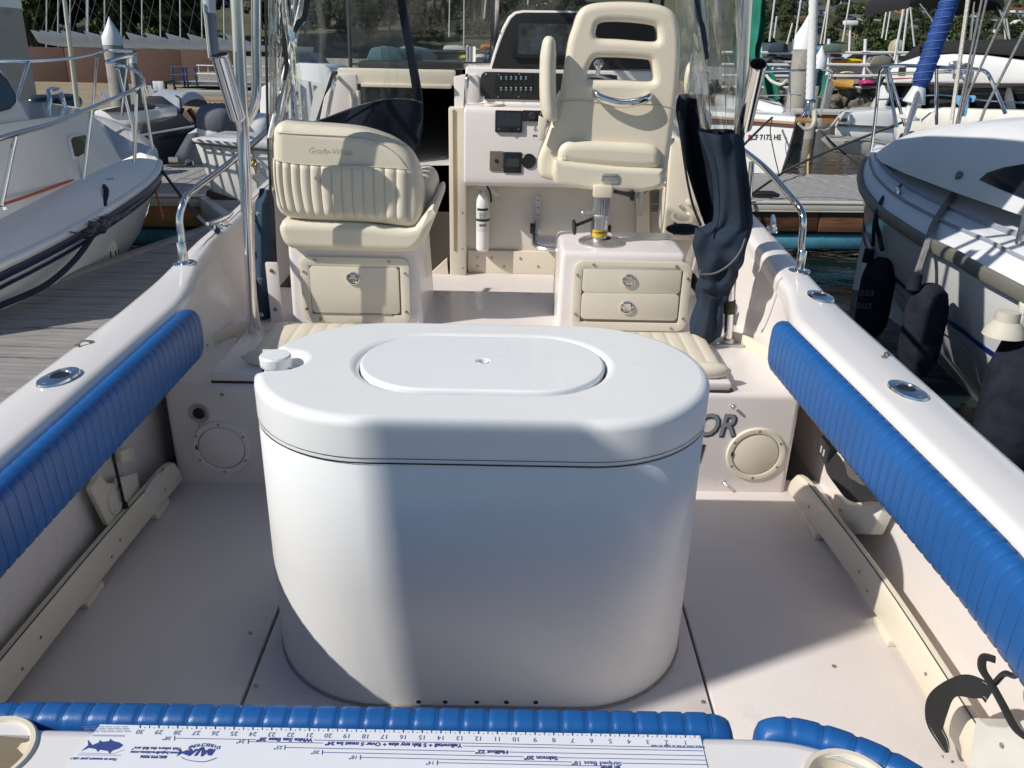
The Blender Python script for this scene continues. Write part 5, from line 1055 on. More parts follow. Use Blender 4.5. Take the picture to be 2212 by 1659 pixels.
g = G(); strip(g, [(569, -330), (571, 0), (573, 140), (576, 290), (582, 420), (590, 560), (599, 620), (596, 665), (586, 716)], [(574, -330), (576, 0), (579, 140), (582, 290), (588, 420), (596, 560), (604, 622), (601, 668), (589, 720)], ys_-.02, 2, 60); build('zipper', g, ZIP, SC)
g = G(); strip(g, [(560, 408), (556, 425), (548, 450), (549, 560), (556, 640), (566, 700), (568, 722)], [(586, 408), (588, 425), (590, 450), (596, 560), (602, 620), (596, 690), (587, 718)], ys_-.0, 10, 30, lambda u, v: .02*math.sin(u*6+v*5)); build('canvas_skirt', g, mat('navy_canvas_faded', (.035, .062, .10), .85, var=.15, bump=.3, bs=600, spec=.2), SC)
for px, py in ((557, 461), (562, 603), (566, 679)): p = by(px, py, ys_-.03); g = G(); g.lathe([(.009, 0), (.008, .004), (.0005, .005)], (p.x, p.y, p.z), (0, -1, 0), 12, cap=False); build('snap_button', g, STEEL, SC)
# starboard: clear folds over a big gathered canvas column
TC = thing('gathered_curtain', 'navy canvas and clear vinyl curtain bunched up beside the helm seat', 'curtain', (.95, 3.2, 2.2)); yt = 2.96
g = G(); strip(g, [(1420, -330), (1470, 0), (1490, 110), (1505, 200), (1515, 276)], [(1560, -330), (1592, 0), (1600, 110), (1601, 220), (1602, 290)], yt, 60, 44, lambda u, v: (.04*math.sin(u*17+v*2.5)+.02*math.sin(u*31-v*3))*(.6+.4*v)+.012*nz(u*5, v*5)); build('clear_fold', g, CLEARG, TC)
g = G(); strip(g, [(1455, -330), (1462, 0), (1466, 120), (1464, 212)], [(1520, -330), (1530, 0), (1535, 110), (1512, 212)], yt+.12, 26, 40, lambda u, v: .03*math.sin(u*12+v*2)); build('clear_fold', g, CLEARG, TC)
g = G(); strip(g, [(1500, -330), (1500, 0), (1512, 60), (1524, 130)], [(1508, -330), (1513, 0), (1524, 60), (1532, 125)], yt-.02, 3, 24); build('edge_binding', g, mat('navy_binding', (.03, .05, .085), .8), TC)
rows = [(284, 1512, 1601), (300, 1516, 1602), (330, 1528, 1606), (371, 1540, 1612), (420, 1546, 1619), (460, 1546, 1624), (482, 1540, 1626), (500, 1500, 1620), (525, 1494, 1612), (554, 1500, 1606), (577, 1508, 1600), (595, 1512, 1592), (612, 1504, 1585), (630, 1504, 1572), (645, 1507, 1562), (680, 1496, 1562), (705, 1490, 1558), (730, 1490, 1552)]
g = G()
def colf(a, v):
    t = v*(len(rows)-1); i = min(int(t), len(rows)-2); f_ = t-i; y = lerp(rows[i][0], rows[i+1][0], f_); x0, x1 = lerp(rows[i][1], rows[i+1][1], f_), lerp(rows[i][2], rows[i+1][2], f_)
    th_ = 2*math.pi*a; fold = .14*math.sin(4*th_+v*7)+.09*math.sin(7*th_-v*13+1)+.16*noise.noise(Vector((math.cos(th_)*1.6, math.sin(th_)*1.6, v*9)))
    cr = .14*math.sin(v*46+3*math.sin(th_+.6))*max(0, math.sin((v-.42)*math.pi/.5)) if .42 < v < .92 else 0
    k = 1+fold+cr; kx = 1+.35*(fold+cr); hw = (x1-x0)/2; xc = (x0+x1)/2
    p = by(xc+hw*kx*math.cos(th_), y, yt); m_ = hw/F*3.1; return (p.x, yt-m_*.9*k*math.sin(th_), p.z+.012*math.sin(2*th_+v*20)*(v > .4))
g.grid(colf, 72, 90, cu=True); build('canvas_column', g, mat('navy_canvas_sunlit', (.022, .034, .054), .85, var=.2, bump=.35, bs=500, spec=.2), TC, ang=180)  # lighter navy than the inner fold: its sunlight is put into the colour
g = G(); P_ = [by(a, b, yt-.15) for a, b in ((1512, 583), (1515, 592), (1545, 590), (1575, 572), (1598, 545), (1610, 515))]; g.tube(smooth_pts(P_, 5), .0035, 5); build('zipper', g, mat('zip_grey', (.13, .14, .145), .5), TC)
g = G(); strip(g, [(1464, 240), (1468, 290), (1476, 350), (1484, 400), (1496, 450), (1512, 490)], [(1469, 238), (1473, 288), (1481, 348), (1489, 398), (1501, 447), (1517, 486)], yt-.09, 2, 40); build('zipper', g, ZIP, TC)
g = G(); strip(g, [(1466, 206), (1462, 236), (1470, 290), (1484, 371), (1506, 445), (1524, 492)], [(1530, 206), (1524, 236), (1534, 290), (1552, 371), (1556, 445), (1560, 500)], yt+.10, 20, 40, lambda u, v: .07*math.sin(u*3.1)+.02*math.sin(u*9+v*6)); build('canvas_inner_fold', g, NAVY, TC)  # darker navy here paints the shade inside the bunched canvas
g = G(); p = bz(1462, 505, .71); g.ell((p.x+.03, p.y+.02, .725), (.075, .05, .022), 18, 10); build('canvas_tuft', g, NAVY, TC)
# ================================================================= THE HARBOUR
FRAME[0] = 'world'
ZD = 0.60
def struct(name, g, m, **k):
    o = build(name, g, m, None, kind='structure', **k); return o
# ---------------------------------------------------------------- water
wm = bpy.data.materials.new('harbour_water'); wm.use_nodes = True; t_ = wm.node_tree; b_ = t_.nodes['Principled BSDF']
b_.inputs['Base Color'].default_value = (.010, .020, .022, 1); b_.inputs['Roughness'].default_value = .06; b_.inputs['IOR'].default_value = 1.33
tc_ = t_.nodes.new('ShaderNodeTexCoord'); n1_ = t_.nodes.new('ShaderNodeTexNoise'); n1_.inputs['Scale'].default_value = 1.7; n1_.inputs['Detail'].default_value = 5; n1_.inputs['Distortion'].default_value = .6
mp_ = t_.nodes.new('ShaderNodeMapping'); mp_.inputs['Scale'].default_value = (1, 1.6, 1); t_.links.new(tc_.outputs['Object'], mp_.inputs[0]); t_.links.new(mp_.outputs[0], n1_.inputs['Vector'])
bp_ = t_.nodes.new('ShaderNodeBump'); bp_.inputs['Strength'].default_value = .35; bp_.inputs['Distance'].default_value = .08; t_.links.new(n1_.outputs[0], bp_.inputs['Height']); t_.links.new(bp_.outputs[0], b_.inputs['Normal'])
g = G(); g.add([(-400, -400, 0), (400, -400, 0), (400, 60, 0), (-400, 60, 0)], [(0, 1, 2, 3)]); struct('water', g, wm)
# ---------------------------------------------------------------- land
SCRUB = mat('hillside_scrub', (.085, .085, .042), .95, var=.5, vs_=.09, bump=.6, bs=.8, col2=(.030, .038, .018), detail=9, dirt=((.15, .125, .08), .05, .60))
def hill_h(x, y):
    t = x/max(y, 1); H = interp([(-.9, 34), (-.3, 44), (.1, 60), (.30, 52), (.42, 40), (.52, 26), (.56, 24), (.64, 25), (.9, 30)], t)
    u = max(0, min(1, (y-62)/215)); s = u*u*(3-2*u)*.55+u*.45
    return 2.1 + H*s + 1.1*noise.noise(Vector((x*.035, y*.035, 0)))*min(1, u*5) - (max(0, y-280)*.25)
g = G(); nx, ny = 110, 46
def tf(u, v):
    y = 48.5+270*v**1.25; x = lerp(-1.15, 1.15, u)*(y+25); return (x, y, hill_h(x, y) if y > 50 else 2.1)
g.grid(tf, nx, ny); struct('hillside', g, SCRUB, ang=180)
SANDM = mat('beach_sand', (.30, .245, .17), .95, var=.15, vs_=.8, bump=.4, bs=6, dirt=((.2, .165, .115), .5, .6))
g = G(); g.grid(lambda u, v: (lerp(-90, -4, u), lerp(26, 46.3, v), -.35+.95*v+.05*noise.noise(Vector((u*40, v*8, 0)))), 60, 14); struct('beach', g, SANDM, ang=180)
g = G(); g.box((8, 50, .9), (160, 7.4, 2.36)); struct('boat_yard', g, CONC)
# seawall on the left
WALLM = mat('seawall_brown', (.105, .060, .045), .9, var=.12, vs_=.6, bump=.3, bs=6, dirt=((.07, .045, .036), .25, .55))
SW = thing('seawall', 'long dark brown seawall above the beach', 'seawall', (-22, 46.4, 0))
for k in range(13): g = G(); g.box((-52+k*3.02, 46.4+.012*((k*7) % 3), 1.25), (3.0, .3, 2.1)); build('wall_panel', g, WALLM, SW, bevel=.02)
g = G(); p = wy(120, 182, 46.0); q = wy(235, 189, 46.0); g.box(((p.x+q.x)/2, 46.1, p.z-.1), (q.x-p.x+.5, .2, .42)); build('base_timber', g, TAN, SW, bevel=.02)
# riprap and retaining edge on the right
RK = [mat('rock_a', (.14, .125, .095), .95, var=.35, vs_=1.5, bump=.8, bs=5, dirt=((.055, .06, .03), 2, .52)), mat('rock_b', (.19, .165, .125), .95, var=.3, vs_=1.5, bump=.8, bs=5, dirt=((.07, .075, .035), 2, .55))]
def rockmesh(seed):
    rr = random.Random(seed); bm = bmesh.new(); bmesh.ops.create_icosphere(bm, subdivisions=2, radius=1)
    for v in bm.verts: v.co *= .8+.45*noise.noise(v.co*1.3+Vector((seed*3.1, 0, 0))); v.co.z *= .8
    me = bpy.data.meshes.new('rock'); bm.to_mesh(me); bm.free(); me.materials.append(RK[seed % 2]); return me
RM = [rockmesh(k) for k in range(5)]
RIP = thing('riprap_bank', 'bank of loose rocks under the boat racks', 'rock bank', (14, 36, 0))
k = 0
for iy in range(7):
    for ix in range(48):
        x = 2+ix*.58+rnd.uniform(-.3, .3)+(iy % 2)*.45; y = 36.2+iy*.45+rnd.uniform(-.2, .2); z = -.1+iy*.22+rnd.uniform(-.1, .1)
        o = bpy.data.objects.new('rock', RM[k % 5]); COL.objects.link(o); o.parent = RIP; s = rnd.uniform(.24, .46); o.location = Vector((x, y, z))-Vector((14, 36, 0)); o.scale = (s*rnd.uniform(.9, 1.3), s, s*.8); o.rotation_euler = (rnd.uniform(0, 6), rnd.uniform(0, 6), rnd.uniform(0, 6)); k += 1
g = G(); g.box((19, 39.4, 1.30), (46, .5, .25)); build('kerb_beam', g, CONC, RIP)
g = G(); g.box((14, 43.3, .62), (56, 8, 1.45)); struct('rack_yard', g, CONC)
# ---------------------------------------------------------------- docks
FL0, FL1 = wz(0, 644, ZD), wz(432, 494, ZD); fd = (FL1-FL0).normalized()
CN0, CN1 = wz(1630, 437, ZD), wz(291, 423, ZD)
CR0, CR1 = CN0, CN1
cd = (CN0-CN1).normalized(); cn = Vector((-cd.y, cd.x, 0)); CANG = math.atan2(cd.y, cd.x)
def onnear(x): return CN1+cd*((x-CN1.x)/cd.x)
def leftedge(y): return FL0.x+fd.x*((y-FL0.y)/fd.y)
FD = thing('finger_dock', 'weathered grey finger dock along the port side of the boat', 'dock', (-2.2, 4, ZD), 'floating docks')
um = bpy.data.meshes.new('deck_board'); gg = G(); gg.box((0, 0, -.02), (1, .138, .04)); um.from_pydata([tuple(p) for p in gg.v], [], gg.f)
bm = bmesh.new(); bm.from_mesh(um); bmesh.ops.recalc_face_normals(bm, faces=bm.faces); bm.to_mesh(um); bm.free(); um.materials.append(GREYWOOD)
y = .2
ny_ = onnear(-2.2).y-.02
while y < ny_-.15:
    xl = leftedge(y)+.05; xr = -1.47
    o = bpy.data.objects.new('deck_board', um); COL.objects.link(o); o.parent = FD; o.location = Vector(((xl+xr)/2+rnd.uniform(-.004, .004), y, ZD+rnd.uniform(-.004, .004)))-Vector((-2.2, 4, ZD)); o.scale = (xr-xl, 1, 1); o.rotation_euler = (rnd.uniform(-.01, .01), rnd.uniform(-.002, .002), rnd.uniform(-.004, .004)); y += .145
g = G(); a = Vector((leftedge(-.5), -.5, ZD)); b = Vector((leftedge(ny_), ny_, ZD)); n_ = Vector((-fd.y, fd.x, 0))
g.hexa([a+Vector((0, 0, -.07)), b+Vector((0, 0, -.07)), b-n_*.10+Vector((0, 0, -.07)), a-n_*.10+Vector((0, 0, -.07)), a+Vector((0, 0, .018)), b+Vector((0, 0, .018)), b-n_*.07+Vector((0, 0, .018)), a-n_*.07+Vector((0, 0, .018))]); build('edge_strip', g, mat('pale_edge', (.24, .23, .21), .8, var=.2), FD, bevel=.012)
g = G(); g.hexa([a+Vector((.03, 0, -.30)), b+Vector((.03, 0, -.30)), b+Vector((.09, 0, -.30)), a+Vector((.09, 0, -.30)), a+Vector((.03, 0, -.075)), b+Vector((.03, 0, -.075)), b+Vector((.09, 0, -.075)), a+Vector((.09, 0, -.075))]); build('fascia_board', g, BROWN, FD)
g = G(); g.box((-2.1, 4, .2), (.9, 8.2, .34)); build('float', g, CYAN, FD)
XD = thing('main_dock', 'wide weathered grey dock crossing ahead of the bow', 'dock', (0, onnear(0).y, ZD), 'floating docks'); xo = Vector((0, onnear(0).y, ZD))
um2 = bpy.data.meshes.new('deck_board_across'); gg = G(); gg.box((0, 1.30, -.02), (.138, 2.42, .04)); um2.from_pydata([tuple(p) for p in gg.v], [], gg.f)
bm = bmesh.new(); bm.from_mesh(um2); bmesh.ops.recalc_face_normals(bm, faces=bm.faces); bm.to_mesh(um2); bm.free(); um2.materials.append(GREYWOOD2)
x = -9.0
while x < 9.0:
    o = bpy.data.objects.new('deck_board', um2); COL.objects.link(o); o.parent = XD; p = onnear(x); p.z = ZD+rnd.uniform(-.004, .004); o.location = p-xo; o.rotation_euler = (rnd.uniform(-.002, .002), rnd.uniform(-.012, .012), CANG+rnd.uniform(-.004, .004)); x += .1445
def along(x0, x1, off, z0, z1, th, m, nm, par=XD, bev=.01):
    g = G(); a, b = onnear(x0)+cn*off, onnear(x1)+cn*off; q = cn*th
    g.hexa([Vector((a.x, a.y, z0)), Vector((b.x, b.y, z0)), Vector((b.x+q.x, b.y+q.y, z0)), Vector((a.x+q.x, a.y+q.y, z0)), Vector((a.x, a.y, z1)), Vector((b.x, b.y, z1)), Vector((b.x+q.x, b.y+q.y, z1)), Vector((a.x+q.x, a.y+q.y, z1))]); return build(nm, g, m, par, bevel=bev)
BUMP = mat('dock_bumper', (.56, .54, .48), .55, var=.08, vs_=2, dirt=((.34, .33, .28), 4, .6))
for x0, x1 in ((-9, -2.55), (-.6, 9)):
    along(x0, x1, -.028, ZD-.015, ZD+.012, .11, BUMP, 'edge_bumper'); along(x0, x1, -.022, ZD-.075, ZD-.018, .05, BUMP, 'bumper_strip'); along(x0, x1, -.03, ZD-.092, ZD-.078, .05, BUMP, 'bumper_lip', bev=.004)
    nb = int((x1-x0)/2.4)+1
    for k in range(nb): along(x0+k*(x1-x0)/nb+.006, x0+(k+1)*(x1-x0)/nb-.006, .0, ZD-.30, ZD-.094, .06, BROWN if x0 > -1 else TAN, 'fascia_board')
    for k in range(4): along(x0+.3+k*(x1-x0)/4, x0+(k+1)*(x1-x0)/4-.3, .03, .10, ZD-.33, 1.0, CYAN, 'float', bev=.05)
along(-9, 9, 2.52, ZD-.30, ZD, .06, BROWN, 'fascia_board')
# diagonal corner brace with bumper at the finger
g = G(); a = wz(430, 424, ZD); b = wz(505, 487, ZD); a.z = b.z = ZD; g.hexa([a+Vector((0, 0, -.2)), b+Vector((0, 0, -.2)), b+Vector((.08, .05, -.2)), a+Vector((.08, .05, -.2)), a, b, b+Vector((.08, .05, 0)), a+Vector((.08, .05, 0))]); build('corner_brace', g, BUMP, FD, bevel=.01)
g = G(); a = wz(440, 425, ZD); g.prism([a+Vector((.02, .02, 0)), wz(500, 475, ZD)+Vector((.05, .03, 0)), Vector((-1.47, 7.4, ZD)), Vector((-1.47, 8.4, ZD))], (0, 0, -.04)); build('corner_deck', g, GREYWOOD, FD)
# a black dock cleat and lines on the cross dock
p = wz(1650, 428, ZD); g = G(); g.tube([(p.x-.16, p.y, ZD+.03), (p.x-.08, p.y, ZD+.045), (p.x+.08, p.y, ZD+.045), (p.x+.16, p.y, ZD+.03)], [.02, .034, .034, .018], 8); g.box((p.x, p.y, ZD+.015), (.16, .06, .03)); o = build('dock_cleat', g, BLACKM, XD)
# concrete pilings, and an unseen board added to cast the shadow on the tank
PILEM = mat('piling_concrete', (.34, .325, .29), .85, var=.10, vs_=2.2, bump=.35, bs=24, dirt=((.17, .165, .15), 2.4, .55))
def piling(label, x, y, r, ztop, cap=True, zb=-1.5, rt=None, band=.5):
    t = thing('dock_piling', label, 'piling', (x, y, 0), 'concrete pilings'); g = G(); rt = rt or r
    g.lathe([(r, zb), (r, ztop-band)], (x, y, 0), (0, 0, 1), 24); build('shaft', g, PILEM, t)
    g = G()
    if cap: g.lathe([(r*1.03, ztop-band), (r*1.03, ztop), (r*.5, ztop+r*.95), (.002, ztop+r*2.0)], (x, y, 0), (0, 0, 1), 28)
    else: g.lathe([(r*1.03, ztop-band), (r*1.03, ztop), (.001, ztop+.03)], (x, y, 0), (0, 0, 1), 24)
    build('cap', g, mat('piling_cap', (.78, .79, .80), .45, var=.03), t); return t
sv = SDIR*(3.35/math.hypot(SDIR.x, SDIR.y)); SHADOW_OUT = [(-.222, .728), (.205, .728), (.235, .715), (.29, .665), (.325, .655), (.36, -.45), (-.10, -.45), (-.165, .06)]  # outline of the wanted tank shadow, carried up the sun direction
dsp = [b2w((a, 1.503, b))+sv for a, b in SHADOW_OUT]; t = thing('shadow_board', 'tall upright board on a post at the finger dock behind the camera', 'board', (dsp[0].x+.25, dsp[0].y, ZD)); g = G(); g.prism(dsp, (0, .03, 0)); build('board', g, WHITE, t); g = G(); q = (dsp[5]+dsp[6])/2; g.box((q.x, q.y+.02, (q.z+ZD)/2+.1), (.09, .09, q.z-ZD+.2)); build('post', g, GREYWOOD, t)  # board and post are added out of view only to cast that shadow
p = wy(-2, 100, 10.4); piling('thick concrete piling at the left edge behind the pilothouse boat', p.x, p.y, .30, wy(0, 17, 10.4).z+1.0, band=1.0)
p = wy(243, 90, 18.5); piling('pale concrete piling with a white cone cap beyond the bow rail', p.x, p.y, .195, wy(237, 80, 18.5).z, band=.16)
p = wy(287, 130, 33.0); piling('slim far piling with a white top against the seawall', p.x, p.y, .14, wy(285, 119, 33.0).z, cap=False, band=.28)
p = wy(1728, 180, 24.5); piling('big white capped piling beyond the sailboat bow pulpit', p.x, p.y, .30, wy(1728, 79, 24.5).z, band=.33)
p = wy(1766, 170, 26.0); piling('narrow piling with a bluish cap to the right of the white furled sail', p.x, p.y, .19, wy(1766, 128, 26.0).z, band=.28)
p = wy(1776, 225, 32.0); t = thing('wooden_post', 'short weathered wooden post in front of the rocks', 'post', (p.x, p.y, 0)); g = G(); g.box((p.x, p.y, .6), (.5, .3, 2.0)); build('post', g, GREYWOOD, t, bevel=.02)
for px, py0, py1, w_, lab in ((1776, 195, 262, 5, 'upper'), (1795, 200, 250, 5, 'lower')): pass
# second walkway behind the cross dock on the right
p = wy(1722, 256, 22.0); q = wy(1960, 262, 22.0); BWK = thing('far_dock', 'low brown walkway crossing behind the sailboat on the right', 'dock', ((p.x+q.x)/2, 22, .5), 'floating docks'); g = G(); g.box(((p.x+q.x)/2, 23, p.z), (q.x-p.x+6, 2, .22)); build('fascia', g, TAN, BWK); g = G(); g.box(((p.x+q.x)/2, 23, p.z+.14), (q.x-p.x+6, 2.1, .06)); build('deck', g, BUMP, BWK)
# mooring lines
def rope(label, pts, r, m, name='mooring_line', n=8, grp='mooring lines'):
    g = G(); g.tube(smooth_pts(pts, n), r, 7); o = build(name, g, m); return tag(o, label, 'rope', grp)
rope('black mooring line from the boat cleat over the finger dock', [wy(648/1, 352, 7) if False else wy(338, 352, 7.0), wy(400, 436, 5.6), wy(455, 492, 3.9), b2w(bz(470, 498, .76))], .011, ROPEB)
rope('dark mooring line rising from the main dock past the white bow', [wz(1600, 437, ZD+.02), wy(1700, 368, 8.9), wy(1810, 318, 8.5), wy(1955, 262, 8.1)], .013, BLACKM)
rope('dark line from the far bow down to the main dock', [wy(1772, 282, 11.6), wy(1810, 320, 11.3), wy(1862, 362, 10.8)], .012, BLACKM)
rope('thin dark line hanging down the white bow numbered CF 7173 HE', [wy(1668, 258, 11.1), wy(1664, 285, 11.1), wy(1674, 340, 11.0), wy(1684, 380, 10.9)], .007, BLACKM)
rope('dark spring line running from the white bow cleat down to the left', [wy(1668, 254, 11.2), wy(1640, 280, 10.6), wy(1608, 312, 9.9)], .015, BLACKM)
rope('cream rope from the anchor over to the white runabout', [wy(1764, 282, 11.6), wy(1790, 278, 12.0), wy(1820, 240, 12.8)], .016, ROPEW)
rope('yellow cord hanging beside the shaded bow of the white sailboat', [wy(1753, 300, 11.4), wy(1746, 345, 11.3), wy(1745, 378, 11.2)], .014, mat('cord_yellow', (.55, .36, .12), .7))
# ================================================================= NEIGHBOURING BOATS (left)
LB = thing('pilothouse_boat', 'white pilothouse boat with a steel bow rail moored left of the finger dock', 'boat', (-3, 5, 0))
SP_ = [(344, 347, 6.75), (338, 368, 6.55), (318, 390, 6.25), (280, 418, 5.85), (220, 456, 5.35), (140, 502, 4.85), (60, 542, 4.45), (0, 570, 4.2), (-120, 630, 3.8), (-330, 735, 3.3)]
S3 = smooth_pts([wy(a, b, y) for a, b, y in SP_], 5)
# port sheer: mirrored through the keel plane
bow = S3[0]; ax_ = (S3[-1]-bow); ax_ = Vector((-.62, -.78, 0)).normalized(); nrm_ = Vector((-ax_.y, ax_.x, 0))
FARP = smooth_pts([wy(a, b, y) for a, b, y in ((344, 347, 6.75), (336, 318, 7.3), (312, 295, 7.9), (270, 275, 8.4), (215, 258, 8.7), (100, 250, 8.6), (-150, 280, 7.6), (-330, 300, 6.6))], 6)
def lower(p, i, n, dz, inn):
    t = i/(n-1); c = Vector((-3.9, 5.6, 0)); d = Vector((c.x-p.x, c.y-p.y, 0)).normalized(); return Vector((p.x, p.y, p.z-dz))+d*inn
n_ = len(S3); g = G(); rings = []
for i, p in enumerate(S3):
    t = i/(n_-1); k = lerp(1.0, .55, min(1, t*2.2)); rings.append([p, lower(p, i, n_, .10, .02), lower(p, i, n_, .45, .20*k), lower(p, i, n_, .85, .48*k+.1), lower(p, i, n_, 1.3, .9*k+.2)])
g.loft(rings, closed=False); rings = []
for i, p in enumerate(FARP): rings.append([p, lower(p, i, n_, .4, .15), lower(p, i, n_, 1.3, .8)])
g.loft(rings, closed=False); LHULL = build('hull', g, WGEL, LB, ang=60)
g = G(); g.tube([lower(p, 0, 9, .055, -.012) for p in S3], .030, 8, flat=.6); build('rub_rail', g, NAVYP, LB)
g = G(); g.tube([lower(p, 0, 9, .115, -.006) for p in S3[3:]], .010, 6); build('pin_stripe', g, NAVYP, LB)
g = G(); g.tube([p+Vector((0, 0, -.012)) for p in S3], .026, 8); build('toe_edge', g, WGEL, LB)
# deck: near side strip, foredeck
TRB = [wy(a, b, y) for a, b, y in ((262, 347, 6.35), (180, 383, 5.65), (69, 438, 4.95), (-90, 520, 4.25), (-330, 640, 3.5))]
TRT = [wy(a, b, y) for a, b, y in ((198, 242, 6.40), (140, 250, 5.80), (67, 259, 5.2), (-90, 285, 4.5), (-330, 330, 3.7))]
TRF = [wy(a, b, y) for a, b, y in ((170, 232, 7.3), (120, 224, 6.9), (51, 219, 6.4), (-90, 215, 5.6), (-330, 220, 4.8))]
g = G(); A = smooth_pts(TRB, 6); n2 = len(A)-1
def dk(u, v):
    i = u*(n_-1); q = S3[min(int(i+.5), n_-1)]; p = A[min(int(u*n2+.5), n2)]; r = q.lerp(p, v); return (r.x, r.y, r.z+.02*math.sin(v*math.pi))
g.grid(dk, 40, 6); build('side_deck', g, WGEL, LB, ang=180)
g = G(); fp = [S3[0]]+FARP[1:28]
g.add([TRB[0], S3[0], S3[1]] + [], [(0, 1, 2)]); 
top = [TRT[0].lerp(TRF[0], k/4) for k in range(5)]; base = [TRB[0].lerp(wy(225, 268, 7.9), k/4) for k in range(5)]
g.loft([base, top], closed=False)
fan = [FARP[int(k*27/8)] for k in range(9)]; cen = TRB[0]
rings = []
for k in range(9): b_ = base[0].lerp(base[4], k/8); rings.append([fan[k], fan[k].lerp(b_, .12)+Vector((0, 0, .035)), fan[k].lerp(b_, .5)+Vector((0, 0, .06)), b_])
g.loft(rings, closed=False); build('foredeck', g, WGEL, LB, ang=50)
g = G(); g.loft([[a, b, c] for a, b, c in zip(smooth_pts(TRB, 5), smooth_pts(TRT, 5), smooth_pts(TRF, 5))], closed=False); TRUNK = build('cabin_trunk', g, WGEL, LB, ang=30)
# port light on the trunk side
def onside(px, py):
    o = Vector((0, 0, HW)); d = BW[2]+BW[0]*((px-CX)/F)+BW[1]*((CY-py)/F); a, b, c = TRB[1], TRB[2], TRT[1]; nn = (b-a).cross(c-a).normalized(); t = (a-o).dot(nn)/d.dot(nn); return o+d*t, nn
pts = [hitobj(TRUNK, a, b)[0] for a, b in ((142, 300), (147, 294), (178, 288), (184, 293), (190, 325), (188, 333), (160, 348), (152, 346))]; nn = hitobj(TRUNK, 165, 318)[1]
c = sum(pts, Vector())/8; g = G(); g.prism([p-nn*.01 for p in pts], nn*.028); PL_ = build('port_light_frame', g, WGEL, LB, bevel=.004); g = G(); g.prism([c+(p-c)*.78+nn*.012 for p in pts], nn*.010); build('port_light_glass', g, DARKGLASS, PL_)
# pilothouse wall with its big window
ph = [wy(a, b, y) for a, b, y in ((-330, -60, 4.1), (-40, 118, 5.35), (0, 145, 5.45), (69, 262, 5.22), (-90, 290, 4.52), (-330, 335, 3.75))]; g = G(); g.prism(ph, Vector((-.5, .5, 0))*.4); PHW = build('pilothouse_wall', g, WGEL, LB, bevel=.02)
g = G(); g.box((ph[1].x-1.6, ph[1].y-.2, ph[1].z+.35), (3.0, 1.9, .08), rz=.4); build('pilothouse_roof', g, WGEL, LB, bevel=.03)
def onpl(px, py, a, b, c):
    o = Vector((0, 0, HW)); d = BW[2]+BW[0]*((px-CX)/F)+BW[1]*((CY-py)/F); nn = (b-a).cross(c-a).normalized(); nn = nn if nn.dot(d) < 0 else -nn; return o+d*((a-o).dot(nn)/d.dot(nn))+nn*.03
wn = [onpl(a, b, ph[2], ph[3], ph[5]) for a, b in ((-200, 110), (-20, 150), (8, 180), (26, 212), (27, 228), (14, 243), (-40, 258), (-200, 290))]; g = G(); g.prism(wn, (.015, -.015, 0)); WF = build('window_frame', g, mat('rubber_black', (.02, .02, .022), .5), LB, bevel=.004)
c = sum(wn, Vector())/len(wn); g = G(); g.prism([c+(p-c)*.92+Vector((.016, -.016, 0)) for p in wn], (.006, -.006, 0)); build('window_glass', g, mat('green_glass', (.02, .05, .045), .08, coat=.5), WF)
# rails
def rail(par, pts, r, m=STEEL, nm='bow_rail', n=6): g = G(); g.tube(smooth_pts([wy(a, b, y) for a, b, y in pts], n), r, 10); return build(nm, g, m, par)
rail(LB, [(-330, 440, 3.45), (-120, 350, 3.9), (0, 299, 4.3), (107, 269, 4.95), (200, 232, 5.7), (283, 197, 6.4), (305, 184, 6.9), (310, 173, 7.1), (300, 158, 7.3), (268, 143, 7.5), (228, 134, 7.4)], .0145)
rail(LB, [(228, 134, 7.4), (260, 124, 7.6), (292, 117, 7.8), (285, 112, 8.1), (230, 110, 8.3), (160, 125, 8.0), (60, 131, 7.4), (-60, 132, 6.8), (-330, 140, 6.2)], .0145)
for a, b in (((34, 290, 4.5), (2, 448, 4.42)), ((197, 236, 5.72), (175, 432, 5.6)), ((295, 203, 6.45), (290, 376, 6.4)), ((307, 184, 7.0), (331, 334, 7.0)), ((210, 121, 7.9), (201, 228, 8.3)), ((277, 124, 7.85), (263, 248, 8.3)), ((254, 148, 7.5), (288, 280, 7.9)), ((62, 133, 7.4), (36, 215, 6.6))): rail(LB, [a, b], .0125, nm='stanchion', n=1)
for px, py, y in ((2, 448, 4.42), (175, 432, 5.6), (290, 376, 6.4), (331, 334, 7.0)): g = G(); p = wy(px, py, y); g.lathe([(.035, -.01), (.033, .006), (.018, .01)], p, (0, 0, 1), 16); build('rail_foot', g, STEEL, LB)
g = G(); a, b = wy(103, 252, 6.2), wy(145, 243, 6.6); g.tube(smooth_pts([a, a+Vector((.02, .03, .12)), a.lerp(b, .25)+Vector((0, 0, .17)), a.lerp(b, .75)+Vector((0, 0, .17)), b+Vector((-.02, 0, .12)), b], 4), .016, 8); build('grab_handle', g, STEEL, LB)
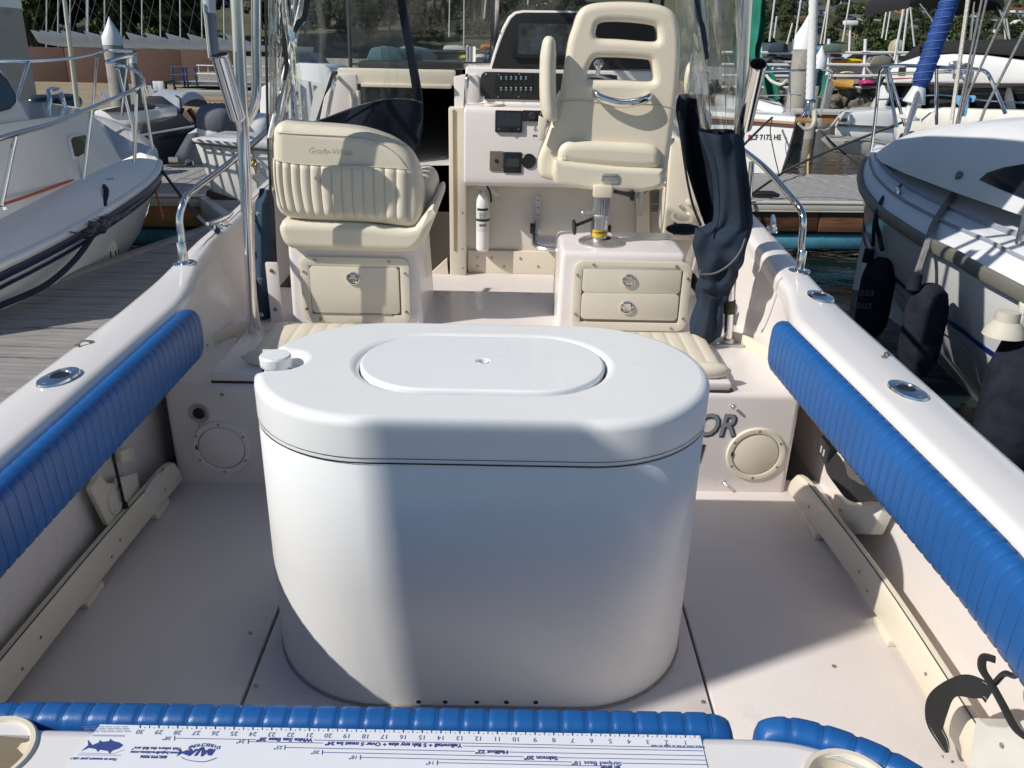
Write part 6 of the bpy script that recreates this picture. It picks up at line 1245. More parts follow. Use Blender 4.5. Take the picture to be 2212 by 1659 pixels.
# registration
def hullpt(px, py, y): return wy(px, py, y)
a = hullpt(226, 520, 4.95); b = hullpt(346, 462, 6.0); u = (b-a).normalized()
M_ = frame((a+b)/2+Vector((.0, -.06, 0)), u, Vector((.15, .2, 1)))
text('CF 0207', .165, frame(wy(240, 492, 4.93), wy(300, 465, 5.35)-wy(180, 520, 4.55), Vector((.25, .1, 1))), mat('reg_grey', (.08, .085, .10), .5), 'registration', LB, off=.002, shear=.2); snap(bpy.data.objects['registration'], LHULL, (-.75, .65, 0), .006)
for px, py in ((184, 508), (219, 497)):
    p = wy(px, py, 4.6); g = G(); g.ell(p, (.03, .015, .022), 12, 8); build('through_hull', g, BLACKM, LB)
p = wy(215, 402, 5.75); cl = cleat(p-Vector((0, 0, .01)), R(65), 1.2, STEEL, 'cleat', LB)
rope('orange cord lying along the deck edge of the pilothouse boat', [wy(-60, 460, 4.1), wy(13, 426+13, 4.5), wy(90, 413, 5.0), wy(168, 385, 5.6), wy(240, 352+8, 6.2), wy(292, 372, 6.42), wy(322, 388, 6.5), wy(338, 420, 6.3), wy(352, 470, 6.0)], .008, ROPEO, 'deck_cord')
rope('navy dock line made fast to the pilothouse boat cleat', [wy(196, 415, 5.7), wy(214, 440, 5.5), wy(218, 470, 5.3), wy(205, 500, 5.1), wy(165, 558, 4.8), wy(100, 615, 4.4), wy(2, 660, 4.1), wy(-60, 690, 3.9)], .017, ROPEB)
rope('navy rope tied in loops on the pilothouse boat cleat', [wy(198, 418, 5.72), wy(222, 440, 5.5), wy(230, 412, 5.6), wy(222, 404, 5.7), wy(226, 445, 5.45), wy(214, 468, 5.4), wy(224, 482, 5.4), wy(212, 452, 5.45), wy(220, 486, 5.35)], .016, ROPEB)
# its white fender
p0 = wy(235, 425, 5.72); p1 = wy(238, 512, 5.62); t = thing('fender', 'white ribbed fender hanging from the pilothouse boat at the dock edge', 'fender', p1, 'boat fenders'); p2 = wy(240, 600, 5.62)
g = G(); g.tube([p0, p0.lerp(p1, .5)+Vector((.01, 0, 0)), p1], .009, 6); build('fender_rope', g, ROPEG, t)
g = G(); L_ = (p1-p2).length; g.lathe([(.012, L_+.03), (.02, L_), (.055, L_-.02), (.068, L_-.06), (.070, .0), (.06, -.1)], p2, (0, 0, 1), 22); build('fender_body', g, FENDW, t)
for k in range(5): a = -1.9+k*.55; g = G(); g.tube([Vector((p2.x+.071*math.cos(a), p2.y+.071*math.sin(a), p2.z+z)) for z in (-.05, L_-.09)], .004, 5); build('fender_groove', g, GAP, t)
# ---------------------------------------------------------------- covered launch beyond
CB = thing('covered_boat', 'dark hulled boat under a black tent cover beyond the bow rail', 'boat', wy(350, 320, 13))
def poly(nm, pts, y, d, m, par, bev=.0, dx=0): g = G(); g.prism([wy(a, b, y) for a, b in pts], (dx, d, 0)); return build(nm, g, m, par, bevel=bev)
g = G(); A = [wy(a, b, 13) for a, b in ((302, 293), (316, 208), (352, 208), (418, 272))]; B = [wy(a, b, 15.5) for a, b in ((296, 268), (318, 207), (350, 207), (405, 262))]; g.loft([A, B], closed=True); build('tent_cover', g, mat('black_cover', (.012, .016, .026), .7, var=.3, bump=.3, bs=30), CB, bevel=.03)
g = G(); A = [wy(a, b, 13) for a, b in ((296, 292), (420, 272), (402, 298), (372, 355), (340, 356), (300, 330))]; g.prism(A, (-.4, 3, 0)); build('hull', g, mat('hull_black', (.010, .012, .018), .25), CB, bevel=.03)
g = G(); g.tube([wy(300, 294, 12.97), wy(420, 273, 12.97)], .02, 6); build('gunwale_strip', g, mat('grey_strip', (.20, .22, .26), .5), CB)
# second white deck glimpsed over the trunk
WB2 = thing('white_launch', 'white launch deck showing behind the bow rail of the pilothouse boat', 'boat', wy(250, 260, 10)); poly('hull', [(200, 240), (235, 232), (300, 237), (302, 262), (262, 277), (210, 268)], 10.2, 1.2, WGEL, WB2, .03); poly('cockpit_well', [(218, 238), (280, 226), (300, 232), (296, 240), (230, 243)], 10.15, .5, BLACKM, WB2)
for k, (px, py, rx, ry) in enumerate(((92, 220, 22, 14), (140, 220, 28, 16))): p = wy(px, py, 9.3+.3*k); o = build('engine_cover', G().ell(p, (rx/190., .22, ry/185.), 20, 12, p=.8), mat('cover_navy', (.02, .028, .05), .25), None); tag(o, ('dark rounded engine cover nearest the thick piling' if k == 0 else 'larger dark rounded engine cover left of the leaning pole'), 'cover', 'dark engine covers')
# pale leaning pole and grey-blue mast
a = wy(118+14, -60, 9.0); b = wy(168, 236, 9.0); o = build('flag_pole', G().tube([a, b], [.018, .026], 10), mat('pole_cream', (.50, .52, .42), .4), None); tag(o, 'pale leaning pole rising behind the pilothouse boat trunk', 'pole')
a = wy(448, -60, 13.5); b = wy(456, 118, 13.5); c2 = wy(455, 45, 13.5)
t = thing('outrigger_mast', 'grey blue mast with a white top section left of the canopy pole', 'mast', b); g = G(); g.tube([wy(448, -60, 13.5), wy(453, 28, 13.5)], .095, 14); build('upper_section', g, mat('mast_pale', (.42, .47, .52), .3), t); g = G(); g.tube([wy(454, 20, 13.5), wy(464, 130, 13.5)], .075, 14); build('lower_section', g, mat('mast_blue', (.12, .15, .20), .3), t); g = G(); g.tube([wy(440, 8, 13.4), wy(452, 125, 13.4)], .018, 8); build('stay', g, STEEL, t)
# ---------------------------------------------------------------- outboard boat and ribbed dock box
OB = thing('outboard_boat', 'white boat with a covered outboard engine beyond the main dock', 'boat', wy(450, 300, 11.5))
poly('transom_bracket', [(372, 345), (403, 290), (417, 288), (394, 350)], 11.0, .5, WGEL, OB, .02); poly('hull_side', [(394, 352), (417, 290), (425, 288), (440, 310), (446, 353)], 11.25, 1.6, WGEL, OB, .02); poly('aft_deck', [(403, 290), (424, 277), (600, 268), (640, 300), (640, 330), (425, 310), (417, 289)], 11.8, 1.8, WGEL, OB, .03)
g = G(); rings = []
for k in range(9):
    t_ = k/8; rings.append([wy(lerp(436, 520, .5)+lerp(-1, 1, .5), 300, 11.3)+Vector((lerp(.30, .20, t_)*math.cos(a)+.05*t_, .38*math.sin(a)*lerp(1, .7, t_), lerp(.0, .16, t_))) for a in [2*math.pi*j/18 for j in range(18)]])
c = wy(470, 305, 11.4); g = G(); g.ell(c+Vector((.02, 0, .08)), (.24, .34, .22), 24, 14, p=.75); eng = build('engine_cowl', g, WHITE, OB)
g = G(); g.ell(c+Vector((.06, .02, .24)), (.27, .36, .24), 24, 14, p=.7); build('cowl_cover', g, mat('cover_grey', (.13, .15, .17), .7, var=.1, bump=.2, bs=30), OB)
c = wy(563, 292, 11.6); g = G(); g.ell(c+Vector((0, 0, .05)), (.22, .3, .24), 22, 12, p=.75); build('engine_cowl', g, WHITE, OB)
g = G(); p = wy(409, 347, 10.9); g.lathe([(.06, 0), (.06, .05), (.03, .07)], p-Vector((0, 0, .05)), (0, 0, 1), 16); build('deck_light', g, STEEL, OB); g = G(); p = wy(376, 346, 10.9); g.box(p, (.12, .06, .08)); build('trim_tab', g, STEEL, OB)
DBX = thing('ribbed_dock_box', 'white ribbed dock box with a sloping front on the dock corner', 'dock box', wz(490, 440, ZD)); yd = 8.05
F_ = [(418, 303), (520, 318), (640, 312), (640, 445), (528, 437), (500, 428), (458, 416), (444, 372)]
A = [wy(a, b, yd) for a, b in F_]; g = G(); g.prism(A, (.1, .9, 0)); build('box_shell', g, WGEL, DBX, bevel=.015)
for a, b in (((437, 312), (462, 414)), ((456, 316), (484, 420)), ((475, 318), (508, 428)), ((500, 320), (526, 434)), ((545, 325), (560, 436))): g = G(); g.tube([wy(a[0], a[1], yd-.004), wy(b[0], b[1], yd-.004)], .008, 5); build('rib', g, mat('rib_grey', (.42, .42, .41), .5), DBX)
g = G(); g.prism([wy(a, b, yd-.04) for a, b in ((412, 299), (640, 308), (640, 326), (526, 318), (418, 308))], (0, .98, 0)); build('box_lid', g, WGEL, DBX, bevel=.012)
g = G(); g.tube([wy(414, 308, yd-.05), wy(524, 321, yd-.05), wy(640, 330, yd-.05)], .007, 6); build('lid_gap', g, BLACKM, DBX); g = G(); g.prism([wy(a, b, yd-.03) for a, b in ((446, 411), (462, 416), (528, 438), (528, 452), (470, 432), (444, 424))], (.02, .9, 0)); build('rubber_base', g, mat('dark_base', (.06, .05, .04), .8), DBX, bevel=.01)
for k_ in range(6): p = wy(430+k_*19, 302+k_*1.6, yd-.05); g = G(); g.box(p, (.03, .02, .012)); build('lid_hinge', g, STEEL, DBX)
g = G(); p = wy(547, 352, yd-.03); g.torus(p, .03, .008, (0, -1, .3), 14, 6); g.tube([p, p+Vector((.05, -.02, -.16))], [.016, .006], 8); build('hose_tap', g, mat('brass', (.45, .30, .10), .3, metal=1), DBX)
g = G(); g.tube(smooth_pts([wy(553, 378, yd-.05), wy(575, 400, yd-.06), wy(610, 425, yd-.1)], 5), .05, 10); build('water_pipe', g, DULL, DBX)
# upturned dinghy on sawhorse legs over the water
UD = thing('upturned_dinghy', 'grey upturned dinghy resting on orange legs near the pier', 'dinghy', wy(400, 220, 15))
g = G(); g.grid(lambda u, v: (lambda p: (p.x, 15+.7*math.cos(math.pi*v), p.z+.30*math.sin(math.pi*v)*min(1, 6*u+.55, 6*(1-u)+.6)))(wy(lerp(352, 424, u), lerp(231, 238, u), 15)), 18, 12); build('hull', g, mat('dinghy_grey', (.42, .45, .50), .4), UD, ang=60)
for a, b in (((394, 235), (383, 262)), ((408, 236), (432, 270))): g = G(); g.tube([wy(*a, 15), wy(*b, 15.1)], .05, 4); build('leg', g, mat('leg_orange', (.36, .11, .05), .6), UD)
g = G(); g.tube(smooth_pts([wy(379, 207, 14.6), wy(388, 212, 14.3), wy(391, 235, 14.25), wy(392, 262, 14.4)], 4), .014, 6); build('lashing', g, ROPEB, UD)
poly('float_base', [(404, 268), (470, 262), (560, 264), (560, 276), (410, 278)], 14.6, 1.2, BUMP, UD, .03)
# ---------------------------------------------------------------- pier with blue railings
PI_ = thing('pier', 'concrete pier with blue timber railings at the beach', 'pier', wy(420, 190, 31)); yp_ = 31.0
def pbox(nm, a, b, y, d, m, par=None, bev=.01): p, q = wy(*a, y), wy(*b, y); g = G(); g.box(((p.x+q.x)/2, y+d/2, (p.z+q.z)/2), (abs(q.x-p.x), d, abs(p.z-q.z))); return build(nm, g, m, par or PI_, bevel=bev)
BLUP = mat('blue_timber', (.045, .105, .24), .6, var=.15)
pbox('deck_beam', (378, 176), (640, 188), yp_, 3.0, CONC); pbox('lower_slab', (384, 196), (640, 211), yp_-1.5, 3.0, CONC); pbox('timber_edge', (418, 214), (640, 223), yp_-1.6, .3, TAN); pbox('recess', (380, 188), (640, 196), yp_+.3, 2.0, BLACKM)
for k_, px in enumerate((372, 395, 402, 422, 470, 520)): pbox('rail_post', (px-3.5, 145), (px+3.5, 188), yp_-.12, .15, BLUP)
for yy in (145, 162): pbox('rail_beam', (366, yy-1.4), (424, yy+1.4), yp_-.2, .08, BLUP)
for yy in (143, 161): pbox('rail_pipe', (424, yy-1), (620, yy+1), yp_-.2, .06, WHITE)
for px in (430, 450, 500, 540, 580): pbox('rail_pipe', (px-1.2, 143), (px+1.2, 176), yp_-.15, .06, WHITE)
for px in (436, 452, 464, 478, 490): pbox('pile', (px-2, 222), (px+2, 233), yp_-1.2, .12, BLACKM)
GW = thing('gangway', 'dark sloping gangway with posts beside the pier', 'gangway', wy(345, 195, 30)); g = G(); g.tube([wy(318, 184, 30), wy(372, 174, 30)], .05, 6); build('handrail', g, BLACKM, GW)
for px, y0, y1 in ((336, 182, 206), (347, 180, 206), (357, 178, 205), (377, 186, 206)): g = G(); g.tube([wy(px, y0, 30), wy(px+3, y1, 30)], .05, 6); build('post', g, mat('gangway_rust', (.08, .04, .03), .8), GW)
def chair(label, x0, y0, x1, y1, y):
    t = thing('beach_chair', label, 'chair', wy((x0+x1)/2, y1, y), 'white beach chairs')
    g = G(); g.prism([wy(a, b, y) for a, b in ((x0, y0), (x1-4, y0), (x1, y0+9), (x0+5, y0+10))], (0, .05, 0)); build('seat', g, mat('chair_grey', (.38, .40, .44), .6), t)
    for a, b in (((x0, y0), (x0+8, y1)), ((x1-6, y0), (x1, y1)), ((x0+9, y0+6), (x0+14, y1)), ((x1-2, y0+8), (x1+5, y1))): g = G(); g.tube([wy(*a, y), wy(*b, y)], .025, 5); build('leg', g, WHITE, t)
chair('white framed beach chair left of the white capped piling', 214, 200, 243, 214, 29); chair('white framed beach chair at the foot of the gangway', 313, 184, 331, 208, 28.5)
for k, px in enumerate((338, 348)): p = wy(px, 186, 29.8); o = build('life_box', G().box(p, (.2, .1, .32)), WHITE, None, bevel=.01); tag(o, ('left' if k == 0 else 'right')+' one of two small white boxes on the gangway rail', 'box', 'white boxes on the gangway')
# ---------------------------------------------------------------- beach catamarans on the seawall
bowx = [76, 95, 115, 140, 161, 190, 222, 279, 320, 364, 410, 452, 492]; mastx = [100, 125, 151, 187, 190, 226, 262, 307, 347, 390, 437, 485, 525]
ORD = ['first', 'second', 'third', 'fourth', 'fifth', 'sixth', 'seventh', 'eighth', 'ninth', 'tenth', 'eleventh', 'twelfth', 'thirteenth']
for k, (bx_, mx_) in enumerate(zip(bowx, mastx)):
    y = 48.6; B0 = wy(bx_, 112, y-.9); L_ = 4.6; d = Vector((.86, .42, 0)).normalized(); t = thing('beach_catamaran', 'white beached catamaran with a bare mast, %s from the left along the seawall' % ORD[k], 'catamaran', (B0.x, B0.y, 2.3), 'beached catamarans in a row')
    z0 = 2.42
    for h_, off in ((0, 0.0), (1, .62)):
        n_v = Vector((-d.y, d.x, 0)); g = G(); rings = []
        for i in range(9):
            u = i/8; c = B0+n_v*off+d*(L_*u+.12*h_); w_ = .19*math.sin(math.pi*min(1, u*1.6+.02)/2); ht = max(.22, .74-.29*L_*u); kz = z0-.08+.20*max(0, 1-u*3.2)
            rings.append([Vector((c.x, c.y, z0+ht))-n_v*w_, Vector((c.x, c.y, kz+.18))-n_v*w_*.9, Vector((c.x, c.y, kz)), Vector((c.x, c.y, kz+.18))+n_v*w_*.9, Vector((c.x, c.y, z0+ht))+n_v*w_])
        rings = [[p+d*(.28*(1-(p.z-z0)/.62) if i == 0 else 0) for p in r] for i, r in enumerate(rings)]
        g.loft(rings); build('hull', g, mat('cat_white', (.62, .63, .64), .3, var=.05), t, ang=40)
    m0 = wy(mx_, 110, y+.2); m1 = wy(mx_-3*(mx_-240)/250., -70, y+.2); g = G(); g.tube([m0, m1], .038, 8); build('mast', g, mat('cat_mast', (.55, .56, .57), .35), t)
    g = G()
    for a in (B0+Vector((0, 0, 1.9)) if False else Vector((B0.x, B0.y, 3.0)), Vector((B0.x+d.x*3.6, B0.y+d.y*3.6, 2.9))): g.tube([a, m0.lerp(m1, .95)], .010, 4)
    build('stays', g, mat('stay_grey', (.16, .16, .17), .5), t); c0 = B0+d*1.9
    g = G(); g.tube([Vector((c0.x, c0.y, z0+.5)), Vector((c0.x, c0.y, z0+.5))+Vector((-d.y, d.x, 0))*.7], .04, 6); build('cross_beam', g, ALU, t)
# ================================================================= NEIGHBOURING BOATS (right)
SB_ = thing('sloop', 'white sloop with a blue stripe and black fenders moored close on the starboard side', 'sailboat', (3.6, 4, 0))
RUB = [(1890, 326, 7.4), (1876, 341, 7.2), (1866, 358, 6.9), (1862, 378, 6.45), (1864, 393, 6.15), (1870, 409, 5.9), (1899, 447, 5.25), (1944.5, 480, 4.72), (2008.7, 520, 4.22), (2073, 551, 3.87), (2109.5, 573.4, 3.68), (2212, 627, 3.36), (2330, 690, 3.1), (2500, 790, 2.8)]
R3 = smooth_pts([wy(*q) for q in RUB], 6); nR = len(R3)
CEN = [Vector((R3[0].x+.01+(.02 if i else 0), p.y, p.z)) for i, p in enumerate(R3)]
bowp = R3[0]
def offs(p, i, dz, k): t = min(1, i/(nR-1)*2.6); kk = k*1.25*lerp(.55, 1, t); return Vector((p.x+min(kk, max(0, R3[0].x-p.x)*.9), p.y-dz*.35*(1-t)**2, p.z-dz))
g = G(); rings = []
for i, p in enumerate(R3): rings.append([p, offs(p, i, .10, .02), offs(p, i, .35, .07), offs(p, i, .65, .20), offs(p, i, .95, .45), offs(p, i, 1.3, .8)])
g.loft(rings, closed=False)
FARS = [Vector((2*CEN[i].x-R3[i].x, R3[i].y+.0, R3[i].z)) for i in range(nR)]
g.loft([[p, p+Vector((-.12*(p.x-q.x), 0, -.5)), p+Vector((-.4*(p.x-q.x), 0, -1.3))] for p, q in zip(FARS, R3)], closed=False); build('hull', g, WGEL, SB_, ang=60)
g = G(); g.tube([p+Vector((-.012, 0, -.012)) for p in R3], .036, 8, flat=.7); build('rub_rail', g, mat('rub_olive', (.16, .155, .13), .55, var=.1), SB_)
for dz, r_ in ((.375, .020), (.425, .008)):
    g = G(); g.loft([[offs(p, i, dz-r_, .085-.012)+Vector((-.012, 0, 0)), offs(p, i, dz+r_, .095)+Vector((-.012, 0, 0))] for i, p in enumerate(R3)], closed=False); build('blue_stripe', g, mat('stripe_blue', (.012, .05, .28), .35), SB_)
# deck with toe, camber and side deck step
g = G()
def dk2(u, v):
    i = min(int(u*(nR-1)+.5), nR-1); p, q = R3[i], FARS[i]; s = v*2-1; h = .10*(1-s*s)*min(1, u*5)+(.05*min(1, (1-abs(s))/.06) if True else 0); r = p.lerp(q, v); return (r.x, r.y, r.z+h)
g.grid(dk2, 60, 20); DKO = build('deck', g, mat('deck_white', (.78, .79, .80), .45, var=.03, vs_=2, bump=.05, bs=120), SB_, ang=180)
for k, (fr, w_) in enumerate(((.10, .012), (.24, .020))):
    g = G(); P = []
    for u in [i/20 for i in range(3, 21)]: v = Vector(dk2(u, fr*.5)); P.append(v+Vector((0, 0, .006)))
    g.tube(P, w_, 6, flat=.5); build('deck_seam', g, mat('seam_grey', (.30, .33, .38), .7), SB_)
# cabin trunk with a long dark window
def dkz(x, y):
    return bowp.z+.12
TK = [(7.05, .10, .03), (6.7, .26, .12), (6.2, .42, .22), (5.5, .56, .31), (4.6, .68, .38), (3.8, .76, .42), (2.7, .84, .46)]
g = G(); rings = []; cxx = lambda y: R3[0].x+.02 
for y, hw_, h in TK:
    c = cxx(y); z0 = bowp.z+.02; rings.append([(c-hw_-.05, y, z0), (c-hw_+.02, y, z0+h*.72), (c-hw_+.14, y, z0+h*.98), (c, y, z0+h+.05), (c+hw_-.14, y, z0+h*.98), (c+hw_-.02, y, z0+h*.72), (c+hw_+.05, y, z0)])
g.loft(rings, closed=False); SLT = build('cabin_trunk', g, MATS['deck_white'], SB_, ang=60)
wn = []
for t_, v in ((0, .55), (.12, .82), (.35, .90), (1, .92), (1, .30), (.7, .22), (.3, .30)):
    y = lerp(4.75, 3.0, t_); c = cxx(y); hw_ = interp([(a, b) for a, b, _ in TK[::-1]], y); h = interp([(a, b) for a, _, b in TK[::-1]], y); wn.append(Vector((c-hw_-.05+.07*v*.9-.006, y, bowp.z+.02+h*.72*v)))
wn = [hitobj(SLT, a, b) for a, b in ((2117, 389), (2134, 374), (2170, 362), (2220, 354), (2262, 350), (2262, 445), (2215, 430), (2164, 410))]
g = G(); wn = [(p, n_) for p, n_ in wn if p is not None]; g.add([p+n_*.006 for p, n_ in wn]+[p-n_*.01 for p, n_ in wn], [tuple(range(len(wn))), tuple(range(2*len(wn)-1, len(wn)-1, -1))]+[(i, (i+1) % len(wn), len(wn)+(i+1) % len(wn), len(wn)+i) for i in range(len(wn))]); build('cabin_window', g, mat('window_slate', (.02, .03, .05), .1, coat=.5), SB_, smooth=False)
# pulpit
def rl(pts, r=.0135, m=STEEL, nm='pulpit_rail', n=6, par=None): g = G(); g.tube(smooth_pts([wy(a, b, y) for a, b, y in pts], n), r, 10); return build(nm, g, m, par or SB_)
rl([(1878, 345, 7.25), (1890, 262, 7.1), (1899, 172, 7.0), (1906, 147, 6.95), (1920, 143, 6.9), (1965, 142, 6.85), (2060, 147, 6.6), (2110, 150, 6.5), (2130, 156, 6.45), (2142, 175, 6.4), (2172, 245, 6.4)])
for a, b in (((2023, 143, 6.7), (2023, 268, 6.9)), ((1918, 147, 6.95), (1955, 272, 6.9)), ((1915, 160, 6.95), (1938, 275, 6.8))): rl([a, b], .0125, nm='stanchion', n=1)
rl([(1895, 215, 7.1), (1960, 212, 6.9), (2030, 205, 6.8), (2140, 218, 6.5), (2212, 222, 6.2)], .006, STEEL, 'lifeline')
rl([(2194, 545, 3.75), (2212, 475, 3.75), (2250, 330, 3.75)], .014, STEEL, 'stanchion', 1); g = G(); p = wy(2192, 552, 3.75); g.lathe([(.05, -.02), (.05, .01), (.022, .03)], p, (0, 0, 1), 16); build('stanchion_foot', g, STEEL, SB_)
# forestay with furled blue sail
FS0, FS1 = wy(1924, 408, 5.95), wy(1985, 190, 6.72); top_ = FS1+(wy(2052, 0, 6.7)-FS1)*2.4
g = G(); g.tube([FS0, FS1], .020, 10); build('forestay_foil', g, DULL, SB_)
g = G(); d = (top_-FS1); n_t = 70; P = [FS1+d*(i/n_t) for i in range(n_t+1)]; g.tube(P, [.05 if i < 2 else .068+.004*math.sin(i*1.9) for i in range(n_t+1)], 14); FJ = build('furled_jib', g, mat('jib_blue', (.010, .055, .25), .7, var=.25, vs_=9, bump=.5, bs=60), SB_)
g = G()
for k in range(26): c = FS1+d*(.03+k*.037); a0 = k*1.3; g.tube([c+Vector((.073*math.cos(a), .073*math.sin(a), .05*(a/6)-.02)) for a in [j/10*6.0 for j in range(11)]], .002, 4)
build('sail_lashing', g, mat('lash_pale', (.20, .30, .48), .7), FJ)
g = G(); c = FS1-d.normalized()*.10; g.lathe([(.03, -.14), (.085, -.13), (.085, -.115), (.04, -.10), (.04, -.02), (.085, -.01), (.08, .005), (.055, .09), (.045, .12)], c, d, 20); build('furling_drum', g, mat('drum_white', (.66, .67, .66), .4), SB_)
bl = wy(1946, 316, 6.70); g = G(); g.box(bl, (.075, .05, .19), M=Matrix.Rotation(.25, 3, 'Y')); bk = build('rope_block', g, NAVYP, SB_, bevel=.012); g = G(); g.box(bl+Vector((0, -.03, 0)), (.035, .01, .06), M=Matrix.Rotation(.25, 3, 'Y')); build('block_sheave', g, DULL, bk)
g = G(); p = wy(1960, 297, 6.68); g.ell(p, (.05, .04, .045), 10, 8); g.ell(p+Vector((.03, .0, .02)), (.03, .03, .03), 8, 6); build('rope_knot', g, ROPEB, SB_)
kw = dict(grp='rigging lines of the sloop')
rope('black halyard tail from the block down over the sloop bow to the water', [wy(1937, 340, 6.6), wy(1918, 400, 5.9), wy(1900, 446, 5.2), wy(1889, 478, 5.12), wy(1886, 530, 5.2)], .011, ROPEB, 'rigging_rope', **kw)
rope('thicker black line from the block past the bow cleat', [wy(1966, 312, 6.66), wy(1948, 370, 6.2), wy(1926, 405, 5.8), wy(1903, 436, 5.3), wy(1892, 474, 5.1), wy(1900, 510, 5.12), wy(1906, 540, 5.05)], .015, ROPEB, 'rigging_rope', **kw)
rope('navy line crossing the foredeck from the block to the chainplate', [wy(1967, 310, 6.66), wy(2020, 337, 6.2), wy(2078, 361, 5.7)], .010, ROPEB, 'rigging_rope', **kw)
# standing rigging seen against the sky and hill: wires run from chainplates up to the mast out of frame
def wire(label, pts, r, m): g = G(); g.tube([wy(*q) for q in pts], r, 6); tag(build('stay_wire', g, m), label, 'rigging', 'rigging lines of the sloop')
wire('white braided halyard, leftmost wire of the sloop rigging', [(2040, 375, 5.75), (2057, 250, 5.75), (2094, -20, 5.75), (2120, -200, 5.75)], .013, ROPEW)
wire('grey stay wire just right of the white halyard', [(2049, 335, 5.75), (2068, 259, 5.75), (2121, 0, 5.75), (2160, -200, 5.75)], .008, ROPEG)
wire('second grey stay wire right of the white halyard', [(2058, 335, 5.75), (2081, 219, 5.75), (2131, 0, 5.75), (2170, -200, 5.75)], .008, ROPEG)
wire('slanting grey shroud meeting the chainplate turnbuckles', [(2062, 290, 5.75), (2093, 200, 5.75), (2184, 0, 5.75), (2280, -200, 5.75)], .008, ROPEG)
wire('rightmost grey shroud with a navy boot at its foot', [(2078, 372, 5.7), (2127, 237, 5.7), (2212, 70, 5.7), (2330, -150, 5.7)], .009, ROPEG)
g = G(); g.tube([wy(2079, 368, 5.69), wy(2098, 312, 5.69)], [.026, .022], 10); g.tube([wy(2098, 312, 5.69), wy(2116, 262, 5.69)], .014, 8); build('shroud_boot', g, NAVYP, SB_)
g = G(); g.hexa([wy(2040, 377, 5.74), wy(2052, 377, 5.74), wy(2054, 376, 5.85), wy(2042, 376, 5.85), wy(2046, 341, 5.74), wy(2055, 341, 5.74), wy(2056, 341, 5.80), wy(2047, 341, 5.80)]); g.hexa([wy(2054, 377, 5.74), wy(2062, 375, 5.74), wy(2063, 375, 5.85), wy(2056, 376, 5.85), wy(2057, 341, 5.74), wy(2065, 340, 5.74), wy(2066, 340, 5.80), wy(2058, 341, 5.80)]); build('chainplate', g, mat('rusty_plate', (.34, .27, .22), .5, metal=.5, var=.3, vs_=40), SB_)
for a, b in (((2048, 340), (2056, 296)), ((2060, 340), (2062, 296))): g = G(); g.tube([wy(*a, 5.73), wy(*b, 5.73)], .012, 8); q = wy(*a, 5.73).lerp(wy(*b, 5.73), .5); g.torus(q, .022, .006, (0, 1, 0), 12, 5); build('turnbuckle', g, STEEL, SB_)
# grey plaited spring line over the side
rope('grey plaited line hanging over the sloop side to a fender', [(hitobj(SLT, 2080, 378, .02)[0] or wy(2080, 378, 5.0)), (hitobj(DKO, 2060, 425, .02)[0] or wy(2060, 425, 4.7)), (hitobj(DKO, 2040, 455, .02)[0] or wy(2040, 455, 4.55)), (hitobj(DKO, 2020, 495, .02)[0] or wy(2020, 495, 4.3)), wy(2003, 530, 4.12), wy(1988, 575, 4.08), wy(1978, 605, 4.0)], .019, ROPEG, 'fender_line', grp='rigging lines of the sloop')
g = G(); p = wy(2012, 585, 5.1)
cl2 = cleat((hitobj(DKO, 1940, 418, .0)[0] or wy(1940, 418, 5.6)), R(60), 1.1, STEEL, 'cleat', SB_)
g = G(); a, b = wy(2092, 357, 5.5), wy(2118, 330, 5.6); g.hexa([wy(2088, 355, 5.5), wy(2096, 361, 5.45), wy(2132, 330, 5.7), wy(2122, 322, 5.75), wy(2088, 352, 5.5), wy(2096, 358, 5.45), wy(2132, 327, 5.7), wy(2122, 319, 5.75)]); build('deck_hatch', g, DULL, SB_, bevel=.004)
# fenders on the sloop
def fender(label, px, py0, py1, y, wpx, neck=True, txt=None, white=False):
    t_ = thing('fender', label, 'fender', wy(px, py1, y), 'boat fenders'); a, b = wy(px, py0, y), wy(px, py1, y); r = wpx/2/F*(y*.97); L_ = a.z-b.z
    g = G(); g.lathe([(.001, -.02), (r*.6, -.01), (r*.95, r*.6), (r, L_*.3), (r*1.0, L_*.7), (r*.96, L_-r*1.1), (r*.8, L_-r*.45), (r*.42, L_-r*.08), (r*.25, L_), (.001, L_)], b, (0, 0, 1), 28, cap=False); body = build('fender_cover', g, FEND, t_)
    if neck: g = G(); g.tube([Vector((a.x, a.y, a.z-.03)), Vector((a.x, a.y, a.z+r*.5))], [r*.34, r*.30], 12); build('fender_neck', g, FEND if not white else mat('neck_cream', (.58, .54, .45), .6), t_)
    if txt:
        for k_, s in enumerate(txt): text(s, .075, frame(wy(px-10, py0+75+k_*28, y-r*1.9), (1, 0, 0), (0, 0, 1)), mat('fender_print', (.16, .16, .17), .7), 'fender_text', body, depth=.0004, shear=.2)
    return a, b, r, t_
fender('black cloth fender hanging clear of the sloop bow over the water', 1876, 556, 720, 5.0, 74, txt=('essa', 'aus'))
fender('black fender pressed against the sloop side below the plaited line', 1975, 612, 800, 3.9, 92)
a, b, r, FT_ = fender('big navy cloth fender with a cream neck at the right edge', 2170, 712, 1000, 3.1, 175, white=True)
g = G(); g.lathe([(r*.52, 0), (r*.46, r*.2), (r*.30, r*.42), (r*.2, r*.5)], Vector((a.x, a.y, a.z-r*.16)), (0, 0, 1), 22); build('fender_top', g, MATS['neck_cream'], FT_)
rope('white plaited rope holding the big navy fender', [wy(2188, 735, 3.3), wy(2200, 712, 3.3), wy(2206, 690, 3.3), wy(2216, 640, 3.35), wy(2235, 560, 3.5)], .020, ROPEW, 'fender_line', grp=None)
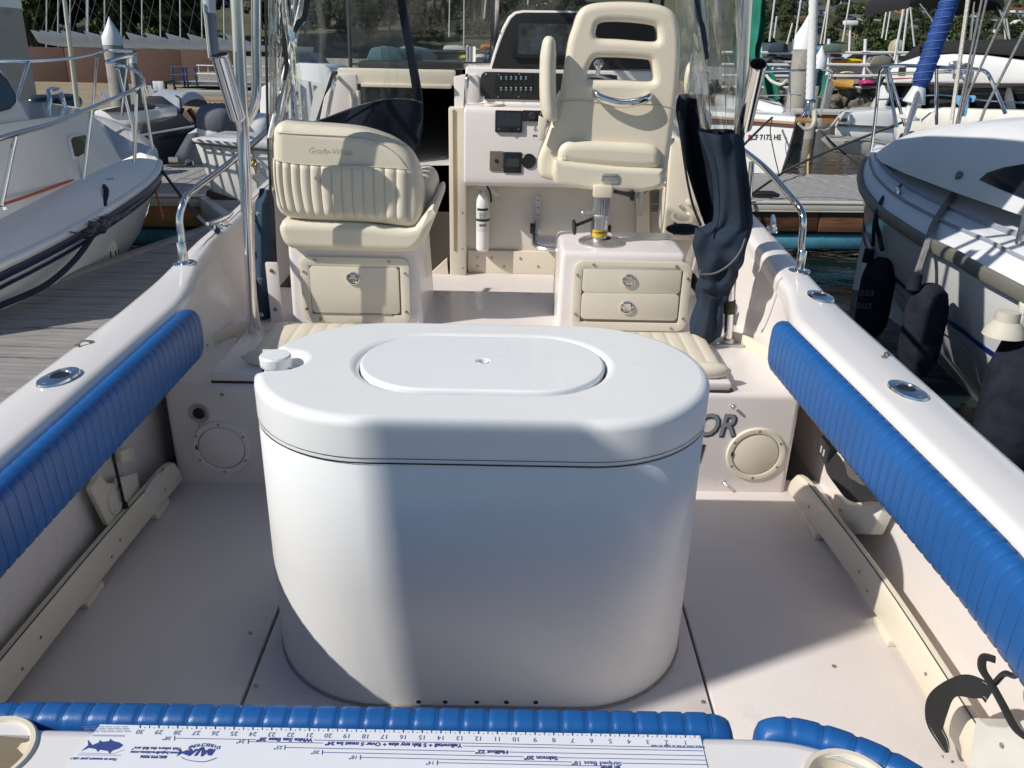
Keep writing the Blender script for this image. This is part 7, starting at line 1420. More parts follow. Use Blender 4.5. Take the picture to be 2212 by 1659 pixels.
o = build('strap_tail', G().tube(smooth_pts([wy(2122, 945, 3.2), wy(2135, 900, 3.18), wy(2165, 850, 3.17), wy(2180, 800, 3.2)], 5), .008, 6), FEND, None); tag(o, 'dark strap hanging down the side of the big navy fender', 'strap')
# ---------------------------------------------------------------- sloop CF 7173 HE, bow towards us
CF = thing('cruising_sloop', 'white sloop numbered CF 7173 HE with its bow over the main dock', 'sailboat', wy(1700, 300, 12)); yb = 11.3
stem = [wy(1716, 270, yb-.15), wy(1708, 300, yb-.12), wy(1697, 340, yb-.06), wy(1684, 381, yb+.0), wy(1680, 400, yb+.02)]
def tow(p, d, L_): return p+d*L_
dP = Vector((-.62, .78, 0)).normalized(); dS = Vector((.28, .96, 0)).normalized()
g = G(); rings = []
for i, p in enumerate(stem):
    k = 1-.10*i; rings.append([p, p+dP*.5*k, p+dP*1.4*k, p+dP*2.8*k+Vector((0, .4, 0))])
g.loft(rings, closed=False); rings = []; PORTN = 1
for i, p in enumerate(stem):
    k = 1-.13*i; rings.append([p, p+dS*.5*k+Vector((.03, -.03, 0)), p+dS*1.4*k+Vector((.06, 0, 0)), p+dS*3.4*k])
g.loft(rings, closed=False)
st = stem[0]; dkp = [st+Vector((0, 0, .0)), st+dP*.5, st+dP*1.4+Vector((-.06, 0, 0)), st+dP*2.8+Vector((0, .4, 0)), st+dS*3.4, st+dS*1.4+Vector((.06, 0, 0)), st+dS*.5]
CFH = build('hull', g, WGEL, CF, ang=40)
g = G(); g.prism([p+Vector((0, 0, .0)) for p in dkp], (0, 0, .10)); build('bulwark', g, WGEL, CF, bevel=.01); 
g = G(); g.tube([p+Vector((0, -.012, .02)) for p in (dkp[3], dkp[2], dkp[1], dkp[0])], .022, 6); build('cream_band', g, mat('band_tan', (.42, .29, .18), .5), CF); g = G(); g.tube([p+Vector((0, -.012, -.02)) for p in (dkp[3], dkp[2], dkp[1], dkp[0])], .014, 6); build('maroon_band', g, mat('band_maroon', (.13, .05, .055), .5), CF)
for px0, py0, px1, py1 in ((1600, 279, 1685, 278), (1600, 283, 1680, 282)): 
    g = G(); g.tube([wy(px0, py0, yb+1.0), wy(lerp(px0, px1, .5), lerp(py0, py1, .5), yb+.62), wy(px1, py1, yb+.18)], .010, 5); build('stripe', g, MATS['band_maroon'], CF)
def onp(px, py):
    o = Vector((0, 0, HW)); d = BW[2]+BW[0]*((px-CX)/F)+BW[1]*((CY-py)/F); a, b, c = stem[1], stem[1]+dP*.5*.9, stem[2]; nn = (b-a).cross(c-a).normalized(); t = (a-o).dot(nn)/d.dot(nn); return o+d*t, nn
A_, nn = onp(1655, 297); B_, _ = onp(1640, 297); C_, _ = onp(1655, 290); nn = nn if nn.y < 0 else -nn
text('CF 7173 HE', .095, frame(A_+nn*.07, A_-B_, C_-A_), mat('reg_dark', (.07, .085, .10), .5), 'registration', CF, off=.003); snap(bpy.data.objects['registration.001'], CFH, -nn, .005)
q = onp(1621, 296)[0]; g = G(); u_ = (A_-B_).normalized(); v_ = (C_-A_).normalized(); g.prism([q+u_*a+v_*b+nn*.012 for a, b in ((-.026, -.032), (.026, -.032), (.026, .032), (-.026, .032))], nn*.003); build('sticker', g, REDP, CF)
# deck house, pulpit, furler, anchor
g = G(); ch = [wy(a, b, y) for a, b, y in ((1600, 246, 13.0), (1600, 214, 13.2), (1640, 214, 13.1), (1690, 222, 12.8), (1704, 242, 12.4))]; g.prism(ch, (.1, 2.2, .0)); build('coachroof', g, WGEL, CF, bevel=.05)
rl([(1590, 158, 12.9), (1655, 154, 12.2), (1720, 152, 11.5), (1792, 153, 11.9), (1793, 170, 12.0)], .014, STEEL, 'pulpit_rail', 5, CF); rl([(1600, 208, 12.9), (1705, 205, 11.8), (1780, 210, 11.9)], .008, STEEL, 'lifeline', 4, CF)
for a, b in (((1706, 152, 11.7), (1706, 248, 11.8)), ((1792, 154, 11.9), (1772, 250, 11.9))): rl([a, b], .014, STEEL, 'stanchion', 1, CF)
a, b = wy(1750, 215, 11.2), wy(1760, -60, 11.2); g = G(); P = [a.lerp(b, i/40) for i in range(41)]; g.tube(P, [.055+.006*(i % 2) for i in range(41)], 12); build('furled_jib', g, mat('jib_white', (.76, .76, .75), .75, bump=.4, bs=50), CF)
g = G(); p = wy(1750, 222, 11.2); g.lathe([(.075, -.10), (.085, -.09), (.085, -.075), (.05, -.07), (.05, .0), (.085, .01), (.08, .025), (.05, .05)], p, (0, 0, 1), 18); build('furling_drum', g, STEEL, CF)
g = G(); g.hexa([wy(1690, 261, 11.3), wy(1766, 264, 10.9), wy(1772, 262, 11.1), wy(1700, 258, 11.6), wy(1690, 257, 11.3), wy(1766, 255, 10.9), wy(1772, 254, 11.1), wy(1700, 253, 11.6)]); build('bow_platform', g, mat('teak_bow', (.30, .18, .07), .6, var=.3), CF, bevel=.004)
g = G(); g.tube(smooth_pts([wy(1760, 238, 10.95), wy(1759, 262, 10.9), wy(1752, 276, 10.85), wy(1738, 278, 10.85), wy(1724, 266, 10.85)], 5), [.03]*8+[.026]*8+[.018]*5, 8); g.box(wy(1763, 264, 10.95), (.10, .12, .10)); build('anchor', g, mat('anchor_galv', (.50, .48, .40), .5, var=.15), CF, bevel=.003)
for k, (x0, y0, x1, y1) in enumerate(((1736, 252, 1748, 228), (1744, 262, 1752, 228), (1755, 252, 1752, 230), (1728, 254, 1746, 232))): g = G(); g.tube([wy(x0, y0, 11.1), wy(x1, y1, 11.15)], .016, 6); build('bow_fitting', g, STEEL, CF)
g = G(); g.tube([wy(1736, 284, 11.15), wy(1731, 292, 11.2), wy(1690, 372, 11.6)], .007, 5); build('bow_chain', g, BLACKM, CF)
g = G(); g.lathe([(.04, -.10), (.065, -.08), (.065, .06), (.05, .09), (.02, .11)], wy(1765, 168, 11.4), (0, 0, 1), 16); build('winch_bag', g, mat('bag_teal', (.015, .06, .065), .7), CF)
GREEN = mat('sail_cover_green', (.010, .17, .115), .75, var=.2, vs_=3, bump=.3, bs=20)
g = G(); strip_w = lambda L_, Rr, y, nu, nv, wv: g.grid(lambda u, v: (lambda a, b: tuple(a.lerp(b, u)+Vector((0, wv(u, v), 0))))(smooth_pts([wy(p, q, y) for p, q in L_], 6)[min(int(v*(6*(len(L_)-1))+.5), 6*(len(L_)-1))], smooth_pts([wy(p, q, y) for p, q in Rr], 6)[min(int(v*(6*(len(L_)-1))+.5), 6*(len(L_)-1))]), nu, nv)
strip_w([(1624, -80), (1626, 0), (1626, 60), (1622, 122), (1640, 150), (1646, 185), (1656, 213)], [(1662, -80), (1656, 0), (1652, 62), (1640, 122), (1664, 150), (1680, 190), (1688, 214)], 13.6, 14, 42, lambda u, v: .10*math.sin(u*8+v*5)); build('sail_cover', g, GREEN, CF)
g = G(); strip_w([(1595, 30), (1588, 60), (1582, 100), (1588, 150)], [(1604, 20), (1604, 60), (1604, 110), (1602, 150)], 13.8, 6, 18, lambda u, v: .05*math.sin(u*6)); build('sail_cover_fold', g, GREEN, CF)
g = G(); strip_w([(1770, 165), (1768, 195), (1764, 212)], [(1792, 160), (1786, 190), (1768, 212)], 12.5, 5, 12, lambda u, v: .03*math.sin(u*6)); build('green_flap', g, GREEN, CF)
rope('cream rope looping from the green sail cover to the pulpit', [wy(1655, 162, 12.6), wy(1668, 176, 12.5), wy(1688, 182, 12.4), wy(1700, 172, 12.3)], .02, ROPEW, 'sail_rope', grp=None)
# ---------------------------------------------------------------- motor yacht and runabout
MY = thing('motor_yacht', 'large white motor yacht with a black canvas top behind the sloop', 'motor yacht', wy(2080, 230, 15)); ym = 14.5
def mp(nm, pts, y, d, m, bev=.04, dx=None):
    dx = d*.55 if dx is None else dx; g = G(); g.prism([wy(a, b, y+max(-2.0, (2060-a)*.007)) for a, b in pts], (dx, d, 0)); return build(nm, g, m, MY, bevel=bev)
mp('upper_house', [(1905, 178), (1924, 150), (1942, 136), (1986, 121), (2060, 116), (2130, 119), (2212, 130), (2330, 150), (2330, 186), (2120, 182), (1990, 183)], ym, 3.0, WGEL)
mp('black_canvas', [(1975, 121), (1990, 92), (2040, 88), (2110, 86), (2212, 84), (2330, 84), (2330, 130), (2140, 116), (2060, 113)], ym+.5, 2.4, mat('canvas_black', (.014, .014, .016), .8), .03); mp('canvas_flap', [(1953, 121), (1972, 104), (1988, 98), (1986, 122), (1966, 127)], ym+.3, .6, MATS['canvas_black'], .02)
mp('overhang', [(1905, 178), (2330, 180), (2330, 188), (2120, 190), (1905, 184)], ym-.25, .5, mat('dark_trim', (.10, .09, .09), .5), .01)  # near-black strip along the foot of the upper house
mp('window_band', [(1925, 184), (2330, 189), (2330, 232), (2120, 236), (1905, 236)], ym+.35, 2.4, DARKGLASS, .01)
for a, b in ((1928, 1898), (1990, 1975), (2085, 2080), (2175, 2182)): mp('window_pillar', [(a, 184), (a+9, 184), (b+14, 238), (b, 238)], ym+.22, .12, WGEL, .01, 0)
mp('side_pillar', [(1923, 176), (1935, 176), (1908, 240), (1889, 240)], ym-.1, .3, WGEL, .02, 0)
mp('lower_deck', [(1880, 236), (1960, 232), (1995, 236), (2040, 232), (2130, 236), (2330, 240), (2330, 320), (1880, 320)], ym-.1, 3.2, mat('yacht_cream', (.78, .76, .70), .3), .05)
mp('red_line', [(1912, 169), (1990, 167), (1990, 168.5), (1912, 170.5)], ym-.03, .02, REDP, 0, 0)
for yy in (158, 162): g = G(); g.tube(smooth_pts([wy(1925, yy-1, ym-.15), wy(1990, yy-2, ym-.15), wy(2050, yy-5, ym-.15), wy(2066, yy, ym-.12)], 4), .012, 6); build('grab_rail', g, STEEL, MY)
for px, py in ((2074, 152), (2086, 148)): g = G(); p = wy(px, py, ym-.35); g.lathe([(.015, .3), (.018, .1), (.035, .03), (.085, 0), (.08, -.0)], p, (.15, 1, .1), 18, cap=False); g.box(p+Vector((-.04, .25, .06)), (.05, .05, .12)); build('air_horn', g, STEEL, MY)
for px in (2060, 2072): g = G(); g.ell(wy(px, 139, ym-.2), (.07, .05, .05), 10, 8); build('horn_light', g, DULL, MY)
g = G(); g.tube([wy(2103, 141, ym-.2), wy(2130, 170, ym-.2)], .015, 6); build('wiper', g, BLACKM, MY); mp('dark_panel', [(1944, 141), (1957, 141), (1954, 162), (1940, 162)], ym-.04, .02, BLACKM, 0, 0)
g = G(); BI = smooth_pts([wy(a, b, ym+1.5) for a, b in ((1962, 18), (1972, 4), (2000, -6), (2060, -4), (2130, 0), (2155, 6), (2166, 20))], 5); g.loft([[p, p+Vector((0, 0, .12)), p+Vector((.1, 2.2, .16)), p+Vector((.1, 2.2, .0))] for p in BI]); build('bimini', g, MATS['canvas_black'], MY)
for a, b in (((2105, 4), (2095, 90)), ((1986, 8), (2048, 90)), ((2155, 12), (2180, 88))): g = G(); g.tube([wy(*a, ym+1.6), wy(*b, ym+1.6)], .02, 6); build('bimini_pole', g, STEEL, MY)
g = G(); g.box(wy(1941, 72, ym+2.2), (.06, .06, .4)); build('flag_staff', g, WHITE, MY) if False else None
# towel on the lifeline
g = G(); TL = smooth_pts([Vector((a, b, 0)) for a, b in ((2066, 205), (2075, 203), (2090, 203), (2102, 207), (2104, 214))], 4)
g = G(); g.grid(lambda u, v: tuple(wy(lerp(2062, 2104, u)+4*v*(1-u), lerp(206, interp([(0, 222), (.25, 250), (.45, 252), (.6, 226), (1, 216)], u), v), 6.45)+Vector((0, .03*math.sin(u*16+v*3), 0))), 20, 10); o = build('towel', g, mat('towel_blue', (.12, .30, .48), .9, var=.25, vs_=14, bump=.5, bs=60)); tag(o, 'light blue cloth hung over the sloop pulpit wire', 'cloth')
RB = thing('runabout', 'small white cabin runabout with a dark line beyond the main dock', 'boat', wy(1850, 280, 13))
def rb(nm, pts, y, d, m, bev=.03): g = G(); g.prism([wy(a, b, y) for a, b in pts], (d*.45, d, 0)); return build(nm, g, m, RB, bevel=bev)
rb('hull', [(1803, 300), (1803, 283), (1806, 270), (1930, 276), (1935, 312), (1870, 306)], 12.6, 2.2, WGEL); rb('cabin', [(1806, 270), (1812, 250), (1818, 243), (1880, 240), (1886, 237), (1930, 240), (1935, 275)], 12.7, 2.0, WGEL, .05)
rb('rub_line', [(1803, 268), (1932, 274), (1932, 277), (1803, 272)], 12.56, .06, mat('line_slate', (.06, .07, .10), .5), 0); rb('window', [(1817, 256), (1830, 256), (1829, 263), (1816, 263)], 12.66, .05, DARKGLASS, .0); rb('bow_post', [(1818, 243), (1822, 240), (1827, 243), (1806, 275), (1803, 272)], 12.5, .06, WGEL, .01)
rb('panel_line', [(1834, 242), (1836, 242), (1836, 272), (1834, 272)], 12.64, .05, mat('panel_grey', (.45, .46, .48), .5), 0); rb('float_dock', [(1770, 300), (1880, 308), (1960, 330), (1960, 345), (1800, 330)], 11.6, .9, CONC, .03)
# ---------------------------------------------------------------- boat racks, cars, kayaks
RKT = thing('boat_rack', 'white painted pipe rack stacked with kayaks and dinghies', 'boat rack', wy(1760, 190, 38)); yr = 38.5
for k, px in enumerate((1600, 1641, 1712, 1787, 1866, 1935, 2010)):
    for dy in (0, 2.4): g = G(); g.tube([wy(px-1, 192, yr+dy), wy(px+4, 84 if k != 1 else 95, yr+dy)], .075, 6); build('rack_post', g, WHITE, RKT)
for yy in (113, 139, 163, 188):
    for x0, x1 in ((1560, 1728), (1768, 1880), (1860, 2010)): g = G(); g.tube([wy(x0, yy, yr-.05), wy(x1, yy+1.5, yr-.05)], .055, 6); build('rack_rail', g, WHITE, RKT)
g = G(); g.box((8+12, 40.3, 1.0), (44, .3, .3)) if False else None
def kay(label, x0, y0, x1, y1, col, cat='kayak', y=yr+.6, kind='side', rough=.4):
    o_ = wy((x0+x1)/2, (y0+y1)/2, y); a, b = wy(x0, y0, y), wy(x1, y1, y); w_, h = abs(b.x-a.x)/2, abs(a.z-b.z)/2; g = G()
    if kind == 'bow': # pointed end towards us
        rings = []
        for i in range(7): u = i/6; k_ = math.sin(math.pi/2*min(1, u*1.2+.06)); rings.append([o_+Vector((w_*k_*c_, -.9+1.5*u, -h+2*h*d_*(k_*.75+.25)+(1-k_)*h*.5)) for c_, d_ in ((-1, 1), (-.8, .35), (0, 0), (.8, .35), (1, 1), (0, .9))])
        g.loft(rings)
    else:
        g.grid(lambda u, v: o_+Vector((w_*math.cos(math.pi*(1-u)), .45*math.cos(2*math.pi*v)*math.sin(math.pi*u)**.6, h*math.sin(2*math.pi*v)*math.sin(math.pi*u)**.45)), 16, 12)
    t_ = build(cat.split()[-1].replace(' ', '_') if kind != 'cover' else 'cover', g, mat('paint_%02d%02d%02d' % tuple(int(c*99) for c in col), col, rough, var=.1), None, ang=60); return tag(t_, label, cat, 'small craft on the racks')
def cover(label, pts, col, cat='dinghy', y=yr-.2, dx=0):
    g = G(); A = [wy(a, b, y) for a, b in pts]; c = sum(A, Vector())/len(A); B = [c+(p-c)*.8+Vector((.35, 2.2, 0)) for p in A]; g.loft([A, B]); t_ = build('dinghy', g, mat('cover_%02d%02d%02d' % tuple(int(c*99) for c in col), col, .7, var=.12, bump=.3, bs=8), None, bevel=.04); return tag(t_, label, cat, 'small craft on the racks')
cover('dark slate covered dinghy on the top of the white rack', [(1658, 112), (1660, 98), (1668, 92), (1690, 91), (1702, 97), (1705, 112)], (.05, .08, .11)); cover('grey green covered dinghy on the top rail at right', [(1773, 112), (1776, 98), (1790, 95), (1812, 96), (1821, 100), (1817, 113)], (.15, .21, .18))
kay('cyan wrapped bundle on the top rail behind the furled sail', 1764, 100, 1786, 111, (.06, .35, .60)); kay('white bowed boat with a purple cover on the second rail', 1676, 128, 1711, 139, (.62, .60, .55), 'boat', kind='bow'); kay('dark blue cover over the white bowed boat', 1668, 122, 1708, 131, (.03, .035, .12), 'cover'); kay('bright yellow kayak on the second rail', 1822, 126, 1860, 139, (.72, .52, .01)); kay('orange brown kayak on the second rail', 1799, 126, 1825, 139, (.55, .22, .04)); kay('cream hull on the second rail left of the orange kayak', 1744, 124, 1768, 139, (.55, .54, .48), 'dinghy')
kay('rusty red tarp bundle under the top rail', 1790, 115, 1816, 124, (.20, .055, .03), 'tarp'); kay('pale blue boat shape on the lower left rail', 1668, 143, 1700, 155, (.55, .60, .72), 'boat'); kay('cream covered boat above the white car', 1806, 151, 1842, 164, (.66, .62, .52), 'boat'); kay('brown bundle under the top left rail', 1648, 116, 1676, 126, (.10, .07, .05), 'tarp')
cover('tan upturned dinghy at the right of the racks', [(1879, 140), (1888, 122), (1908, 119), (1926, 124), (1924, 140)], (.24, .235, .19)); kay('orange kayak bow poking out over the rocks', 1806, 172, 1841, 195, (.72, .38, .09), kind='bow', y=yr-.6); kay('pink bundle lying on the kerb above the rocks', 1858, 172, 1884, 186, (.48, .04, .16), 'bundle', y=yr-.2); kay('dark bundle beside the pink one', 1880, 170, 1900, 184, (.03, .03, .04), 'bundle', y=yr)
kay('tan paddle board standing upright right of the racks', 1926, 84, 1945, 124, (.40, .36, .24), 'paddle board', y=yr+1)
def car(label, px, py, y, col, grp='parked cars'):
    p = wy(px, py, y); t_ = thing('parked_car', label, 'car', p, grp); L_ = 4.4
    prof = [(-L_/2, .35), (-L_/2+.05, .75), (-L_/2+.9, .95), (-L_/2+1.6, 1.45), (L_/2-1.0, 1.50), (L_/2-.25, 1.02), (L_/2, .85), (L_/2, .35)]; g = G(); g.prism([p+Vector((a, -.85, b)) for a, b in prof], (0, 1.7, 0)); build('body', g, mat('car_%02d' % int(col[0]*99), col, .25, coat=.5), t_, bevel=.06)
    g = G(); g.prism([p+Vector((a, -.862, b)) for a, b in ((-L_/2+1.1, .97), (-L_/2+1.72, 1.38), (L_/2-1.1, 1.42), (L_/2-.55, 1.0))], (0, .02, 0)); build('side_windows', g, DARKGLASS, t_)
    for wx in (-1.35, 1.35):
        g = G(); g.lathe([(.001, -.02), (.30, -.02), (.33, .02), (.33, .2)], p+Vector((wx, -.86, .33)), (0, 1, 0), 18, cap=False); wh = build('wheel', g, BLACK, t_); g = G(); g.lathe([(.001, -.03), (.17, -.03), (.20, -.02)], p+Vector((wx, -.86, .33)), (0, 1, 0), 10, cap=False); build('rim', g, ALU, wh)
car('white car parked behind the racks by the orange kayak', 1838, 188, 40.3, (.72, .72, .72)); car('dark car parked behind the left part of the racks', 1690, 186, 42.0, (.05, .06, .10)); car('second white car parked farther right behind the racks', 1915, 186, 43.5, (.66, .66, .67)); car('grey car parked behind the motor yacht', 2010, 186, 44.0, (.25, .26, .28))
# lamp standard
p = wy(1822, 165, 45); t = thing('lamp_post', 'slim lamp post with a flat white head above the racks', 'lamp post', p); g = G(); g.tube([p, wy(1838, 60, 45)] if False else [wy(1834, 120, 45), wy(1837, 52, 45)], .055, 8); build('post', g, WHITE, t); g = G(); g.box(wy(1837, 49, 45), (.65, .4, .2)); build('lamp_head', g, WHITE, t, bevel=.04)
# masts beyond
ORDM = ['leftmost, left of the windscreen mullion', 'beside the windscreen mullion', 'thin one above the plotter pod', 'at the left of the plotter pod top', 'first right of the canopy pole', 'second right of the canopy pole', 'short one above the slate dinghy', 'leaning one left of the big white piling', 'just left of the white furled sail', 'leaning one right of the white furled sail', 'tall one right of the white furled sail', 'above the green covered dinghy', 'left one of the pair above the hedge', 'right one of the pair above the hedge', 'leaning one beside the paddle board', 'left of the blue furled sail', 'close beside the blue furled sail', 'left of the pair at far right', 'rightmost of all']
k = 0
for px0, py0, px1, py1, y, r in sorted(((1662, 90, 1681, -60, 40, .07), (1716, 95, 1748, -120, 34, .06), (1700, 95, 1712, 50, 38, .06), (1672, 82, 1678, 35, 38, .06), (1780, 95, 1806, -120, 30, .045), (1772, 95, 1800, -60, 36, .05), (1820, 90, 1846, -60, 44, .06), (1905, 82, 1928, -60, 44, .06), (1913, 86, 1937, -60, 46, .06), (1932, 130, 1970, -80, 22, .05), (1950, 110, 1966, -20, 30, .06), (1975, 100, 1962, -30, 33, .05), (2172, 88, 2168, 30, 40, .06), (2182, 88, 2174, 40, 40, .05), (640+330, 80, 972, -40, 42, .05), (1002, 100, 1003, -40, 40, .05), (1140, 10, 1147, -60, 38, .05), (1046, 40, 1054, -50, 30, .05))):
    o = build('bare_mast', G().tube([wy(px0, py0, y), wy(px1, py1, y)], r*.62, 7), mat('mast_white', (.66, .66, .64), .4)); k += 1
    o['label'] = 'bare pale mast against the hillside, %s' % ORDM[k-1]; o['category'] = 'mast'; o['group'] = 'bare masts against the hillside'
# ---------------------------------------------------------------- craft seen through the windscreen
yv = 36.0
cover('white upturned dinghy seen through the windscreen', [(955, 110), (959, 99), (974, 97), (1000, 99), (1009, 110)], (.72, .74, .78), y=yv); kay('small white boat with a mast seen through the windscreen', 1009, 104, 1036, 111, (.74, .74, .74), 'boat', y=yv); kay('orange tarp beside the plotter pod', 1038, 94, 1070, 110, (.42, .16, .04), 'tarp', y=yv); kay('yellow kayak seen through the windscreen', 993, 118, 1027, 132, (.62, .50, .04), y=yv-.5); kay('white bow next to the yellow kayak', 1026, 116, 1050, 131, (.66, .66, .64), 'boat', y=yv-.5); kay('blue barrel shape beside the white bow', 1051, 117, 1060, 134, (.05, .18, .48), 'barrel', y=yv-.4); kay('pale blue covered boat low behind the windscreen', 918, 118, 945, 130, (.16, .34, .46), 'boat', y=yv-2)
RK2 = thing('timber_rack', 'dark timber rack rail seen through the windscreen', 'boat rack', wy(1020, 112, yv)); g = G(); g.tube([wy(880, 112, yv-.4), wy(1090, 113, yv-.4)], .09, 4); build('rack_rail', g, mat('rack_timber', (.09, .06, .045), .8), RK2); g = G(); g.tube([wy(1048, 105, yv-.4), wy(1047, 140, yv-.4)], .06, 4); build('rack_post', g, MATS['rack_timber'], RK2)
g = G(); a = wy(560, 150, 12.5); rings = []
NB = thing('white_cruiser', 'white cruiser moored ahead seen through the clear port curtain', 'boat', wy(620, 250, 12)); 
def nb(nm, pts, y, d, m, bev=.04): g = G(); g.prism([wy(a, b, y) for a, b in pts], (0, d, 0)); return build(nm, g, m, NB, bevel=bev)
nb('hull', [(560, 330), (560, 190), (600, 165), (700, 182), (716, 205), (730, 330)], 12.4, 2.0, WGEL); nb('bow_flare', [(640, 135), (700, 138), (716, 150), (720, 205), (600, 190)], 13.0, 1.6, WGEL); 
for a, b in (((618, 172), (622, 300)), ((640, 176), (648, 300)), ((668, 176), (682, 290))): g = G(); g.tube([wy(*a, 12.36), wy(*b, 12.36)], .02, 5); build('hull_seam', g, mat('seam_slate', (.22, .23, .27), .5), NB)
nb('dark_canopy', [(600, 160), (618, 118), (660, 112), (676, 136), (690, 140)], 13.4, 1.2, MATS['cover_navy'])
cover('teal covered boat seen low through the clear panel', [(790, 128), (800, 104), (830, 98), (862, 112), (870, 134), (800, 136)], (.10, .22, .26), 'boat', y=20)
cover('pale covered boat right of the teal one', [(848, 130), (850, 108), (880, 96), (900, 110), (905, 130)], (.30, .40, .44), 'boat', y=24)
# ================================================================= HILLSIDE: houses and trees
def hit_hill(px, py, y0=58, y1=330):
    y = y0
    while y < y1:
        p = wy(px, py, y)
        if p.z <= hill_h(p.x, p.y): return p
        y *= 1.012
    return None
ROOFC = {'red': (.20, .055, .035), 'brown': (.12, .075, .05), 'grey': (.13, .13, .14), 'dark': (.05, .05, .055), 'white': (.55, .55, .53), 'tan': (.25, .18, .12), 'green': (.10, .16, .13), 'slate': (.09, .11, .14)}
WALLC = {'white': (.74, .73, .70), 'cream': (.68, .60, .44), 'yellow': (.62, .52, .22), 'orange': (.55, .27, .07), 'teal': (.10, .18, .20), 'pink': (.50, .31, .23), 'grey': (.27, .29, .31), 'blue grey': (.20, .25, .31), 'brown': (.20, .13, .09), 'beige': (.42, .36, .27), 'slate': (.10, .12, .16)}
HOUSES = []
def house(label, x0, y0, x1, y1, wall, roof, kind='gable', dist=None):
    HOUSES.append(((x0+x1)/2, (y0+y1)/2, label))
    p = hit_hill((x0+x1)/2, y1) if dist is None else wy((x0+x1)/2, y1, dist)
    if p is None: p = wy((x0+x1)/2, y1, 270)
    s = p.y/F*1.0; w_ = (x1-x0)*s*.98; h = (y1-y0)*s; t = thing('house', label, 'house', p, 'houses on the hillside')
    wm_ = mat('wall_'+wall.replace(' ', '_'), WALLC[wall], .8, var=.06, vs_=.4); rm = mat('roof_'+roof, ROOFC[roof], .85, var=.15, vs_=.6, bump=.3, bs=3)
    k5 = h/5.0; hw_ = h*(.62 if kind != 'flat' else .86); dp = min(w_*.8, 9); yaw = rnd.uniform(-.25, .1); M_ = Matrix.Rotation(yaw, 3, 'Z'); f = lambda a, b, c: p+M_ @ Vector((a, b, c))
    g = G(); g.hexa([f(-w_/2, 0, -3), f(w_/2, 0, -3), f(w_/2, dp, -3), f(-w_/2, dp, -3), f(-w_/2, 0, hw_), f(w_/2, 0, hw_), f(w_/2, dp, hw_), f(-w_/2, dp, hw_)]); build('walls', g, wm_, t, smooth=False)
    g = G(); o_ = .35*k5; e = h-hw_
    if kind == 'gable':   # gable end towards us
        g.prism([f(-w_/2-o_, -o_, hw_-.15), f(0, -o_, hw_+e), f(0, -o_, hw_+e+.2), f(-w_/2-o_, -o_, hw_+.1)], M_ @ Vector((0, dp+2*o_, 0))); g.prism([f(w_/2+o_, -o_, hw_-.15), f(0, -o_, hw_+e), f(0, -o_, hw_+e+.2), f(w_/2+o_, -o_, hw_+.1)], M_ @ Vector((0, dp+2*o_, 0))); build('roof', g, rm, t, smooth=False)
        g = G(); g.prism([f(-w_/2, .0, hw_), f(w_/2, .0, hw_), f(0, .0, hw_+e)], M_ @ Vector((0, .3, 0))); build('gable_wall', g, wm_, t, smooth=False)
    elif kind == 'ridge':
        g.prism([f(-w_/2-o_, -o_, hw_), f(-w_/2-o_, dp/2, hw_+e), f(-w_/2-o_, dp+o_, hw_)], M_ @ Vector((w_+2*o_, 0, 0))); build('roof', g, rm, t, smooth=False)
    elif kind == 'hip':
        k = .28*w_; g.add([f(-w_/2-o_, -o_, hw_), f(w_/2+o_, -o_, hw_), f(w_/2+o_, dp+o_, hw_), f(-w_/2-o_, dp+o_, hw_), f(-w_/2+k, dp/2, hw_+e), f(w_/2-k, dp/2, hw_+e)], [(0, 1, 5, 4), (1, 2, 5), (2, 3, 4, 5), (3, 0, 4), (3, 2, 1, 0)]); build('roof', g, rm, t, smooth=False)
    else:
        g.hexa([f(-w_/2-o_, -o_-.2*k5, hw_), f(w_/2+o_, -o_-.2*k5, hw_), f(w_/2+o_, dp, hw_), f(-w_/2-o_, dp, hw_)]+[f(-w_/2-o_, -o_-.2*k5, hw_+.35*k5), f(w_/2+o_, -o_-.2*k5, hw_+.35*k5), f(w_/2+o_, dp, hw_+.35*k5), f(-w_/2-o_, dp, hw_+.35*k5)]); build('roof', g, rm, t, smooth=False)
    n_ = max(2, min(5, int(w_/(2.6*k5)))); wmn = w_/n_*.42
    for i in range(n_):
        xc = -w_/2+w_*(i+.5)/n_; zc = hw_*.55; hh = hw_*.36; g = G(); g.hexa([f(xc-wmn/2, -.06, zc-hh/2), f(xc+wmn/2, -.06, zc-hh/2), f(xc+wmn/2, .05, zc-hh/2), f(xc-wmn/2, .05, zc-hh/2), f(xc-wmn/2, -.06, zc+hh/2), f(xc+wmn/2, -.06, zc+hh/2), f(xc+wmn/2, .05, zc+hh/2), f(xc-wmn/2, .05, zc+hh/2)]); build('window', g, DARKGLASS if (i+int(x0)) % 3 else WHITE, t, smooth=False)
    return t
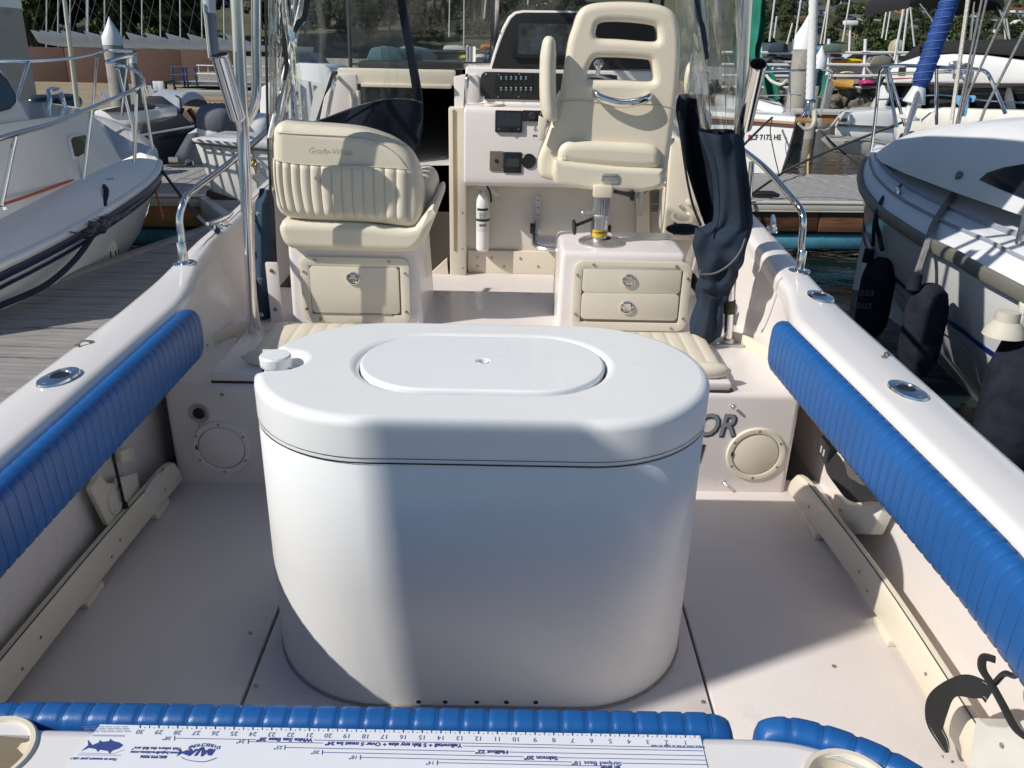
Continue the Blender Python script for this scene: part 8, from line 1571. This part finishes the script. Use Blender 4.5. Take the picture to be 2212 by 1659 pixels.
for a in [('white gabled house high above the white furled sail', 1799, 12, 1848, 31, 'white', 'grey', 'gable'), ('cream house with a long grey roof above the racks', 1809, 33, 1868, 51, 'cream', 'grey', 'ridge'), ('pale yellow house under a white flat roof', 1851, 46, 1897, 63, 'yellow', 'white', 'flat'),
          ('long teal house right of the furled white sail', 1765, 62, 1798, 78, 'teal', 'slate', 'flat'), ('brown roofed house left of the furled white sail', 1704, 36, 1751, 55, 'beige', 'brown', 'hip'), ('grey hipped house behind the furled white sail', 1766, 17, 1788, 34, 'grey', 'slate', 'hip'), ('pink house low above the racks', 1835, 65, 1867, 82, 'pink', 'tan', 'ridge'),
          ('dark wide house at the top edge left of the white sail', 1688, 0, 1743, 19, 'slate', 'dark', 'flat'), ('white house with a dark roof near the top edge', 1790, -4, 1822, 10, 'white', 'dark', 'ridge'), ('orange house in front of the dark bimini', 1934, 9, 1957, 32, 'orange', 'tan', 'flat'), ('white boxy house left of the thin white masts', 1878, 44, 1896, 63, 'white', 'white', 'flat'),
          ('blue grey house between the thin masts', 1897, 44, 1931, 61, 'blue grey', 'slate', 'ridge'), ('slate house just below the dark bimini corner', 1976, 14, 1998, 34, 'slate', 'red', 'hip'), ('white gabled house just left of the blue furled sail', 1997, 45, 2017, 60, 'white', 'grey', 'gable'), ('white house with a wide grey roof left of the blue sail', 1975, 57, 2014, 76, 'white', 'grey', 'ridge'),
          ('small white house under the bimini', 2002, 8, 2025, 21, 'white', 'red', 'ridge'), ('dark windowed house with a white roof edge right of the blue sail', 2041, 44, 2064, 61, 'slate', 'white', 'flat'), ('blue grey house with a flat white roof by the white halyard', 2066, 38, 2103, 63, 'blue grey', 'white', 'flat'), ('teal house with big windows between the grey stays', 2119, 45, 2145, 67, 'teal', 'white', 'flat'),
          ('yellow gabled house at the right edge', 2186, 50, 2208, 73, 'yellow', 'white', 'gable'), ('white house with a red roof next to the yellow gable', 2158, 58, 2190, 74, 'white', 'red', 'ridge'), ('cream house on the ridge below the bimini corner', 2135, 12, 2147, 24, 'cream', 'brown', 'hip'), ('long white terrace house high at the right edge', 2171, 28, 2214, 41, 'grey', 'white', 'flat'), ('white house with a red roof on the ridge at right', 2192, 18, 2216, 30, 'white', 'red', 'ridge'),
          ('pink shed gable above the tan dinghy', 1929, 66, 1941, 80, 'pink', 'brown', 'gable'), ('tall narrow white house below the ridge', 2097, 22, 2108, 38, 'white', 'grey', 'flat'), ('grey roofed house low right of the blue sail', 2018, 62, 2038, 78, 'grey', 'dark', 'ridge'), ('beige house behind the leftmost thin mast', 1862, 14, 1884, 30, 'beige', 'tan', 'hip'), ('cream gabled house on the slope at the top edge', 1886, 2, 1906, 18, 'cream', 'brown', 'gable'),
          ('pale house seen through the windscreen by the plotter pod', 1019, 14, 1058, 31, 'cream', 'tan', 'ridge'), ('tiny white house seen right of the navy curtain edge', 892, 34, 905, 48, 'white', 'red', 'gable'), ('white house seen through the clear curtain', 819, 14, 836, 28, 'white', 'grey', 'ridge'), ('pale house at the top of the windscreen', 966, -12, 990, 12, 'beige', 'brown', 'flat'), ('white house above the plotter pod', 1150, 0, 1180, 16, 'white', 'red', 'ridge'),
          ('brown roofed house at the top edge between the masts and the pole', 405, -12, 480, 18, 'brown', 'red', 'ridge'), ('beige house half hidden beside the canopy pole', 505, 8, 560, 36, 'beige', 'brown', 'hip'),
          ('grey house on the upper slope right of the bimini', 2070, 14, 2092, 30, 'grey', 'red', 'hip'), ('tan house behind the pale pulpit rail', 2108, 68, 2130, 80, 'beige', 'tan', 'ridge')]: house(*a)
# ---- trees
LEAF = {}
def leafmat(nm, c1, c2):
    m = mat(nm, c1, .7, var=.3, vs_=.9, col2=c2, spec=.3); b = m.node_tree.nodes['Principled BSDF']; return m
LM = [leafmat('leaf_dark', (.030, .045, .018), (.012, .020, .009)), leafmat('leaf_olive', (.065, .075, .028), (.028, .036, .014)), leafmat('leaf_light', (.075, .10, .028), (.035, .055, .016)), leafmat('leaf_hedge', (.050, .072, .022), (.02, .034, .011))]
BARK = mat('bark', (.10, .075, .055), .9, var=.3, vs_=4, bump=.6, bs=12)
def crown(seed, n_cl, n_leaf, rx, rz, leaf):
    rr = random.Random(seed); g = G()
    for c in range(n_cl):
        th, z = rr.uniform(0, 6.283), rr.uniform(-.85, 1); k = math.sqrt(max(0, 1-z*z))*rr.uniform(.55, 1.0); cc = Vector((rx*k*math.cos(th), rx*k*math.sin(th), rz*z)); cr = rr.uniform(.22, .42)*rx
        for l in range(n_leaf):
            d = Vector((rr.gauss(0, 1), rr.gauss(0, 1), rr.gauss(0, .8))).normalized()*cr*rr.uniform(.5, 1); p = cc+d; n_ = (d.normalized()+Vector((rr.uniform(-.6, .6), rr.uniform(-.6, .6), rr.uniform(-.2, .8)))).normalized(); u = n_.orthogonal().normalized()*leaf*rr.uniform(.6, 1.3); v = n_.cross(u)*rr.uniform(.5, .9); g.add([p-u-v*.3, p-u*.2+v, p+u+v*.2, p+u*.2-v], [(0, 1, 2, 3)])
    return g
def tree_proto(seed, lm, n_cl=34, n_leaf=36, rx=2.6, rz=2.4, th=3.2, leaf=.30):
    t = thing('tree', 'x', 'tree', (0, 0, 0)); rr = random.Random(seed+50)
    g = G(); g.tube([(0, 0, -1.5), (.1, 0, th*.5), (.05, .1, th)], [.28, .2, .14], 7)
    for k in range(4): a = rr.uniform(0, 6.28); g.tube([(.05, .05, th*.75), (rx*.45*math.cos(a), rx*.45*math.sin(a), th+rz*.35)], [.12, .04], 5)
    build('trunk', g, BARK, t); c = crown(seed, n_cl, n_leaf, rx, rz, leaf); c.v = [p+Vector((0, 0, th+rz*.5)) for p in c.v]; build('crown', c, lm, t, smooth=False); return t
PRO = [tree_proto(1, LM[0]), tree_proto(2, LM[1], rx=2.9, rz=2.0), tree_proto(3, LM[2], rx=2.3, rz=2.6), tree_proto(4, LM[0], n_cl=48, n_leaf=44, rx=3.4, rz=3.6, th=4.5, leaf=.30), tree_proto(5, LM[3], n_cl=46, n_leaf=44, rx=2.8, rz=1.5, th=1.2, leaf=.19)]
def palm_proto():
    t = thing('palm_tree', 'x', 'palm', (0, 0, 0)); g = G(); g.tube([(0, 0, -1), (.1, 0, 3), (.0, 0, 6)], [.26, .2, .18], 8); build('trunk', g, BARK, t); g = G(); rr = random.Random(5)
    for k in range(26):
        a = rr.uniform(0, 6.28); el = rr.uniform(-.5, 1.1); L_ = rr.uniform(1.7, 2.4); P = [Vector((math.cos(a)*L_*s, math.sin(a)*L_*s, 6+L_*(s*math.sin(el)-s*s*(.55)))) for s in (0, .3, .6, .85, 1)]
        for i in range(4): d = (P[i+1]-P[i]); w = d.cross(Vector((0, 0, 1))).normalized()*(.34 if i in (1, 2) else .18); g.add([P[i]-w, P[i+1]-w*.8+Vector((0, 0, -.12)), P[i+1], P[i]], [(0, 1, 2, 3)]); g.add([P[i], P[i+1], P[i+1]+w*.8+Vector((0, 0, -.12)), P[i]+w], [(0, 1, 2, 3)])
    build('fronds', g, LM[2], t, smooth=False); return t
PP = palm_proto()
used = {}
def put(i, loc, s, label, grp, rz=None):
    P = PP if i == 'p' else PRO[i]
    if i not in used: o = P; used[i] = 1; o.location = loc
    else: o = dup(P, loc=loc)
    o['label'] = label; o['group'] = grp; o['category'] = 'palm' if i == 'p' else 'tree'; o.rotation_euler = (0, 0, rnd.uniform(0, 6.28) if rz is None else rz); o.scale = (s, s, s*rnd.uniform(.85, 1.2)); return o
tr = random.Random(21)
def near(px, py, kind):
    hx, hy, lab = min(HOUSES, key=lambda h: (h[0]-px)**2+(h[1]-py)**2*2); dx, dy = px-hx, py-hy
    side = ('right of' if dx > 0 else 'left of') if abs(dx) > abs(dy)*1.3 else ('below' if dy > 0 else 'above')
    w_ = lab.split(); return '%s %s %s the %s' % ('hillside', kind, side, ' '.join(w_[:8]))
# scattered over the slope at right, between the houses
n = 0
while n < 190:
    px, py = tr.uniform(1590, 2240), tr.uniform(-6, 96); p = hit_hill(px, py)
    if p is None: n += 1; continue
    tk = tr.choice([0, 1, 1, 2, 4]); put(tk, (p.x, p.y, p.z-.3), max(.22, tr.uniform(13, 32)*p.y/F/6.4), near(px, py, ['dark tree', 'olive tree', 'light green tree', 'dark tree', 'low round tree'][tk]), 'trees among the hillside houses'); n += 1
n = 0
while n < 135:
    px, py = tr.uniform(560, 1260), tr.uniform(-30, 92); p = hit_hill(px, py, 60)
    if p is None: n += 1; continue
    put(tr.choice([0, 1, 1, 2, 3]), (p.x, p.y, p.z-.3), max(.3, tr.uniform(20, 48)*p.y/F/6.4), 'olive green tree on the slope behind the windscreen', 'trees behind the windscreen'); n += 1
for pk, (px, py, s) in enumerate(((960, 88, 1.0), (996, 84, 1.1), (1028, 78, .9), (986, 60, 1.0), (940, 70, .9), (1044, 90, .8))): p = wy(px, py+16, 70+s*10); p.z = hill_h(p.x, p.y); put('p', p, s*1.05, 'green palm seen through the windscreen, %s' % ['tallest at left', 'beside the middle mullion', 'near the plotter pod', 'above the small white boat', 'leftmost on the slope', 'rightmost by the orange tarp'][pk], 'palms behind the windscreen')
p = wy(1793, 55, 120); p.z = hill_h(p.x, p.y); put('p', p, .9, 'lone yellowish palm right of the white furled sail', None) ; 
for i in range(8): put(4, (20.8+i*.78+tr.uniform(-.2, .2), 50+tr.uniform(-1, 2.5), 2.1), tr.uniform(.42, .60), 'rounded green shrub in the hedge behind the racks, %s from the left' % ['first', 'second', 'third', 'fourth', 'fifth', 'sixth', 'seventh', 'eighth'][i], 'hedge shrubs behind the racks')
# dark wood behind the seawall at left
for i in range(64):
    y = tr.uniform(53.5, 72); x = y*tr.uniform(-.85, -.34); z = hill_h(x, y); put(3 if tr.random() < .75 else 0, (x, y, z-.6), tr.uniform(.9, 1.6), 'dark leafy tree in the wood behind the seawall', 'dark wood behind the seawall')
for px, py, y, s, wh in ((62, 62, 53, .75, 'beside the thick piling'), (250, 80, 53, .5, 'behind the white cone cap'), (400, 60, 54, .6, 'left of the grey blue mast'), (340, 84, 52, .45, 'over the middle catamarans')): p = wy(px, py, y); put(2, (p.x, p.y, p.z-3.0*s), s, 'bright green bush before the dark wood '+wh, 'sunlit bushes before the dark wood')
# ---------------------------------------------------------------- the boat floats bow-up: tilt everything built in its frame
for o in TOPS['boat']:
    o.matrix_world = T_BOAT @ (Matrix.Translation(o.location) @ o.rotation_euler.to_matrix().to_4x4())
